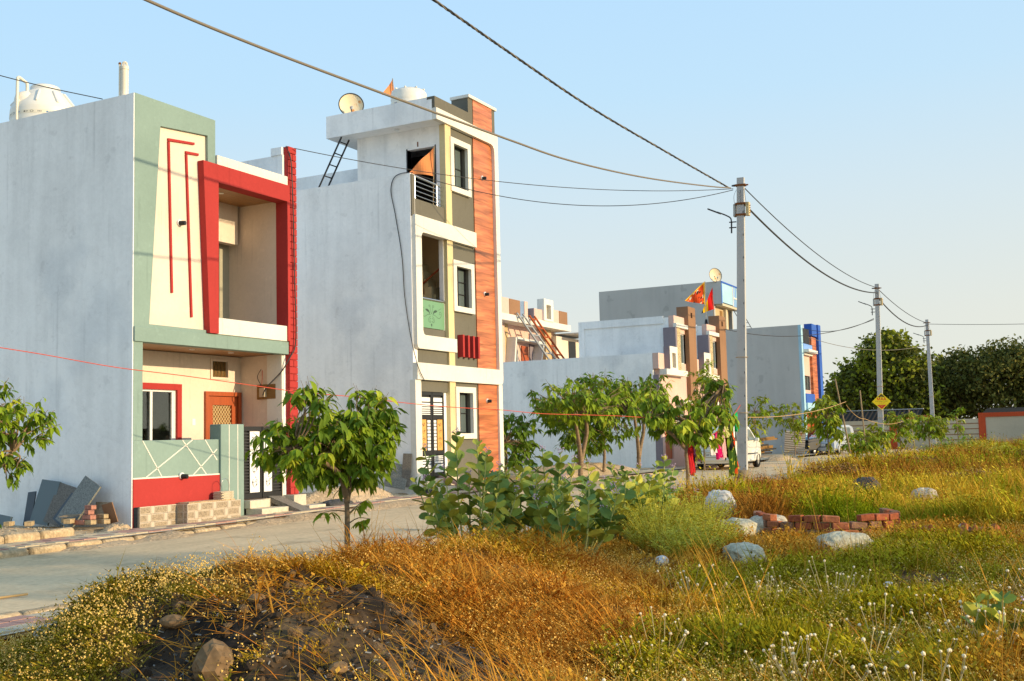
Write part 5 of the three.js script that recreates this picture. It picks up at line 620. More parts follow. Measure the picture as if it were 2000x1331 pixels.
// ---------------------------------------------------------------- washing on the line between the near tree and pole
{
  const A = V(21.95, 1.25, -7.42), Bp = V(26.72, 2.05, -7.6), sag = 0.26, P = (k) => V(lerp(A.x, Bp.x, k), lerp(A.y, Bp.y, k) - sag * 4 * k * (1 - k), lerp(A.z, Bp.z, k));
  wire('washing line between small tree and nearest pole', Array.from({ length: 16 }, (_, i) => P(i / 15)), 0.009, 'string', 60, 'washing_line', 'rope');
  function cloth(name, label, k0, k1, len, m, seed, flare = 0, back = 0.6) { // a cloth folded over the line, hanging on both sides
    const N = 30, Mr = 18, R = rng(seed), ph = R() * 6, g = new THREE.BufferGeometry(), pos = [], uv = [], idx = []; const f1 = 14 + R() * 10;
    for (let j = 0; j <= Mr; j++) for (let i = 0; i <= N; i++) { const u = i / N, v = j / Mr, c = P(lerp(k0, k1, u)), s = v * (1 + back) - back, d = Math.abs(s) * len, mid = (u - 0.5); const w = 0.012 + 0.09 * (d / len) * Math.sin(u * f1 + ph + d * 2) + 0.03 * Math.sin(u * 33 + ph); pos.push(c.x + mid * flare * d, c.y + 0.012 - d * (1 + 0.05 * Math.sin(u * 9 + ph)), c.z + (s >= 0 ? 0.02 + Math.abs(w) * 0.8 : -0.02 - Math.abs(w) * 0.6)); uv.push(u, 1 - v); }
    for (let j = 0; j < Mr; j++) for (let i = 0; i < N; i++) { const a = j * (N + 1) + i; idx.push(a, a + 1, a + N + 1, a + 1, a + N + 2, a + N + 1); }
    g.setAttribute('position', new THREE.Float32BufferAttribute(pos, 3)); g.setAttribute('uv', new THREE.Float32BufferAttribute(uv, 2)); g.setIndex(idx); g.computeVertexNormals(); return solo(name, g, m, label, 'laundry', 'washing hung on the line');
  }
  const fab = (n, c, map) => mat(n, c, { side: true, rough: 0.95, map });
  const floral = canvasTex(256, 512, (x) => { x.fillStyle = '#37521c'; x.fillRect(0, 0, 256, 512); const R = rng(12); for (let i = 0; i < 170; i++) { x.fillStyle = ['#8fa02a', '#20300f', '#c8b83a'][i % 3]; x.beginPath(); x.ellipse(R() * 256, R() * 512, 5 + R() * 10, 3 + R() * 8, R() * 3, 0, 6.3); x.fill(); } for (let i = 0; i < 16; i++) { x.fillStyle = '#d2481c'; x.beginPath(); x.arc(R() * 256, R() * 512, 15 + R() * 8, 0, 6.3); x.fill(); } });
  const dots = canvasTex(128, 128, (x) => { x.fillStyle = '#cc1763'; x.fillRect(0, 0, 128, 128); x.fillStyle = '#e884ac'; const R = rng(2); for (let i = 0; i < 60; i++) { x.beginPath(); x.arc(R() * 128, R() * 128, 2.5, 0, 6.3); x.fill(); } });
  cloth('hanging_cloth', 'long red cloth at the tree end of washing line', 0.0, 0.06, 0.72, fab('cred', [0.62, 0.03, 0.04]), 1, 0, 0.5); cloth('hanging_cloth', 'dark purple cloth beside the red one on washing line', 0.055, 0.14, 0.45, fab('cpur', [0.09, 0.03, 0.10]), 2, 0.2);
  cloth('hanging_cloth', 'white cloth with yellow hem on washing line', 0.34, 0.43, 0.42, fab('cwhi', [0.75, 0.70, 0.66]), 3, 0.1); cloth('hanging_cloth', 'magenta dotted cloth on washing line', 0.46, 0.53, 0.58, fab('cmag', [1, 1, 1], dots), 4, 0.15); cloth('hanging_cloth', 'pale pink towel on washing line', 0.555, 0.62, 0.66, fab('cpin', [0.80, 0.52, 0.48]), 5); cloth('hanging_cloth', 'small yellow green cloth on washing line', 0.63, 0.70, 0.28, fab('cyel', [0.55, 0.52, 0.20]), 6, 0.2);
  cloth('hanging_cloth', 'black scarf over the floral cloth on washing line', 0.70, 0.745, 0.62, fab('cbla', [0.025, 0.025, 0.025]), 7); cloth('hanging_cloth', 'long green floral cloth with orange flowers hanging nearly to ground', 0.715, 0.80, 1.28, fab('cflo', [1, 1, 1], floral), 8, 0.3, 0.7); cloth('hanging_cloth', 'bright green cloth at the pole end of washing line', 0.82, 0.89, 0.36, fab('cgre', [0.02, 0.46, 0.13]), 9);
}

// ---------------------------------------------------------------- building scrap beside the teal house
{
  const slab = (label, c, w, hgt, th, lean, spin, m) => { const g = metreUV(new THREE.BoxGeometry(th, hgt, w)); g.rotateX(spin); g.rotateZ(-lean); const t = solo('stone_slab', g, m, label, 'slab', 'slabs leaning on the side wall'); t.position.set(...c); return t; };
  mat('slate1', [0.30, 0.31, 0.28], { map: T.speck, rough: 0.6 }); mat('slate2', [0.15, 0.20, 0.21], { map: T.grey, rough: 0.5 }); mat('slate3', [0.22, 0.20, 0.17], { map: T.speck, rough: 0.6 }); mat('slate4', [0.07, 0.09, 0.11], { map: T.grey, rough: 0.5 });
  slab('large grey green slab leaning at a slant, nearest the tile pile', [12.35, 0.52, -14.22], 0.46, 0.80, 0.03, 0.42, 0.42, 'slate1'); slab('brown grey slab behind the large slanted slab', [12.45, 0.48, -14.72], 0.50, 0.66, 0.025, 0.30, 0.22, 'slate3'); slab('dark marbled slab fragment between brown and slanted slabs', [12.36, 0.42, -14.50], 0.26, 0.5, 0.02, 0.40, 0.5, 'slate4'); slab('blue green slab with pale edge left of the brown slab', [12.47, 0.52, -15.12], 0.44, 0.72, 0.03, 0.26, 0.1, 'slate2'); slab('narrow black slab offcut, leftmost of the standing slabs', [12.48, 0.42, -15.5], 0.18, 0.55, 0.02, 0.25, -0.1, 'slate4'); slab('low dark slab strip lying at left end of the slabs', [12.2, 0.26, -15.9], 0.62, 0.16, 0.03, 0.3, 0.12, 'slate2');
  slab('speckled tile stood behind the brick stack', [12.5, 0.38, -13.85], 0.34, 0.30, 0.015, 0.2, 0.0, 'speck'); slab('brown backed tile tilted right of the brick stack', [12.42, 0.36, -13.6], 0.24, 0.32, 0.015, -0.2, -0.2, 'brown');
  const bg = [metreUV(new RoundedBoxGeometry(0.22, 0.07, 0.105, 1, 0.006)), metreUV(new RoundedBoxGeometry(0.16, 0.07, 0.1, 1, 0.01), [0.5, 0, 0])];
  const pale = mat('palebrick', [0.52, 0.40, 0.24], { map: T.soil, bump: T.soilB, bs: 0.006 }), pinkb = mat('pinkbrick', [0.50, 0.24, 0.18], { map: T.soil });
  const brick = (label, x, y, z, ry, k = 0, m = pale, rx = 0) => { const o = solo('loose_brick', bg[k], m, label, 'brick', 'loose bricks by the side wall'); o.position.set(x, y, z); o.rotation.set(rx, ry, 0); return o; };
  const R = rng(3); for (const [x, y, z, k, st] of [[12.12, 0.245, -13.72, 0, 'middle brick of the lowest row in the small stack'], [12.10, 0.245, -13.87, 0, 'left brick of the lowest row in the small stack'], [12.30, 0.245, -13.6, 0, 'right brick of the lowest row in the small stack'], [12.14, 0.32, -13.74, 0, 'left brick of the second row in the small stack'], [12.33, 0.32, -13.66, 1, 'right brick of the second row in the small stack'], [12.16, 0.393, -13.76, 1, 'brick just below the topmost in the small stack'], [12.2, 0.465, -13.78, 1, 'topmost brick of the small stack by the side wall']]) brick(st, x, y, z, 1.2 + R() * 0.5, k, R() < 0.4 ? pinkb : pale);
  brick('pale brick lying alone at far left of the slabs', 11.35, 0.27, -14.55, 0.4, 1); brick('long pale brick lying before the black slab', 11.55, 0.26, -14.35, 0.7, 0); brick('pale brick on the rubble before the slanted slab', 11.95, 0.27, -13.95, 0.5, 0); brick('flat pale plank of stone before the slanted slab', 12.1, 0.27, -14.15, 1.45, 0);
  { const t = thing('tile_strips', 'bundle of thin tile strips lying at foot of the slanted slab', 'tiles', [12.05, 0.33, -14.12]); for (let i = 0; i < 6; i++) { const o = add(t, 'tile_strip', new THREE.BoxGeometry(0.02, 0.012, 0.24), 'speck'); o.position.set(i * 0.028, 0.004 * i, 0); o.rotation.y = 0.5; } }
  // rubble heaps on the plots: earth swell with small stones
  function heap(name, label, cx, cz, rx, rz, hh, n, seed, m) { const R = rng(seed), N = 48, g = new THREE.PlaneGeometry(2, 2, N, N); g.rotateX(-Math.PI / 2); const p = g.attributes.position, uv = g.attributes.uv; const H = (a, b) => { const d = Math.hypot(a, b), e = sm(1, 0.2, d + 0.25 * (noise2(a * 2.5 + seed, b * 2.5 + 9, seed) - 0.5)); return hh * e + 0.06 * (noise2(a * 9 + seed, b * 9, seed + 2) - 0.5) * e; }; for (let i = 0; i < p.count; i++) { const a = p.getX(i), b = p.getZ(i), x = cx + a * rx, z = cz + b * rz; p.setXYZ(i, x, groundY(x, z) - 0.03 + H(a, b), z); uv.setXY(i, x, z); } g.computeVertexNormals(); const t = thing(name, label, 'earth', [cx, groundY(cx, cz), cz], 'earth heaps before the houses'); place(t, 'earth', g, m || 'soil'); const l = []; for (let i = 0; i < n; i++) { const a = (R() * 2 - 1) * 0.95, b = (R() * 2 - 1) * 0.95; if (Math.hypot(a, b) > 0.95) continue; const x = cx + a * rx, z = cz + b * rz, r = 0.008 + 0.022 * R() * R(); l.push(at(new THREE.IcosahedronGeometry(r, 0), [x, groundY(x, z) - 0.03 + H(a, b) + r * 0.3, z], R() * 3, R() * 3, 0, [1, 0.7, 1.2])); } stuff(place(t, 'small_stones', merge(l), 'palestone')); return t; }
  heap('rubble', 'strip of stony rubble along the pale side wall at left', 10.6, -14.6, 2.1, 1.5, 0.14, 900, 4); heap('rubble', 'earth pile between the red pillar and tall house', 18.6, -13.6, 2.3, 1.0, 0.32, 500, 7); heap('rubble', 'small earth bank at corner of the teal house planter', 12.35, -13.3, 0.45, 0.35, 0.2, 160, 9); heap('rubble', 'dry earth verge before the low blank wall', 31, -14.2, 5.6, 1.9, 0.35, 300, 12); heap('rubble', 'brown earth bank beside the road near the scooter', 50, -12.4, 4, 0.9, 0.3, 100, 15);
  { const s1 = solo('stone_slab', metreUV(at(new THREE.BoxGeometry(0.03, 0.55, 0.5), [0, 0, 0], 0.2, 0.3, -0.3)), 'slate1', 'grey slab leaning on wall left of tall house gate', 'slab', 'slabs leaning on the side wall'); s1.position.set(20.7, 0.6, -13.75); const s2 = solo('stone_slab', metreUV(at(new THREE.BoxGeometry(0.025, 0.75, 0.2), [0, 0, 0], 0.05, 0.3, -0.15)), 'slate3', 'upright narrow slab beside grey slab by tall house', 'slab', 'slabs leaning on the side wall'); s2.position.set(20.78, 0.72, -13.55); }
  const cb = solo('broken_concrete', rock(0.28, 31, 1.6, 0.35, 0.9), 'darkstone', 'flat dark rubble block at edge of far footpath behind the leafy sapling', 'rubble'); cb.position.set(17.6, 0.18, -13.1);
}

// ---------------------------------------------------------------- vegetation helpers
function leafGeo(len, w, droop, fold, st = [[0.12, 0.5], [0.38, 1], [0.7, 0.8]]) { // a leaf along +Z from its stalk, folded on its midrib and bent down
  const pos = [], P = (t, s) => { const k = t * len, d = -droop * t * t * len; return [s * w / 2, d + (s ? fold * w : 0), k * (1 - 0.15 * droop * t)]; };
  const rows = [[P(0, 0), P(0, 0), P(0, 0)], ...st.map(([t, s]) => [P(t, -s), P(t, 0), P(t, s)]), [P(1, 0), P(1, 0), P(1, 0)]];
  for (let i = 0; i < rows.length - 1; i++) { const a = rows[i], b = rows[i + 1]; for (const k of [0, 1]) { if (i > 0) pos.push(...a[k], ...b[k + 1], ...a[k + 1]); if (i < rows.length - 2) pos.push(...a[k], ...b[k], ...b[k + 1]); else pos.push(...a[k], ...b[1], ...a[k + 1]); if (i === rows.length - 2) pos.splice(pos.length - (i > 0 ? 18 : 9), i > 0 ? 9 : 0); } }
  const g = new THREE.BufferGeometry(); g.setAttribute('position', new THREE.Float32BufferAttribute(pos, 3)); g.computeVertexNormals(); const uv = new Float32Array(pos.length / 3 * 2); for (let i = 0; i < pos.length / 3; i++) { uv[2 * i] = pos[3 * i]; uv[2 * i + 1] = pos[3 * i + 2]; } g.setAttribute('uv', new THREE.BufferAttribute(uv, 2)); return g;
}
function taper(pts, r0, r1, n = 10, rs = 7) { const c = new THREE.CatmullRomCurve3(pts.map((p) => p.isVector3 ? p : V(...p)), false, 'centripetal'), g = new THREE.TubeGeometry(c, n, 1, rs), p = g.attributes.position, q = V(0, 0, 0); for (let i = 0; i <= n; i++) { const o = c.getPointAt(i / n), r = lerp(r0, r1, i / n); for (let j = 0; j <= rs; j++) { const k = i * (rs + 1) + j; q.fromBufferAttribute(p, k).sub(o).multiplyScalar(r).add(o); p.setXYZ(k, q.x, q.y, q.z); } } { const uv = g.attributes.uv; const L = c.getLength(); for (let i = 0; i < uv.count; i++) uv.setXY(i, uv.getX(i) * L, uv.getY(i) * 0.3); } return g; }
const leafMat = (n, c) => mat(n, c, { side: true, rough: 0.7, trans: 0.3, spec: 0.3 });
const LM = { deep: leafMat('leaf_deep', [0.13, 0.215, 0.012]), mid: leafMat('leaf_mid', [0.26, 0.36, 0.016]), light: leafMat('leaf_light', [0.48, 0.52, 0.035]), calo1: leafMat('calo_a', [0.16, 0.25, 0.06]), calo2: leafMat('calo_b', [0.30, 0.36, 0.055]), calo3: leafMat('calo_c', [0.50, 0.48, 0.07]), bush: leafMat('leaf_bush', [0.58, 0.52, 0.03]), drybush: leafMat('leaf_dry', [0.36, 0.17, 0.04]), dark: leafMat('leaf_far', [0.12, 0.13, 0.022]), far2: leafMat('leaf_far2', [0.20, 0.18, 0.03]), olive: leafMat('leaf_olive', [0.27, 0.30, 0.016]) };
for (const k of ['calo1', 'calo2', 'calo3']) LM[k].transmission = 0.12;
const UP = V(0, 1, 0);
function poseAt(p, dir, roll, s) { const z = dir.clone().normalize(), x = V(0, 1, 0).cross(z); if (x.lengthSq() < 1e-4) x.set(1, 0, 0); x.normalize(); const y = z.clone().cross(x); const m = new THREE.Matrix4().makeBasis(x, y, z); m.multiply(new THREE.Matrix4().makeRotationZ(roll)); m.scale(V(s, s, s)); m.setPosition(p); return m; }
function leaves(t, list, geos, mats, singles, name = 'leaf') { // the leaves that show largest as meshes of their own, the rest joined
  const o = origin(t), cam = V(0, 1.35, 0); list.forEach((l) => { l.d = V(0, 0, 0).setFromMatrixPosition(l.m).distanceTo(cam) / l.m.getMaxScaleOnAxis(); }); list.sort((a, b) => a.d - b.d);
  const back = new THREE.Matrix4().makeTranslation(-o.x, -o.y, -o.z), rest = mats.map(() => []);
  list.forEach((l, i) => { const m = back.clone().multiply(l.m); if (i < singles) { const k = add(t, name, geos[l.g % geos.length], mats[l.c]); m.decompose(k.position, k.quaternion, k.scale); } else { const g = geos[l.g % geos.length].clone(); g.applyMatrix4(m); rest[l.c].push(g); } });
  rest.forEach((r, i) => { if (r.length) stuff(add(t, 'foliage', mergeGeometries(r), mats[i])); });
}
function smallTree(name, label, base, o) { // stem(s), limbs to twig tips spread through crown lobes, leaves hanging from the twigs
  const R = rng(o.seed), t = thing(name, label, 'tree', base, o.group), b = V(...base), wood = [], list = []; o.stems.forEach((s) => wood.push(taper(s.map((p) => V(...p)), o.r, o.r * 0.6, 14)));
  const geos = o.geos, tips = [];
  for (const L of o.lobes) for (let i = 0; i < L.n; i++) { let v; do v = V(R() * 2 - 1, R() * 2 - 1, R() * 2 - 1); while (v.lengthSq() > 1 || v.lengthSq() < 0.12); const p = V(L.c[0] + v.x * L.r[0], L.c[1] + v.y * L.r[1], L.c[2] + v.z * L.r[2]); tips.push(p); const s = o.stems[L.stem || 0], f = V(...s[s.length - 1]), m = f.clone().lerp(p, 0.5).add(V((R() - 0.5) * 0.2, 0.08 * R(), (R() - 0.5) * 0.2).multiplyScalar(o.size)); if (i % 2 === 0) wood.push(taper([f, m, p], o.r * 0.4, o.r * 0.1, 7, 5));
    const out = p.clone().sub(V(L.c[0], L.c[1] - L.r[1] * 0.6, L.c[2])).normalize(), tw = p.clone().addScaledVector(out, 0.12 * o.size); wood.push(taper([p.clone().lerp(m, 0.5), p, tw], o.r * 0.14, o.r * 0.06, 4, 4));
    const k = Math.round(o.per * (0.7 + 0.6 * R())), tone = R(); for (let j = 0; j < k; j++) { const a = R() * 6.283, q = p.clone().lerp(m, (R() - 0.25) * 0.55).addScaledVector(out, 0.1 * o.size * R()); const d = V(Math.cos(a), -o.hang * (0.4 + 0.9 * R()) + 0.15, Math.sin(a)).addScaledVector(out, 0.35); q.addScaledVector(d.clone().normalize(), 0.02 * o.size); list.push({ m: poseAt(b.clone().add(q), d, (R() - 0.5) * 1.2, o.leaf * (0.65 + 0.6 * R())), g: Math.floor(R() * geos.length), c: tone < 0.35 ? 0 : tone < 0.8 ? 1 : R() < 0.6 ? 2 : 1 }); } }
  if (o.shoots) for (const s of o.shoots) { wood.push(taper(s.map((p) => V(...p)), o.r * 0.25, o.r * 0.08, 6, 5)); const e = V(...s[s.length - 1]); for (let j = 0; j < 14; j++) { const a = R() * 6.283, k = R(), q = V(...s[0]).lerp(e, 0.4 + 0.6 * k), d = V(Math.cos(a), -0.3 - 0.5 * R(), Math.sin(a)); list.push({ m: poseAt(b.clone().add(q), d, R() - 0.5, o.leaf * (0.7 + 0.5 * R())), g: Math.floor(R() * geos.length), c: 1 + (R() < 0.3 ? 1 : 0) }); } }
  add(t, 'trunk', merge(wood), 'bark'); leaves(t, list, geos, o.mats || [LM.deep, LM.mid, LM.light], o.singles || 0); return t;
}
const lance = [leafGeo(1, 0.36, 0.35, 0.10), leafGeo(1, 0.42, 0.6, 0.14), leafGeo(1, 0.32, 0.15, 0.08)];
const lanceLow = [leafGeo(1, 0.42, 0.4, 0.1, [[0.4, 1]]), leafGeo(1, 0.36, 0.2, 0.1, [[0.4, 1]])];
const oval = [leafGeo(1, 0.66, 0.12, 0.10, [[0.08, 0.5], [0.3, 0.95], [0.6, 1], [0.85, 0.7]]), leafGeo(1, 0.60, -0.12, 0.14, [[0.08, 0.5], [0.3, 0.95], [0.6, 1], [0.85, 0.65]]), leafGeo(1, 0.72, 0.3, 0.05, [[0.08, 0.55], [0.3, 0.95], [0.6, 1], [0.85, 0.7]])];

// ---------------------------------------------------------------- street trees
smallTree('street_tree', 'small forked tree with drooping glossy leaves before the teal house gate', [10.06, 0.0, -7.36], { seed: 11, size: 1, r: 0.035, leaf: 0.145, per: 10, hang: 1.05, geos: lance, singles: 300,
  stems: [[[0, 0, 0], [0.01, 0.35, 0], [-0.02, 0.7, 0.02], [-0.1, 0.95, 0.03], [-0.22, 1.25, 0.05]], [[-0.02, 0.7, 0.02], [0.05, 0.85, 0], [0.12, 1.1, -0.05], [0.2, 1.35, 0]], [[-0.02, 0.75, 0.02], [-0.3, 1.05, 0.1], [-0.65, 1.3, -0.2]], [[0.1, 1.0, -0.04], [0.25, 1.25, 0.08], [0.34, 1.5, 0.16]]],
  lobes: [{ c: [-0.38, 1.35, -0.12], r: [0.5, 0.42, 0.42], n: 74, stem: 0 }, { c: [0.1, 1.34, 0.03], r: [0.44, 0.46, 0.4], n: 78, stem: 1 }, { c: [-0.72, 1.36, -0.28], r: [0.3, 0.2, 0.28], n: 28, stem: 2 }, { c: [0.26, 1.74, 0.14], r: [0.24, 0.24, 0.24], n: 28, stem: 3 }, { c: [-0.62, 1.82, 0.0], r: [0.28, 0.18, 0.25], n: 14, stem: 2 }, { c: [0.0, 1.05, 0.0], r: [0.5, 0.2, 0.4], n: 34, stem: 0 }, { c: [0.34, 1.4, 0.2], r: [0.24, 0.26, 0.22], n: 18, stem: 3 }],
  shoots: [[[0, 0.45, 0], [0.1, 0.52, 0.08], [0.25, 0.5, 0.15]], [[0, 0.55, 0], [0.12, 0.68, 0.1], [0.2, 0.72, 0.15]], [[-0.01, 0.6, 0], [-0.15, 0.62, -0.05], [-0.3, 0.6, -0.12]]] });
smallTree('street_tree', 'tree at left frame edge, its leafy branches before the pale side wall', [8.95, 0.2, -12.7], { seed: 23, size: 1.1, r: 0.05, leaf: 0.13, per: 12, hang: 1.1, geos: lance, singles: 200,
  stems: [[[0, 0, 0], [0.0, 0.6, 0], [0.05, 1.1, 0.05], [0.2, 1.6, 0.1]], [[0.02, 0.5, 0], [0.3, 0.7, 0.1], [0.62, 0.95, 0.18], [0.85, 1.15, 0.2]]],
  lobes: [{ c: [0.35, 1.75, 0.1], r: [0.55, 0.55, 0.5], n: 44, stem: 0 }, { c: [0.95, 1.5, 0.25], r: [0.45, 0.26, 0.35], n: 34, stem: 1 }, { c: [0.7, 0.95, 0.15], r: [0.25, 0.2, 0.2], n: 16, stem: 1 }, { c: [0.0, 1.5, 0], r: [0.6, 0.5, 0.5], n: 24, stem: 0 }, { c: [0.35, 0.18, 0.2], r: [0.18, 0.14, 0.2], n: 8, stem: 0 }] });
smallTree('street_tree', 'slim tree holding the washing line near the nearest pole', [21.9, 0.1, -7.4], { seed: 31, size: 1.1, r: 0.045, leaf: 0.19, per: 11, hang: 1.3, geos: lanceLow.concat(lance), singles: 120,
  stems: [[[0, 0, 0], [0.02, 0.5, 0], [-0.02, 1.0, 0], [0.1, 1.5, 0.05]], [[-0.01, 0.95, 0], [-0.4, 1.3, -0.2], [-0.8, 1.55, -0.5]], [[0.05, 1.2, 0], [0.5, 1.7, 0.3], [0.8, 2.3, 0.6]]],
  lobes: [{ c: [-0.2, 1.6, -0.1], r: [0.8, 0.42, 0.6], n: 56, stem: 0 }, { c: [-0.8, 1.75, -0.5], r: [0.5, 0.36, 0.4], n: 30, stem: 1 }, { c: [0.6, 1.5, 0.35], r: [0.6, 0.4, 0.5], n: 40, stem: 2 }, { c: [0.75, 2.15, 0.5], r: [0.35, 0.4, 0.35], n: 22, stem: 2 }, { c: [0.1, 1.1, 0.1], r: [0.6, 0.25, 0.5], n: 22, stem: 0 }] });
for (const [lab, x, y, z, sd, sc, hgt, wd] of [['flat crowned tree with twin pale stems before the low blank wall', 27.9, 0.3, -12.5, 41, 1.5, 2.1, 1.7], ['twin stemmed tree nearest the pink house corner', 32.6, 0.35, -12.6, 43, 1.5, 2.3, 1.7]])
  smallTree('plot_tree', lab, [x, y, z], { seed: sd, size: sc, r: 0.075, leaf: 0.25, per: 11, hang: 1.1, geos: lanceLow, singles: 0, group: 'trees on the empty plot', mats: [LM.deep, LM.mid, LM.olive],
    stems: [[[0, 0, 0], [0.05, 0.35, 0], [-0.15, 0.9, 0.05], [-0.45, 1.5, 0.1]], [[0.03, 0.3, 0], [0.25, 0.7, 0], [0.3, 1.2, 0.1], [0.25, 1.7, 0.1]]],
    lobes: [{ c: [-0.9, hgt, 0], r: [wd * 0.75, 0.5, 0.9], n: 50, stem: 0 }, { c: [0.6, hgt + 0.1, 0.1], r: [wd * 0.8, 0.55, 0.9], n: 56, stem: 1 }, { c: [0.1, hgt - 0.45, 0], r: [wd, 0.3, 0.8], n: 30, stem: 1 }] });
for (const [lab, x, z, sd, hgt, wd, n] of [['bushy dark tree low against the blank wall, leftmost on the plot', 26.3, -14.0, 47, 1.2, 1.3, 60], ['dense tree behind the twin pale stems on the plot', 30.6, -13.8, 53, 1.7, 1.9, 100], ['tall loose shrub between plot trees', 31.2, -13.2, 59, 2.4, 0.7, 30]])
  smallTree('plot_tree', lab, [x, 0.3, z], { seed: sd, size: 1.5, r: 0.05, leaf: 0.25, per: 11, hang: 1.1, geos: lanceLow, singles: 0, group: 'trees on the empty plot', mats: [LM.deep, LM.deep, LM.mid], stems: [[[0, 0, 0], [0.1, 0.5, 0], [0.0, hgt * 0.8, 0]]], lobes: [{ c: [0, hgt, 0], r: [wd, 0.62, 0.9], n, stem: 0 }, { c: [0.3, hgt * 0.55, 0.2], r: [wd * 0.9, 0.4, 0.7], n: Math.round(n * 0.5), stem: 0 }] });
smallTree('street_tree', 'yellowing climbing shrub on the farther pink house front', [35.5, 0.15, -11.4], { seed: 61, size: 1.3, r: 0.03, leaf: 0.18, per: 9, hang: 0.9, geos: lanceLow, singles: 0, mats: [LM.mid, LM.olive, LM.light], stems: [[[0, 0, 0], [0.1, 1.5, 0], [0.15, 3.0, 0]]], lobes: [{ c: [0.1, 3.0, 0], r: [0.6, 0.7, 0.5], n: 30 }, { c: [0.2, 2.0, 0], r: [0.7, 0.8, 0.5], n: 34 }] });
{ const sp = [['small sapling beside the grey side wall just right of nearest pole', 47.5, -12.9, 2.2, 0.8, 30], ['slim sapling left of the scooter', 53.3, -12.6, 2.0, 1.0, 40], ['leafy sapling hiding half of the silver car', 36.4, -7.55, 1.85, 0.5, 46], ['sapling just left of the second pole', 44.3, -7.35, 1.1, 0.55, 34], ['thin sapling right of the second pole', 47.6, -6.95, 1.55, 0.6, 34], ['bushy sapling under the farthest pole', 51.5, -6.3, 1.5, 0.9, 60], ['thin wispy sapling before the striped wall', 56.5, -5.6, 1.7, 0.35, 12], ['low sapling near the road edge by bamboo stakes', 39.2, -7.0, 0.9, 0.6, 30]];
  sp.forEach(([lab, x, z, h, w, n], i) => smallTree('sapling', lab, [x, groundY(x, z), z], { seed: 70 + i, size: 1.4, r: 0.03, leaf: 0.26, per: 9, hang: 1.0, geos: lanceLow, singles: 0, group: 'saplings along the road', mats: [LM.mid, LM.olive, LM.light], stems: [[[0, 0, 0], [0.05, h * 0.4, 0.03], [0, h, 0]]], lobes: [{ c: [0, h * 1.05, 0], r: [w, h * 0.3, w], n }, { c: [0.1, h * 0.7, 0.1], r: [w * 0.7, h * 0.25, w * 0.7], n: Math.round(n * 0.5) }] })); }
for (const [lab, a, b] of [['tallest bamboo stake, leaning left, before the silver car', [37.7, 0.1, -7.0], [36.7, 3.05, -7.25]], ['bamboo stake before the striped wall', [40.3, 0.1, -7.0], [39.9, 2.75, -7.05]], ['bamboo stake right of the second pole', [49.6, 0.1, -6.6], [49.3, 2.2, -6.75]]]) { solo('bamboo_stake', rod(a, b, 0.03, 0.022), 'stick', lab, 'stake', 'bamboo stakes along the road'); }

// ---------------------------------------------------------------- milkweed shrubs behind the heap
function milkweed(label, x, z, n, hgt, spread, seed) {
  const y = groundY(x, z), t = thing('milkweed_shrub', label, 'shrub', [x, y, z], 'milkweed shrubs behind the heap'), R = rng(seed), list = [], wood = [], fl = [];
  for (let i = 0; i < n; i++) { const a = i * 2.4 + R(), k = Math.sqrt((i + 0.5) / n), e = V(Math.cos(a) * spread * k, hgt * (0.62 + 0.4 * R()) * (1.05 - 0.28 * k), Math.sin(a) * spread * k), b = V(Math.cos(a) * 0.08, 0, Math.sin(a) * 0.08), m = b.clone().lerp(e, 0.5).add(V(Math.cos(a) * 0.05, -0.05, Math.sin(a) * 0.05)), c = new THREE.CatmullRomCurve3([b, m, e]); wood.push(taper([b, m, e], 0.013, 0.006, 8, 5));
    const L = c.getLength(), np = Math.floor(L * 0.78 / 0.085); for (let j = 0; j < np; j++) { const s = 1 - j * 0.085 / L, p = c.getPointAt(Math.max(0.05, s)), td = c.getTangentAt(Math.max(0.05, s)), ax = V(Math.cos(j * 1.57 + a), 0, Math.sin(j * 1.57 + a)), sz = (j === 0 ? 0.085 : j === 1 ? 0.125 : 0.165) * (0.8 + 0.4 * R()); const side = td.clone().cross(ax).normalize(); for (const sg of [-1, 1]) { if (R() < 0.06) continue; const d = side.clone().multiplyScalar(sg).addScaledVector(td, 0.35 + 0.5 * R()).add(V((R() - 0.5) * 0.7, (R() - 0.4) * 0.7, (R() - 0.5) * 0.7)); list.push({ m: poseAt(V(x, y, z).add(p), d, (R() - 0.5) * 2.4, sz), g: Math.floor(R() * 3), c: R() < 0.32 ? 0 : R() < 0.55 ? 1 : 2 }); } }
    if (R() < 0.6) for (let q = 0; q < 14; q++) { const v = V(R() - 0.5, R() * 0.8, R() - 0.5).multiplyScalar(0.075); fl.push(at(new THREE.OctahedronGeometry(0.006 + 0.004 * R(), 0), [e.x + v.x, e.y + 0.02 + v.y, e.z + v.z], R(), R(), 0)); } }
  wood.forEach((g) => add(t, 'stem', g, M.milkstem || mat('milkstem', [0.42, 0.44, 0.16], {}))); leaves(t, list, oval, [LM.calo1, LM.calo2, LM.calo3], 300); if (fl.length) add(t, 'flowers', merge(fl), mat('milkflower', [0.58, 0.40, 0.50], {}));
}
milkweed('tall milkweed shrub with broad grey green leaves before the tall house gate', 10.35, -5.95, 14, 1.45, 0.66, 5);
milkweed('milkweed shrub with mauve flowers, centre of the group', 11.2, -5.6, 15, 1.3, 0.66, 6);
milkweed('milkweed shrub sprawling low over the heap edge', 10.75, -4.85, 14, 0.9, 0.5, 8);
milkweed('darker milkweed shrub right of the centre one', 13.1, -5.4, 15, 1.15, 0.65, 9);
milkweed('milkweed shrub farthest right, under the slim tree', 14.7, -5.6, 12, 1.1, 0.6, 10);
milkweed('small milkweed sprig at right frame edge', 7.35, -0.55, 5, 0.42, 0.2, 12);
milkweed('small milkweed sprout by the white sacks', 17.6, -6.0, 6, 0.5, 0.3, 14);

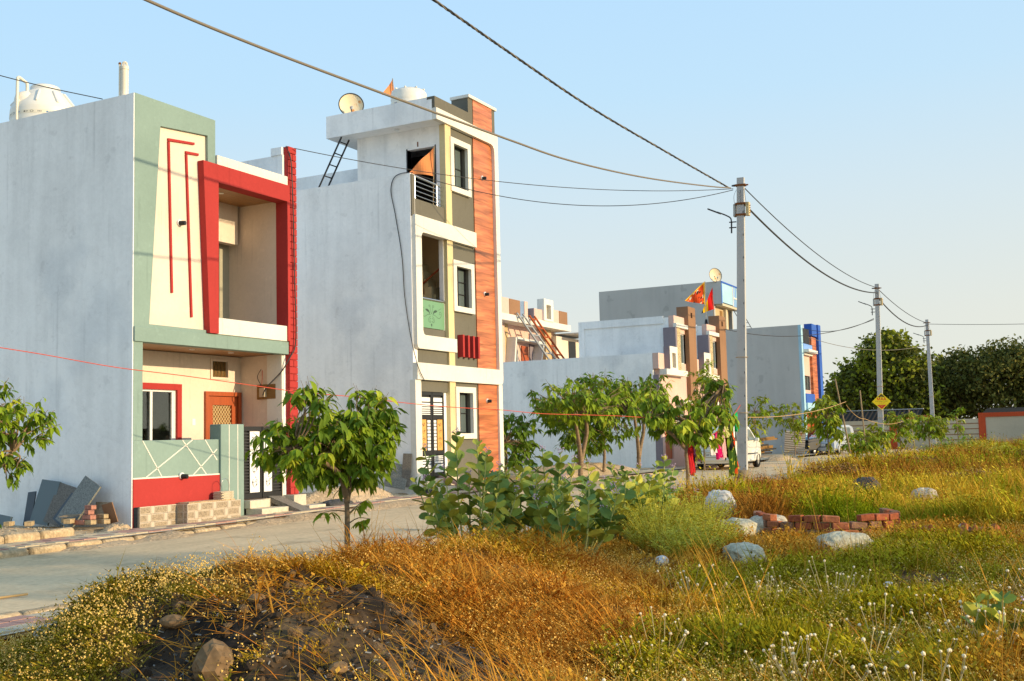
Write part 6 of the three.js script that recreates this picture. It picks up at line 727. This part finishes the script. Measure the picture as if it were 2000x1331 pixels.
// ---------------------------------------------------------------- feathery weed bushes
function featherBush(label, x, z, r, h, n, seed, lm = LM.bush, ls = 1) { const y = groundY(x, z), t = thing('feathery_bush', label, 'bush', [x, y, z], 'feathery weed bushes'), R = rng(seed), pos = [], st = []; const leaf = (p, d, s) => { const u = V(d.z, 0.3 * (R() - 0.5), -d.x).normalize().multiplyScalar(s * 0.22); const e = p.clone().addScaledVector(d, s), m = p.clone().addScaledVector(d, s * 0.5); pos.push(p.x, p.y, p.z, m.x + u.x, m.y + u.y, m.z + u.z, e.x, e.y, e.z, p.x, p.y, p.z, e.x, e.y, e.z, m.x - u.x, m.y - u.y, m.z - u.z); };
  for (let i = 0; i < n; i++) { const a = R() * 6.283, k = Math.sqrt(R()), e = V(Math.cos(a) * r * k, h * (0.55 + 0.5 * R()) * (1 - 0.35 * k * k), Math.sin(a) * r * k), b = V(e.x * 0.25, 0, e.z * 0.25); st.push(bar(b, e, 0.005, 0.005)); const m = 34; for (let j = 0; j < m; j++) { const s = 0.2 + 0.8 * R(), p = b.clone().lerp(e, s), q = R() * 6.283, d = V(Math.cos(q), 0.5 * R() + 0.1, Math.sin(q)); p.addScaledVector(d, 0.09 * (1.1 - s) * R()); leaf(p, d.normalize(), (0.02 + 0.035 * R()) * ls); } }
  const g = new THREE.BufferGeometry(); g.setAttribute('position', new THREE.Float32BufferAttribute(pos, 3)); g.computeVertexNormals(); stuff(add(t, 'foliage', g, lm)); add(t, 'stems', merge(st), mat('greenstem', [0.50, 0.46, 0.06], {})); }
[[11.6, -4.2, 0.55, 0.62, 120], [12.9, -4.8, 0.55, 0.72, 140], [11.0, -3.75, 0.4, 0.4, 90], [13.2, -4.3, 0.5, 0.55, 110], [12.2, -3.9, 0.45, 0.42, 100], [15.2, -5.0, 0.6, 0.55, 100]].forEach(([x, z, r, h, n], i) => featherBush(['feathery yellow green bush next to the milkweed, nearest the heap', 'tallest feathery green bush between milkweed and pale sack', 'low feathery bush before the other bushes', 'feathery bush just left of the lumpy pale sack', 'small feathery bush between low sack and heap', 'feathery bush farthest back by the white sacks'][i], x, z, r, h, n, 80 + i));

[[34, -4.6, 1.0, 0.5, 90, 1], [41, -3.4, 1.4, 0.65, 130, 0], [46, -1.0, 1.8, 0.8, 150, 0], [37, -1.6, 1.2, 0.55, 90, 1], [33, 0.6, 1.1, 0.5, 90, 0], [52, 1.6, 2.2, 0.9, 160, 0], [29, -5.9, 0.9, 0.45, 70, 1], [44, 2.8, 1.6, 0.7, 110, 2], [26, -2.2, 0.7, 0.4, 60, 1], [24, -0.4, 0.8, 0.45, 70, 2], [48, -4.6, 1.6, 0.8, 130, 2]].forEach(([x, z, r, h, n, k], i) => featherBush(['dry brown bush at the far road edge below the pole with sign', 'yellow green bush under the farthest pole', 'large light green bush before the orange framed wall', 'dark brown dry bush in mid field', 'yellow green bush low in the field at right', 'widest green bush at right, before the plain cream wall', 'dry bush at road edge right of the nearest pole', 'green bush at the right frame edge', 'small dry bush behind the dark boulder', 'low green bush right of the pale stone', 'leafy green bush around the far saplings'][i], x, z, r, h, n, 120 + i, [LM.bush, LM.drybush, LM.mid][k], 2.6));

// ---------------------------------------------------------------- big trees behind the compound wall
function bigTree(label, x, z, h, lobes, leafS, mats, seed, trunks) { const t = thing('shade_tree', label, 'tree', [x, 0, z], 'big trees behind the compound wall'), R = rng(seed), P = mats.map(() => []), wood = []; for (const s of trunks) wood.push(taper(s.map((p) => V(...p)), s.r || 0.28, 0.06, 12, 8));
  for (const [cx, cy, cz, rx, ry, rz, n] of lobes) { for (let i = 0; i < n; i++) { let v; do v = V(R() * 2 - 1, R() * 2 - 1, R() * 2 - 1); while (v.lengthSq() > 1); if (v.lengthSq() < 0.3 && R() < 0.6) v.multiplyScalar(1.5); const c = V(cx + v.x * rx, cy + v.y * ry, cz + v.z * rz), cr = 0.35 + 0.45 * R(), tone = R() < 0.6 ? 0 : 1, m = 26; if (i % 4 === 0) wood.push(rod(V(cx * 0.6, cy - ry * 0.9, cz * 0.6), c, 0.05, 0.012, 5)); for (let j = 0; j < m; j++) { const p = c.clone().add(V(R() * 2 - 1, R() * 2 - 1, R() * 2 - 1).multiplyScalar(cr)), d = V(R() - 0.5, R() - 0.7, R() - 0.5).normalize(), u = V(R() - 0.5, R() - 0.5, R() - 0.5).cross(d).normalize(), s = leafS * (0.6 + 0.8 * R()), e = p.clone().addScaledVector(d, s), q = p.clone().addScaledVector(d, s * 0.5); P[R() < 0.85 ? tone : 1 - tone].push(p.x, p.y, p.z, q.x + u.x * s * 0.3, q.y + u.y * s * 0.3, q.z + u.z * s * 0.3, e.x, e.y, e.z, p.x, p.y, p.z, e.x, e.y, e.z, q.x - u.x * s * 0.3, q.y - u.y * s * 0.3, q.z - u.z * s * 0.3); } } }
  P.forEach((p, i) => { const g = new THREE.BufferGeometry(); g.setAttribute('position', new THREE.Float32BufferAttribute(p, 3)); g.computeVertexNormals(); const o = add(t, 'crown', g, mats[i]); }); add(t, 'trunk', merge(wood), 'bark'); }
bigTree('broad leaved tree with lighter top behind the sign pole', 92, -14.3, 9, [[0, 6.0, 0.4, 2.6, 2.4, 3.6, 260], [0, 4.4, -2.8, 2.2, 1.7, 1.9, 110], [0, 4.0, 2.4, 2.2, 1.8, 2.2, 100], [0, 7.9, 0.2, 1.6, 1.2, 2.0, 70], [0, 3.2, 0, 2.4, 1.6, 4.2, 110]], 0.36, [LM.dark, LM.olive], 91, [[[0, 0, 0], [0.2, 2, 0.2], [0, 5, 0]], [[0, 1.5, 0], [0.2, 3.4, -1.5], [0, 4.6, -2.6]]]);
bigTree('dark spreading tree behind the orange framed wall', 94, -6.2, 8, [[0, 5.2, 0, 3, 2.1, 4.2, 330], [0, 6.5, 1.2, 2.2, 1.5, 2.6, 140], [0, 4.2, -3.8, 2.2, 1.7, 2.4, 140], [0, 3.8, 3.6, 2.4, 1.8, 2.6, 150], [0, 6.7, -2.2, 1.2, 0.7, 1.8, 40], [0, 3.2, 0, 2.6, 1.3, 4.5, 110]], 0.3, [LM.dark, LM.far2], 95, [[[0, 0, 0], [0.1, 1.6, 0.1], [0, 4.6, 0.4]], [[0, 1.2, 0], [0.2, 2.6, -1.6], [0, 4.2, -3.4]], [[0, 1.4, 0.2], [0.1, 2.8, 1.5], [0, 4.4, 3.0]]]);
bigTree('dark tree at the right frame edge', 96, 0.8, 7, [[0, 4.8, 0, 2.8, 2.3, 3.4, 200], [0, 6.1, -0.4, 1.2, 0.8, 1.4, 24], [0, 3.0, 1.5, 2.6, 1.6, 3.0, 70]], 0.26, [LM.dark, LM.far2], 97, [[[0, 0, 0], [0.1, 1.8, 0.1], [0, 4.6, 0]]]);
bigTree('low dark tree filling the gap between the two large crowns', 97, -10.6, 6, [[0, 4.9, 0, 2.4, 2.2, 3.2, 190], [0, 2.8, 0, 2.4, 1.4, 3.6, 90]], 0.3, [LM.dark, LM.far2], 99, [[[0, 0, 0], [0.1, 1.8, 0], [0, 4.0, 0]]]);

// a sparse tree out of view to the right: its thin shadow lies across the road at left
bigTree('sparse tall tree beyond the field, out of view to the right', 12.6, 18.5, 8, [[0, 6.2, 0, 1.7, 0.8, 1.6, 22], [-1.6, 7.2, 0.5, 1.2, 0.5, 1.2, 10], [1.3, 5.2, 0, 1.0, 0.4, 1.2, 9]], 0.3, [LM.dark, LM.olive], 103, [[[0, 0, 0], [0.1, 3, 0.1], [0, 6.4, 0]]]);

// ---------------------------------------------------------------- weeds, grass and straw on the heap and the field
function bladesGeo(n, R0, h0, h1, lean, w, seed, extra, flat = 0.4) { const R = rng(seed), pos = []; for (let i = 0; i < n; i++) { const a = R() * 6.283, r = R0 * Math.sqrt(R()), b = V(Math.cos(a) * r, -0.02, Math.sin(a) * r), az = R() * 6.283, L = h0 + (h1 - h0) * R(), le = lean * (flat + (1.3 - flat) * R()), d = V(Math.cos(az) * Math.sin(le), Math.cos(le), Math.sin(az) * Math.sin(le)), m = b.clone().addScaledVector(d, L * 0.55), e = m.clone().addScaledVector(V(d.x * 1.25, d.y * 0.9 - 0.2 * R(), d.z * 1.25).normalize(), L * 0.45), u = V(Math.sin(az + R()), 0, -Math.cos(az + R())).multiplyScalar(w / 2);
    pos.push(b.x - u.x, b.y, b.z - u.z, b.x + u.x, b.y, b.z + u.z, m.x + u.x * 0.8, m.y, m.z + u.z * 0.8, b.x - u.x, b.y, b.z - u.z, m.x + u.x * 0.8, m.y, m.z + u.z * 0.8, m.x - u.x * 0.8, m.y, m.z - u.z * 0.8, m.x - u.x * 0.8, m.y, m.z - u.z * 0.8, m.x + u.x * 0.8, m.y, m.z + u.z * 0.8, e.x, e.y, e.z); if (extra) extra(pos, R, b, m, e); }
  const g = new THREE.BufferGeometry(); g.setAttribute('position', new THREE.Float32BufferAttribute(pos, 3)); g.computeVertexNormals(); return g; }
const leaflets = (k, s) => (pos, R, b, m, e) => { for (let i = 0; i < k; i++) { const p = R() < 0.4 ? b.clone().lerp(m, 0.3 + 0.7 * R()) : m.clone().lerp(e, R()), a = R() * 6.283, d = V(Math.cos(a), 0.3 + 0.5 * R(), Math.sin(a)).multiplyScalar(s * (0.6 + 0.8 * R())), u = V(-d.z, 0, d.x).multiplyScalar(0.28); pos.push(p.x, p.y, p.z, p.x + d.x * 0.5 + u.x, p.y + d.y * 0.5, p.z + d.z * 0.5 + u.z, p.x + d.x, p.y + d.y, p.z + d.z, p.x, p.y, p.z, p.x + d.x, p.y + d.y, p.z + d.z, p.x + d.x * 0.5 - u.x, p.y + d.y * 0.5, p.z + d.z * 0.5 - u.z); } };
const dotsGeo = (n, R0, h0, h1, s, seed) => { const R = rng(seed), l = []; for (let i = 0; i < n; i++) { const a = R() * 6.283, r = R0 * Math.sqrt(R()); l.push(at(new THREE.TetrahedronGeometry(s * (0.6 + 0.7 * R()), 0), [Math.cos(a) * r, h0 + (h1 - h0) * R(), Math.sin(a) * r], R() * 3, R() * 3, 0)); } return merge(l); };
const puffGeo = (n, seed) => { const R = rng(seed), st = [], l = []; for (let i = 0; i < n; i++) { const a = R() * 6.283, r = 0.16 * Math.sqrt(R()), h = 0.10 + 0.18 * R(), b = [Math.cos(a) * r * 0.6, 0, Math.sin(a) * r * 0.6], e = [Math.cos(a) * r * 1.5, h, Math.sin(a) * r * 1.5]; st.push(bar(b, e, 0.003, 0.003)); l.push(at(new THREE.IcosahedronGeometry(0.0065 + 0.004 * R(), 0), e, R(), R(), 0, [1, 0.9, 1])); } return [merge(st), merge(l)]; };
const G = { mat: [bladesGeo(26, 0.2, 0.16, 0.46, 1.2, 0.0062, 1, null, 0.82), bladesGeo(24, 0.22, 0.14, 0.40, 1.15, 0.0062, 2, null, 0.72)], weed: [bladesGeo(16, 0.12, 0.08, 0.20, 0.55, 0.004, 3, leaflets(5, 0.022)), bladesGeo(14, 0.14, 0.07, 0.18, 0.7, 0.004, 4, leaflets(6, 0.024))], grass: [bladesGeo(30, 0.10, 0.08, 0.24, 0.5, 0.006, 5), bladesGeo(28, 0.12, 0.08, 0.22, 0.65, 0.006, 6)], far: [bladesGeo(46, 0.22, 0.12, 0.42, 0.5, 0.012, 7, leaflets(1, 0.035)), bladesGeo(40, 0.25, 0.10, 0.36, 0.7, 0.012, 8, leaflets(1, 0.035))], tall: [bladesGeo(5, 0.08, 0.55, 0.95, 0.42, 0.0045, 9, leaflets(1, 0.03)), bladesGeo(4, 0.1, 0.6, 1.05, 0.6, 0.0045, 10)] };
const dots = [dotsGeo(24, 0.15, 0.02, 0.13, 0.0058, 11)], puffs = puffGeo(8, 12);
const bags = {}; const put = (key, x, z, s, col, tilt = 0) => { (bags[key] = bags[key] || []).push([x, z, s, col, tilt]); };
const burnt = (x, z) => { const n = noise2(x * 1.1, z * 1.1, 29), m = noise2(x * 5.2, z * 5.2, 33); return sm(0.0, 0.35, 1 - Math.hypot((x - 4.4) / 1.5, (z + 3.6) / 1.3) + 0.9 * (n - 0.5) + 0.7 * (m - 0.5)); };
{
  const R = rng(77), mix = (a, b, t) => a.map((v, i) => lerp(v, b[i], t)), jit = (c) => { const k = 0.75 + 0.5 * R(); return c.map((v) => v * k); };
  const RUST = [0.44, 0.145, 0.016], STRAW = [0.68, 0.35, 0.05], GREEN = [0.17, 0.18, 0.012], YEL = [0.44, 0.34, 0.016], DARKG = [0.10, 0.14, 0.03];
  const KO = [[15.3, -3.25, 0.95, 0.45], [11.3, -3.25, 0.36, 0.6], [12.95, -2.55, 0.36, 0.5], [14.5, -4.25, 0.36, 0.9], [15.0, -3.95, 0.32, 0.8], [16.4, -5.05, 0.3, 0.8], [21.4, -3.75, 0.3, 0.7], [19.9, -2.55, 0.22, 0.6], [14.6, -1.55, 0.4, 0.4], [4.02, -3.72, 0.16, 0.25]];
  const low = (x, z) => { for (const [a, b, r, l] of KO) { const d = Math.hypot(a, b), ux = -a / d, uz = -b / d, t = Math.min(l, Math.max(0, (x - a) * ux + (z - b) * uz)); if (Math.hypot(x - a - ux * t, z - b - uz * t) < r) return true; } return false; };
  const N = 80000, yaw = rad(27.5);
  for (let i = 0; i < N; i++) {
    const u = R(), r = 2.9 * Math.pow(72 / 2.9, u), a = -yaw + (R() - 0.5) * rad(74), x = r * Math.cos(a), z = r * Math.sin(a); if (z < -6.88 || x > 68 || z > 30) continue;
    const keep = r < 8 ? 1 : 1; const mo = mound(x, z), ratio = x / Math.max(0.01, -z), bu = mo > 0.05 ? burnt(x, z) : 0, n = noise2(x * 0.55, z * 0.55, 51), n2 = noise2(x * 0.9 + 7, z * 0.9, 57); if (R() < bu * 0.96) { continue; } if (r < 16 && R() < 0.85 * (1 - sm(0.30, 0.42, noise2(x * 2.6 + 31, z * 2.6 + 17, 91)))) continue; const clump = 0.6 + 0.8 * sm(0.35, 0.7, noise2(x * 1.7 + 3, z * 1.7 + 21, 93));
    const sc = r < 12 ? 1 : 1 + Math.min(0.5, (r - 12) / 30); if (low(x, z)) { if (R() < 0.5) put(R() < 0.5 ? 'mat' : 'weed', x, z, 0.45 + 0.2 * R(), jit(mix(YEL, STRAW, R()))); continue; }
    if (r > 16) { const dry = sm(0.5, 0.58, n), c = jit(mix(mix([0.30, 0.34, 0.012], [0.66, 0.46, 0.04], sm(0.38, 0.6, n2)), [0.36, 0.16, 0.025], dry)); put('far', x, z, (0.35 + 0.55 * R()) * (r > 30 ? 1.4 : 1.0) * (0.35 + 1.5 * sm(0.3, 0.75, noise2(x * 0.8 + 11, z * 0.8 + 4, 83))), c); if (R() < 0.12) put('tall', x, z, 0.8, jit(STRAW)); continue; }
    if (mo > 0.06) {
      if (ratio < 1.12 - 0.1 * (n - 0.5)) { const c = jit(mix([0.19, 0.16, 0.012], STRAW, 0.45 * R() * R())); put(R() < 0.7 ? 'weed' : 'mat', x, z, (0.5 + 0.35 * R()) * clump, c); if (R() < 0.42) put('dots', x, z, 0.9 + 0.3 * R(), jit([0.78, 0.52, 0.15])); }
      else { const g = sm(0.5, 0.66, n2) * 0.6; put(R() < 0.88 - 0.5 * g ? 'mat' : 'weed', x, z, (0.55 + 0.5 * R()) * clump, jit(mix(mix(RUST, STRAW, R() * 0.7), YEL, g))); if (R() < 0.12 + 0.4 * g) put('dots', x, z, 0.8 + 0.3 * R(), jit([0.84, 0.52, 0.13])); }
    } else {
      const dry = sm(0.40, 0.54, n), bare = sm(0.62, 0.72, noise2(x * 0.8 + 3, z * 0.8 + 8, 41)); if (R() < bare * 0.75) continue;
      const lo = ratio < 1.15 ? 0.5 : 1; const q = R(); const c = jit(mix(mix(GREEN, YEL, 0.25 + 0.75 * n2), mix(RUST, STRAW, 0.6), dry * 0.8));
      if (q < 0.42) put('weed', x, z, (0.8 + 0.5 * R()) * sc * clump * lo, c); else if (q < 0.72) put('grass', x, z, (0.8 + 0.5 * R()) * sc * clump * lo, c); else if (q < 0.86) put('mat', x, z, (0.7 + 0.5 * R()) * sc, jit(mix(RUST, STRAW, R()))); else if (q < 0.864 && lo === 1) put('tall', x, z, 0.7 + 0.4 * R(), jit(STRAW));
      if (R() < 0.3) put('dots', x, z, 0.8 + 0.4 * R(), jit([0.78, 0.60, 0.18])); if (r < 9.5 && ratio > 2.0 && R() < 0.028 * sm(0.42, 0.6, noise2(x * 1.3 + 2, z * 1.3 + 5, 63))) put('puff', x, z, 0.9 + 0.3 * R(), jit([0.5, 0.4, 0.2]));
    }
  }
  for (let i = 0; i < 60; i++) { const x = 2.9 + R() * 2.5, z = -4.6 + R() * 2.2; if (mound(x, z) > 0.1) put('mat', x, z, 0.6 + 0.3 * R(), jit(mix(RUST, STRAW, R() * 0.5))); }
  const gm = mat('grassblade', [1, 1, 1], { side: true, rough: 1, spec: 0 }), inst = (name, geo, m, list, label, cat) => { if (!list.length) return; const o = new THREE.InstancedMesh(geo, m, list.length), mm = new THREE.Matrix4(), q = new THREE.Quaternion(), c = new THREE.Color(), nrm = V(0, 1, 0), rr = rng(list.length); list.forEach(([x, z, s, col], i) => { const e = 0.12, y = groundY(x, z); nrm.set(groundY(x - e, z) - groundY(x + e, z), 2 * e, groundY(x, z - e) - groundY(x, z + e)).normalize().lerp(UP, 0.35).normalize(); q.setFromUnitVectors(UP, nrm).multiply(new THREE.Quaternion().setFromAxisAngle(UP, rr() * 6.283)); mm.compose(V(x, y, z), q, V(s, s * (0.8 + 0.4 * rr()), s)); o.setMatrixAt(i, mm); o.setColorAt(i, c.setRGB(...col)); }); o.name = numbered(name); o.castShadow = o.receiveShadow = true; stuff(o); tag(o, label, cat); scene.add(o); };
  const names = { mat: ['matted_dry_weeds', 'matted rust brown dry weeds over the heap and ground', 'weeds'], weed: ['small_weeds', 'small leafy weeds, yellow green, over heap and field', 'weeds'], grass: ['grass', 'short yellow green grass across the near field', 'grass'], far: ['field_grass', 'yellow green and brown grass over the far field', 'grass'], tall: ['straw_stalks', 'thin tall straw stalks standing in the field', 'straw'] };
  for (const k of Object.keys(names)) { const l = bags[k] || []; G[k].forEach((g, v) => inst(names[k][0], g, gm, l.filter((_, i) => i % 2 === v), names[k][1], names[k][2])); }
  inst('seed_florets', dots[0], gm, bags.dots, 'tiny pale yellow seed florets over the weeds', 'weeds'); inst('puff_stems', puffs[0], gm, bags.puff, 'thin stems of the white puff seed heads in near field', 'weeds'); inst('puff_heads', puffs[1], gm, bags.puff.map(([x, z, s]) => [x, z, s, [0.88, 0.74, 0.50]]), 'white puff seed heads in the near field', 'weeds');
}

// ---------------------------------------------------------------- things lying on the heap and in the field
const lay = (name, label, cat, geo, m, x, z, dy = 0, ry = 0, group) => { const o = solo(name, geo, m, label, cat, group); o.position.set(x, groundY(x, z) + dy, z); o.rotation.y = ry; return o; };
lay('boulder', 'brown angular boulder on the burnt face of the heap', 'rock', rock(0.125, 6, 1.25, 0.95, 0.8, 1), 'stone', 4.02, -3.72, 0.05, 0.8);
lay('boulder', 'dark grey boulder in the grass behind the brick ring', 'rock', rock(0.34, 8, 1.2, 0.9, 0.8), 'darkstone', 21.4, -3.75, 0.12, 0.4);
[[4.6, -3.95, 0.07, 'brown earth clod up and right of the boulder'], [3.75, -3.1, 0.07, 'earth clod below the boulder on the heap'], [4.35, -4.3, 0.09, 'largest earth clod near the top of the burnt face'], [4.3, -3.2, 0.07, 'earth clod at lower right of the burnt face']].forEach(([x, z, r, lb], i) => lay('clod', lb, 'clod', rock(r * 0.62, 11 + i, 1.3, 0.7, 0.9, 1), 'stone', x, z, 0.02, i, 'clods on the heap'));
{ // ash flakes and char bits on the burnt face
  const R = rng(21), A = [], Bk = []; for (let i = 0; i < 1500; i++) { const x = 2.8 + R() * 2.6, z = -4.9 + R() * 2.6; if (burnt(x, z) < 0.4 || mound(x, z) < 0.08) continue; const y = groundY(x, z) + 0.006, s = 0.006 + 0.012 * R(), g = bar([x, y, z], [x + (R() - 0.5) * 0.05, y + 0.012 * R(), z + (R() - 0.5) * 0.05], 0.004 + 0.004 * R(), 0.003); (R() < 0.4 ? A : Bk).push(g); } stuff(solo('ash_flakes', merge(A), mat('ash', [0.26, 0.25, 0.23], {}), 'pale ash flakes on the burnt heap face', 'ash')); stuff(solo('char_bits', merge(Bk), mat('char', [0.02, 0.02, 0.022], {}), 'black charred stalk bits on the burnt heap face', 'char'));
}
{ // loose crumbs and small clods of earth over the burnt face
  const R = rng(44), L = [[], []]; for (let i = 0; i < 2600; i++) { const x = 2.7 + R() * 3.2, z = -5.0 + R() * 2.9; if (mound(x, z) < 0.06 || burnt(x, z) < 0.25) continue; const r = 0.006 + 0.034 * Math.pow(R(), 3.2), g = new THREE.IcosahedronGeometry(r, 0), p = g.attributes.position; for (let k = 0; k < p.count; k++) { const h = 0.7 + 0.6 * hash(Math.round(p.getX(k) * 4e4), Math.round(p.getY(k) * 4e4 + p.getZ(k) * 7e4), i); p.setXYZ(k, p.getX(k) * h, p.getY(k) * h * 0.75, p.getZ(k) * h); } g.computeVertexNormals(); L[R() < 0.6 ? 0 : 1].push(at(g, [x, groundY(x, z) + r * 0.25, z], R() * 3, R() * 6, 0)); }
  stuff(solo('earth_crumbs', merge(L[0]), 'stone', 'brown earth crumbs over the burnt heap face', 'earth')); stuff(solo('earth_crumbs', merge(L[1]), mat('charsoil', [0.07, 0.048, 0.03], { map: T.soil }), 'blackened earth crumbs over the burnt heap face', 'earth')); }
{ // ring of old bricks, two courses
  const t = thing('brick_ring', 'curved low wall of old red bricks in the grass', 'brick wall', [15.5, groundY(15.5, -3.25), -3.25]), R = rng(14), g = [0, 1, 2].map((k) => metreUV(new RoundedBoxGeometry(0.215 - k * 0.012, 0.085, 0.11, 1, 0.012), [k * 0.7, k, 0])), cx = 0, cz = 0, rr = 0.95;
  for (let c = 0; c < 3; c++) for (let i = 0; i < 11; i++) { if (c === 2 && (i === 3 || i === 7)) continue; const a = Math.PI + (i - 5 + (c % 2) * 0.5) * 0.238, o = add(t, 'brick', g[(i + c) % 3], brickMats[Math.floor(R() * 4)]); o.position.set(cx + Math.cos(a) * (rr + 0.03 * (R() - 0.5)), 0.0 + c * 0.092 + 0.012 * R(), cz + Math.sin(a) * rr); o.rotation.set(0.12 * (R() - 0.5), -a + Math.PI / 2 + 0.3 * (R() - 0.5), 0.12 * (R() - 0.5)); }
  for (let c = 0; c < 3; c++) for (let i = 0; i < 3; i++) { const o = add(t, 'brick', g[(i + c) % 3], brickMats[(i * 2 + c) % 4]); o.position.set(0.1 + i * 0.23, 0.0 + c * 0.092, 0.86 - 0.10 * i); o.rotation.y = 0.2 * (R() - 0.5) + 0.35; }
  const s = thing('brick_rubble', 'scatter of broken red bricks right of the brick ring', 'bricks', [14.6, groundY(14.6, -1.55), -1.55]); for (let i = 0; i < 12; i++) { const o = add(s, 'brick_bit', new RoundedBoxGeometry(0.09 + 0.09 * R(), 0.07, 0.08 + 0.03 * R(), 1, 0.014), i === 4 ? 'palestone' : brickMats[i % 4]); o.position.set((R() - 0.5) * 0.5, 0.05 + 0.05 * R(), (R() - 0.5) * 1.0); o.rotation.set(R() * 1.2, R() * 3, R() * 0.8); }
}
{ // cement sacks gone hard and a torn white bag
  const sack = (w, h, d, seed) => { const g = new THREE.SphereGeometry(1, 40, 24), p = g.attributes.position; for (let i = 0; i < p.count; i++) { let x = p.getX(i), y = p.getY(i), z = p.getZ(i); const sq = (v) => Math.sign(v) * Math.pow(Math.abs(v), 0.62); x = sq(x); z = sq(z); y = Math.sign(y) * Math.pow(Math.abs(y), 0.8); const n = noise2(x * 2.2 + seed, z * 2.2 + y * 2 + 5, seed), k = 1 + 0.22 * (n - 0.5) + 0.05 * Math.sin(x * 14 + n * 9); p.setXYZ(i, x * w * k, y * h * (1 + 0.4 * (noise2(x * 3 + seed, z * 3, seed + 4) - 0.5)), z * d * k); } g.computeVertexNormals(); return metreUV(g); };
  mat('sack', [0.62, 0.58, 0.42], { map: T.soil, bump: T.fineB, bs: 0.012 }); mat('bag', [0.66, 0.63, 0.56], { map: T.paint, rough: 0.6 });
  lay('cement_sack', 'pale hardened cement sack lying nearest, left of the others', 'sack', sack(0.32, 0.13, 0.19, 3), 'sack', 11.3, -3.25, 0.06, 0.5, 'hardened cement sacks'); lay('cement_sack', 'pale hardened cement sack before the brick ring', 'sack', sack(0.31, 0.14, 0.19, 5), 'sack', 12.95, -2.55, 0.03, -0.9, 'hardened cement sacks'); lay('cement_sack', 'lumpy pale sack beside the torn white bag', 'sack', sack(0.30, 0.14, 0.22, 7), 'sack', 14.5, -4.25, 0.07, 0.9, 'hardened cement sacks'); lay('cement_sack', 'small pale sack at left end of the brick ring', 'sack', sack(0.22, 0.13, 0.26, 9), 'palestone', 15.0, -3.95, 0.08, 0.2, 'hardened cement sacks');
  lay('torn_bag', 'torn white plastic bag standing by the leafy sprout', 'bag', sack(0.22, 0.34, 0.24, 11), 'bag', 16.4, -5.05, 0.1, 0.3); lay('pale_rock', 'pale rounded stone in grass at right', 'rock', sack(0.2, 0.16, 0.22, 13), 'palestone', 19.9, -2.55, 0.08, 0.2); lay('litter', 'white paper scrap in the near field at right', 'litter', rock(0.04, 61, 1.4, 0.5, 1), 'bag', 9.6, -1.55, 0.1);
  lay('litter', 'white plastic strip on the heap by small tree foot', 'litter', metreUV(at(new THREE.BoxGeometry(0.03, 0.004, 0.17, 1, 1, 6), [0, 0.02, 0], 0.1, 0, 0.3)), 'bag', 9.0, -6.0, 0.1, 0.7); lay('litter', 'grey crumpled plastic scrap at lower left corner', 'litter', rock(0.10, 65, 1.2, 0.5, 0.9), mat('greyplastic', [0.42, 0.42, 0.38], { rough: 0.5 }), 4.55, -5.45, 0.03, 0.4); lay('litter', 'crumpled foil scrap by the feathery bush', 'litter', rock(0.08, 67, 1.4, 0.7, 0.8), mat('foil', [0.5, 0.46, 0.42], { rough: 0.4 }), 10.1, -3.7, 0.1, 0.4);
  { const x = 6.9, z = -9.0; const o = solo('stick', rod([0, 0, 0], [0.24, 0.01, 0.12], 0.012), 'rope', 'short orange stick lying on the road at left', 'stick'); o.position.set(x, 0.015, z); }
  lay('pale_rock', 'pile edge of grey gravel by the feathery bush', 'gravel', rock(0.3, 71, 1.6, 0.3, 1.2), 'stone', 10.6, -3.95, 0.0, 0.2);
}

renderer.render(scene, camera);
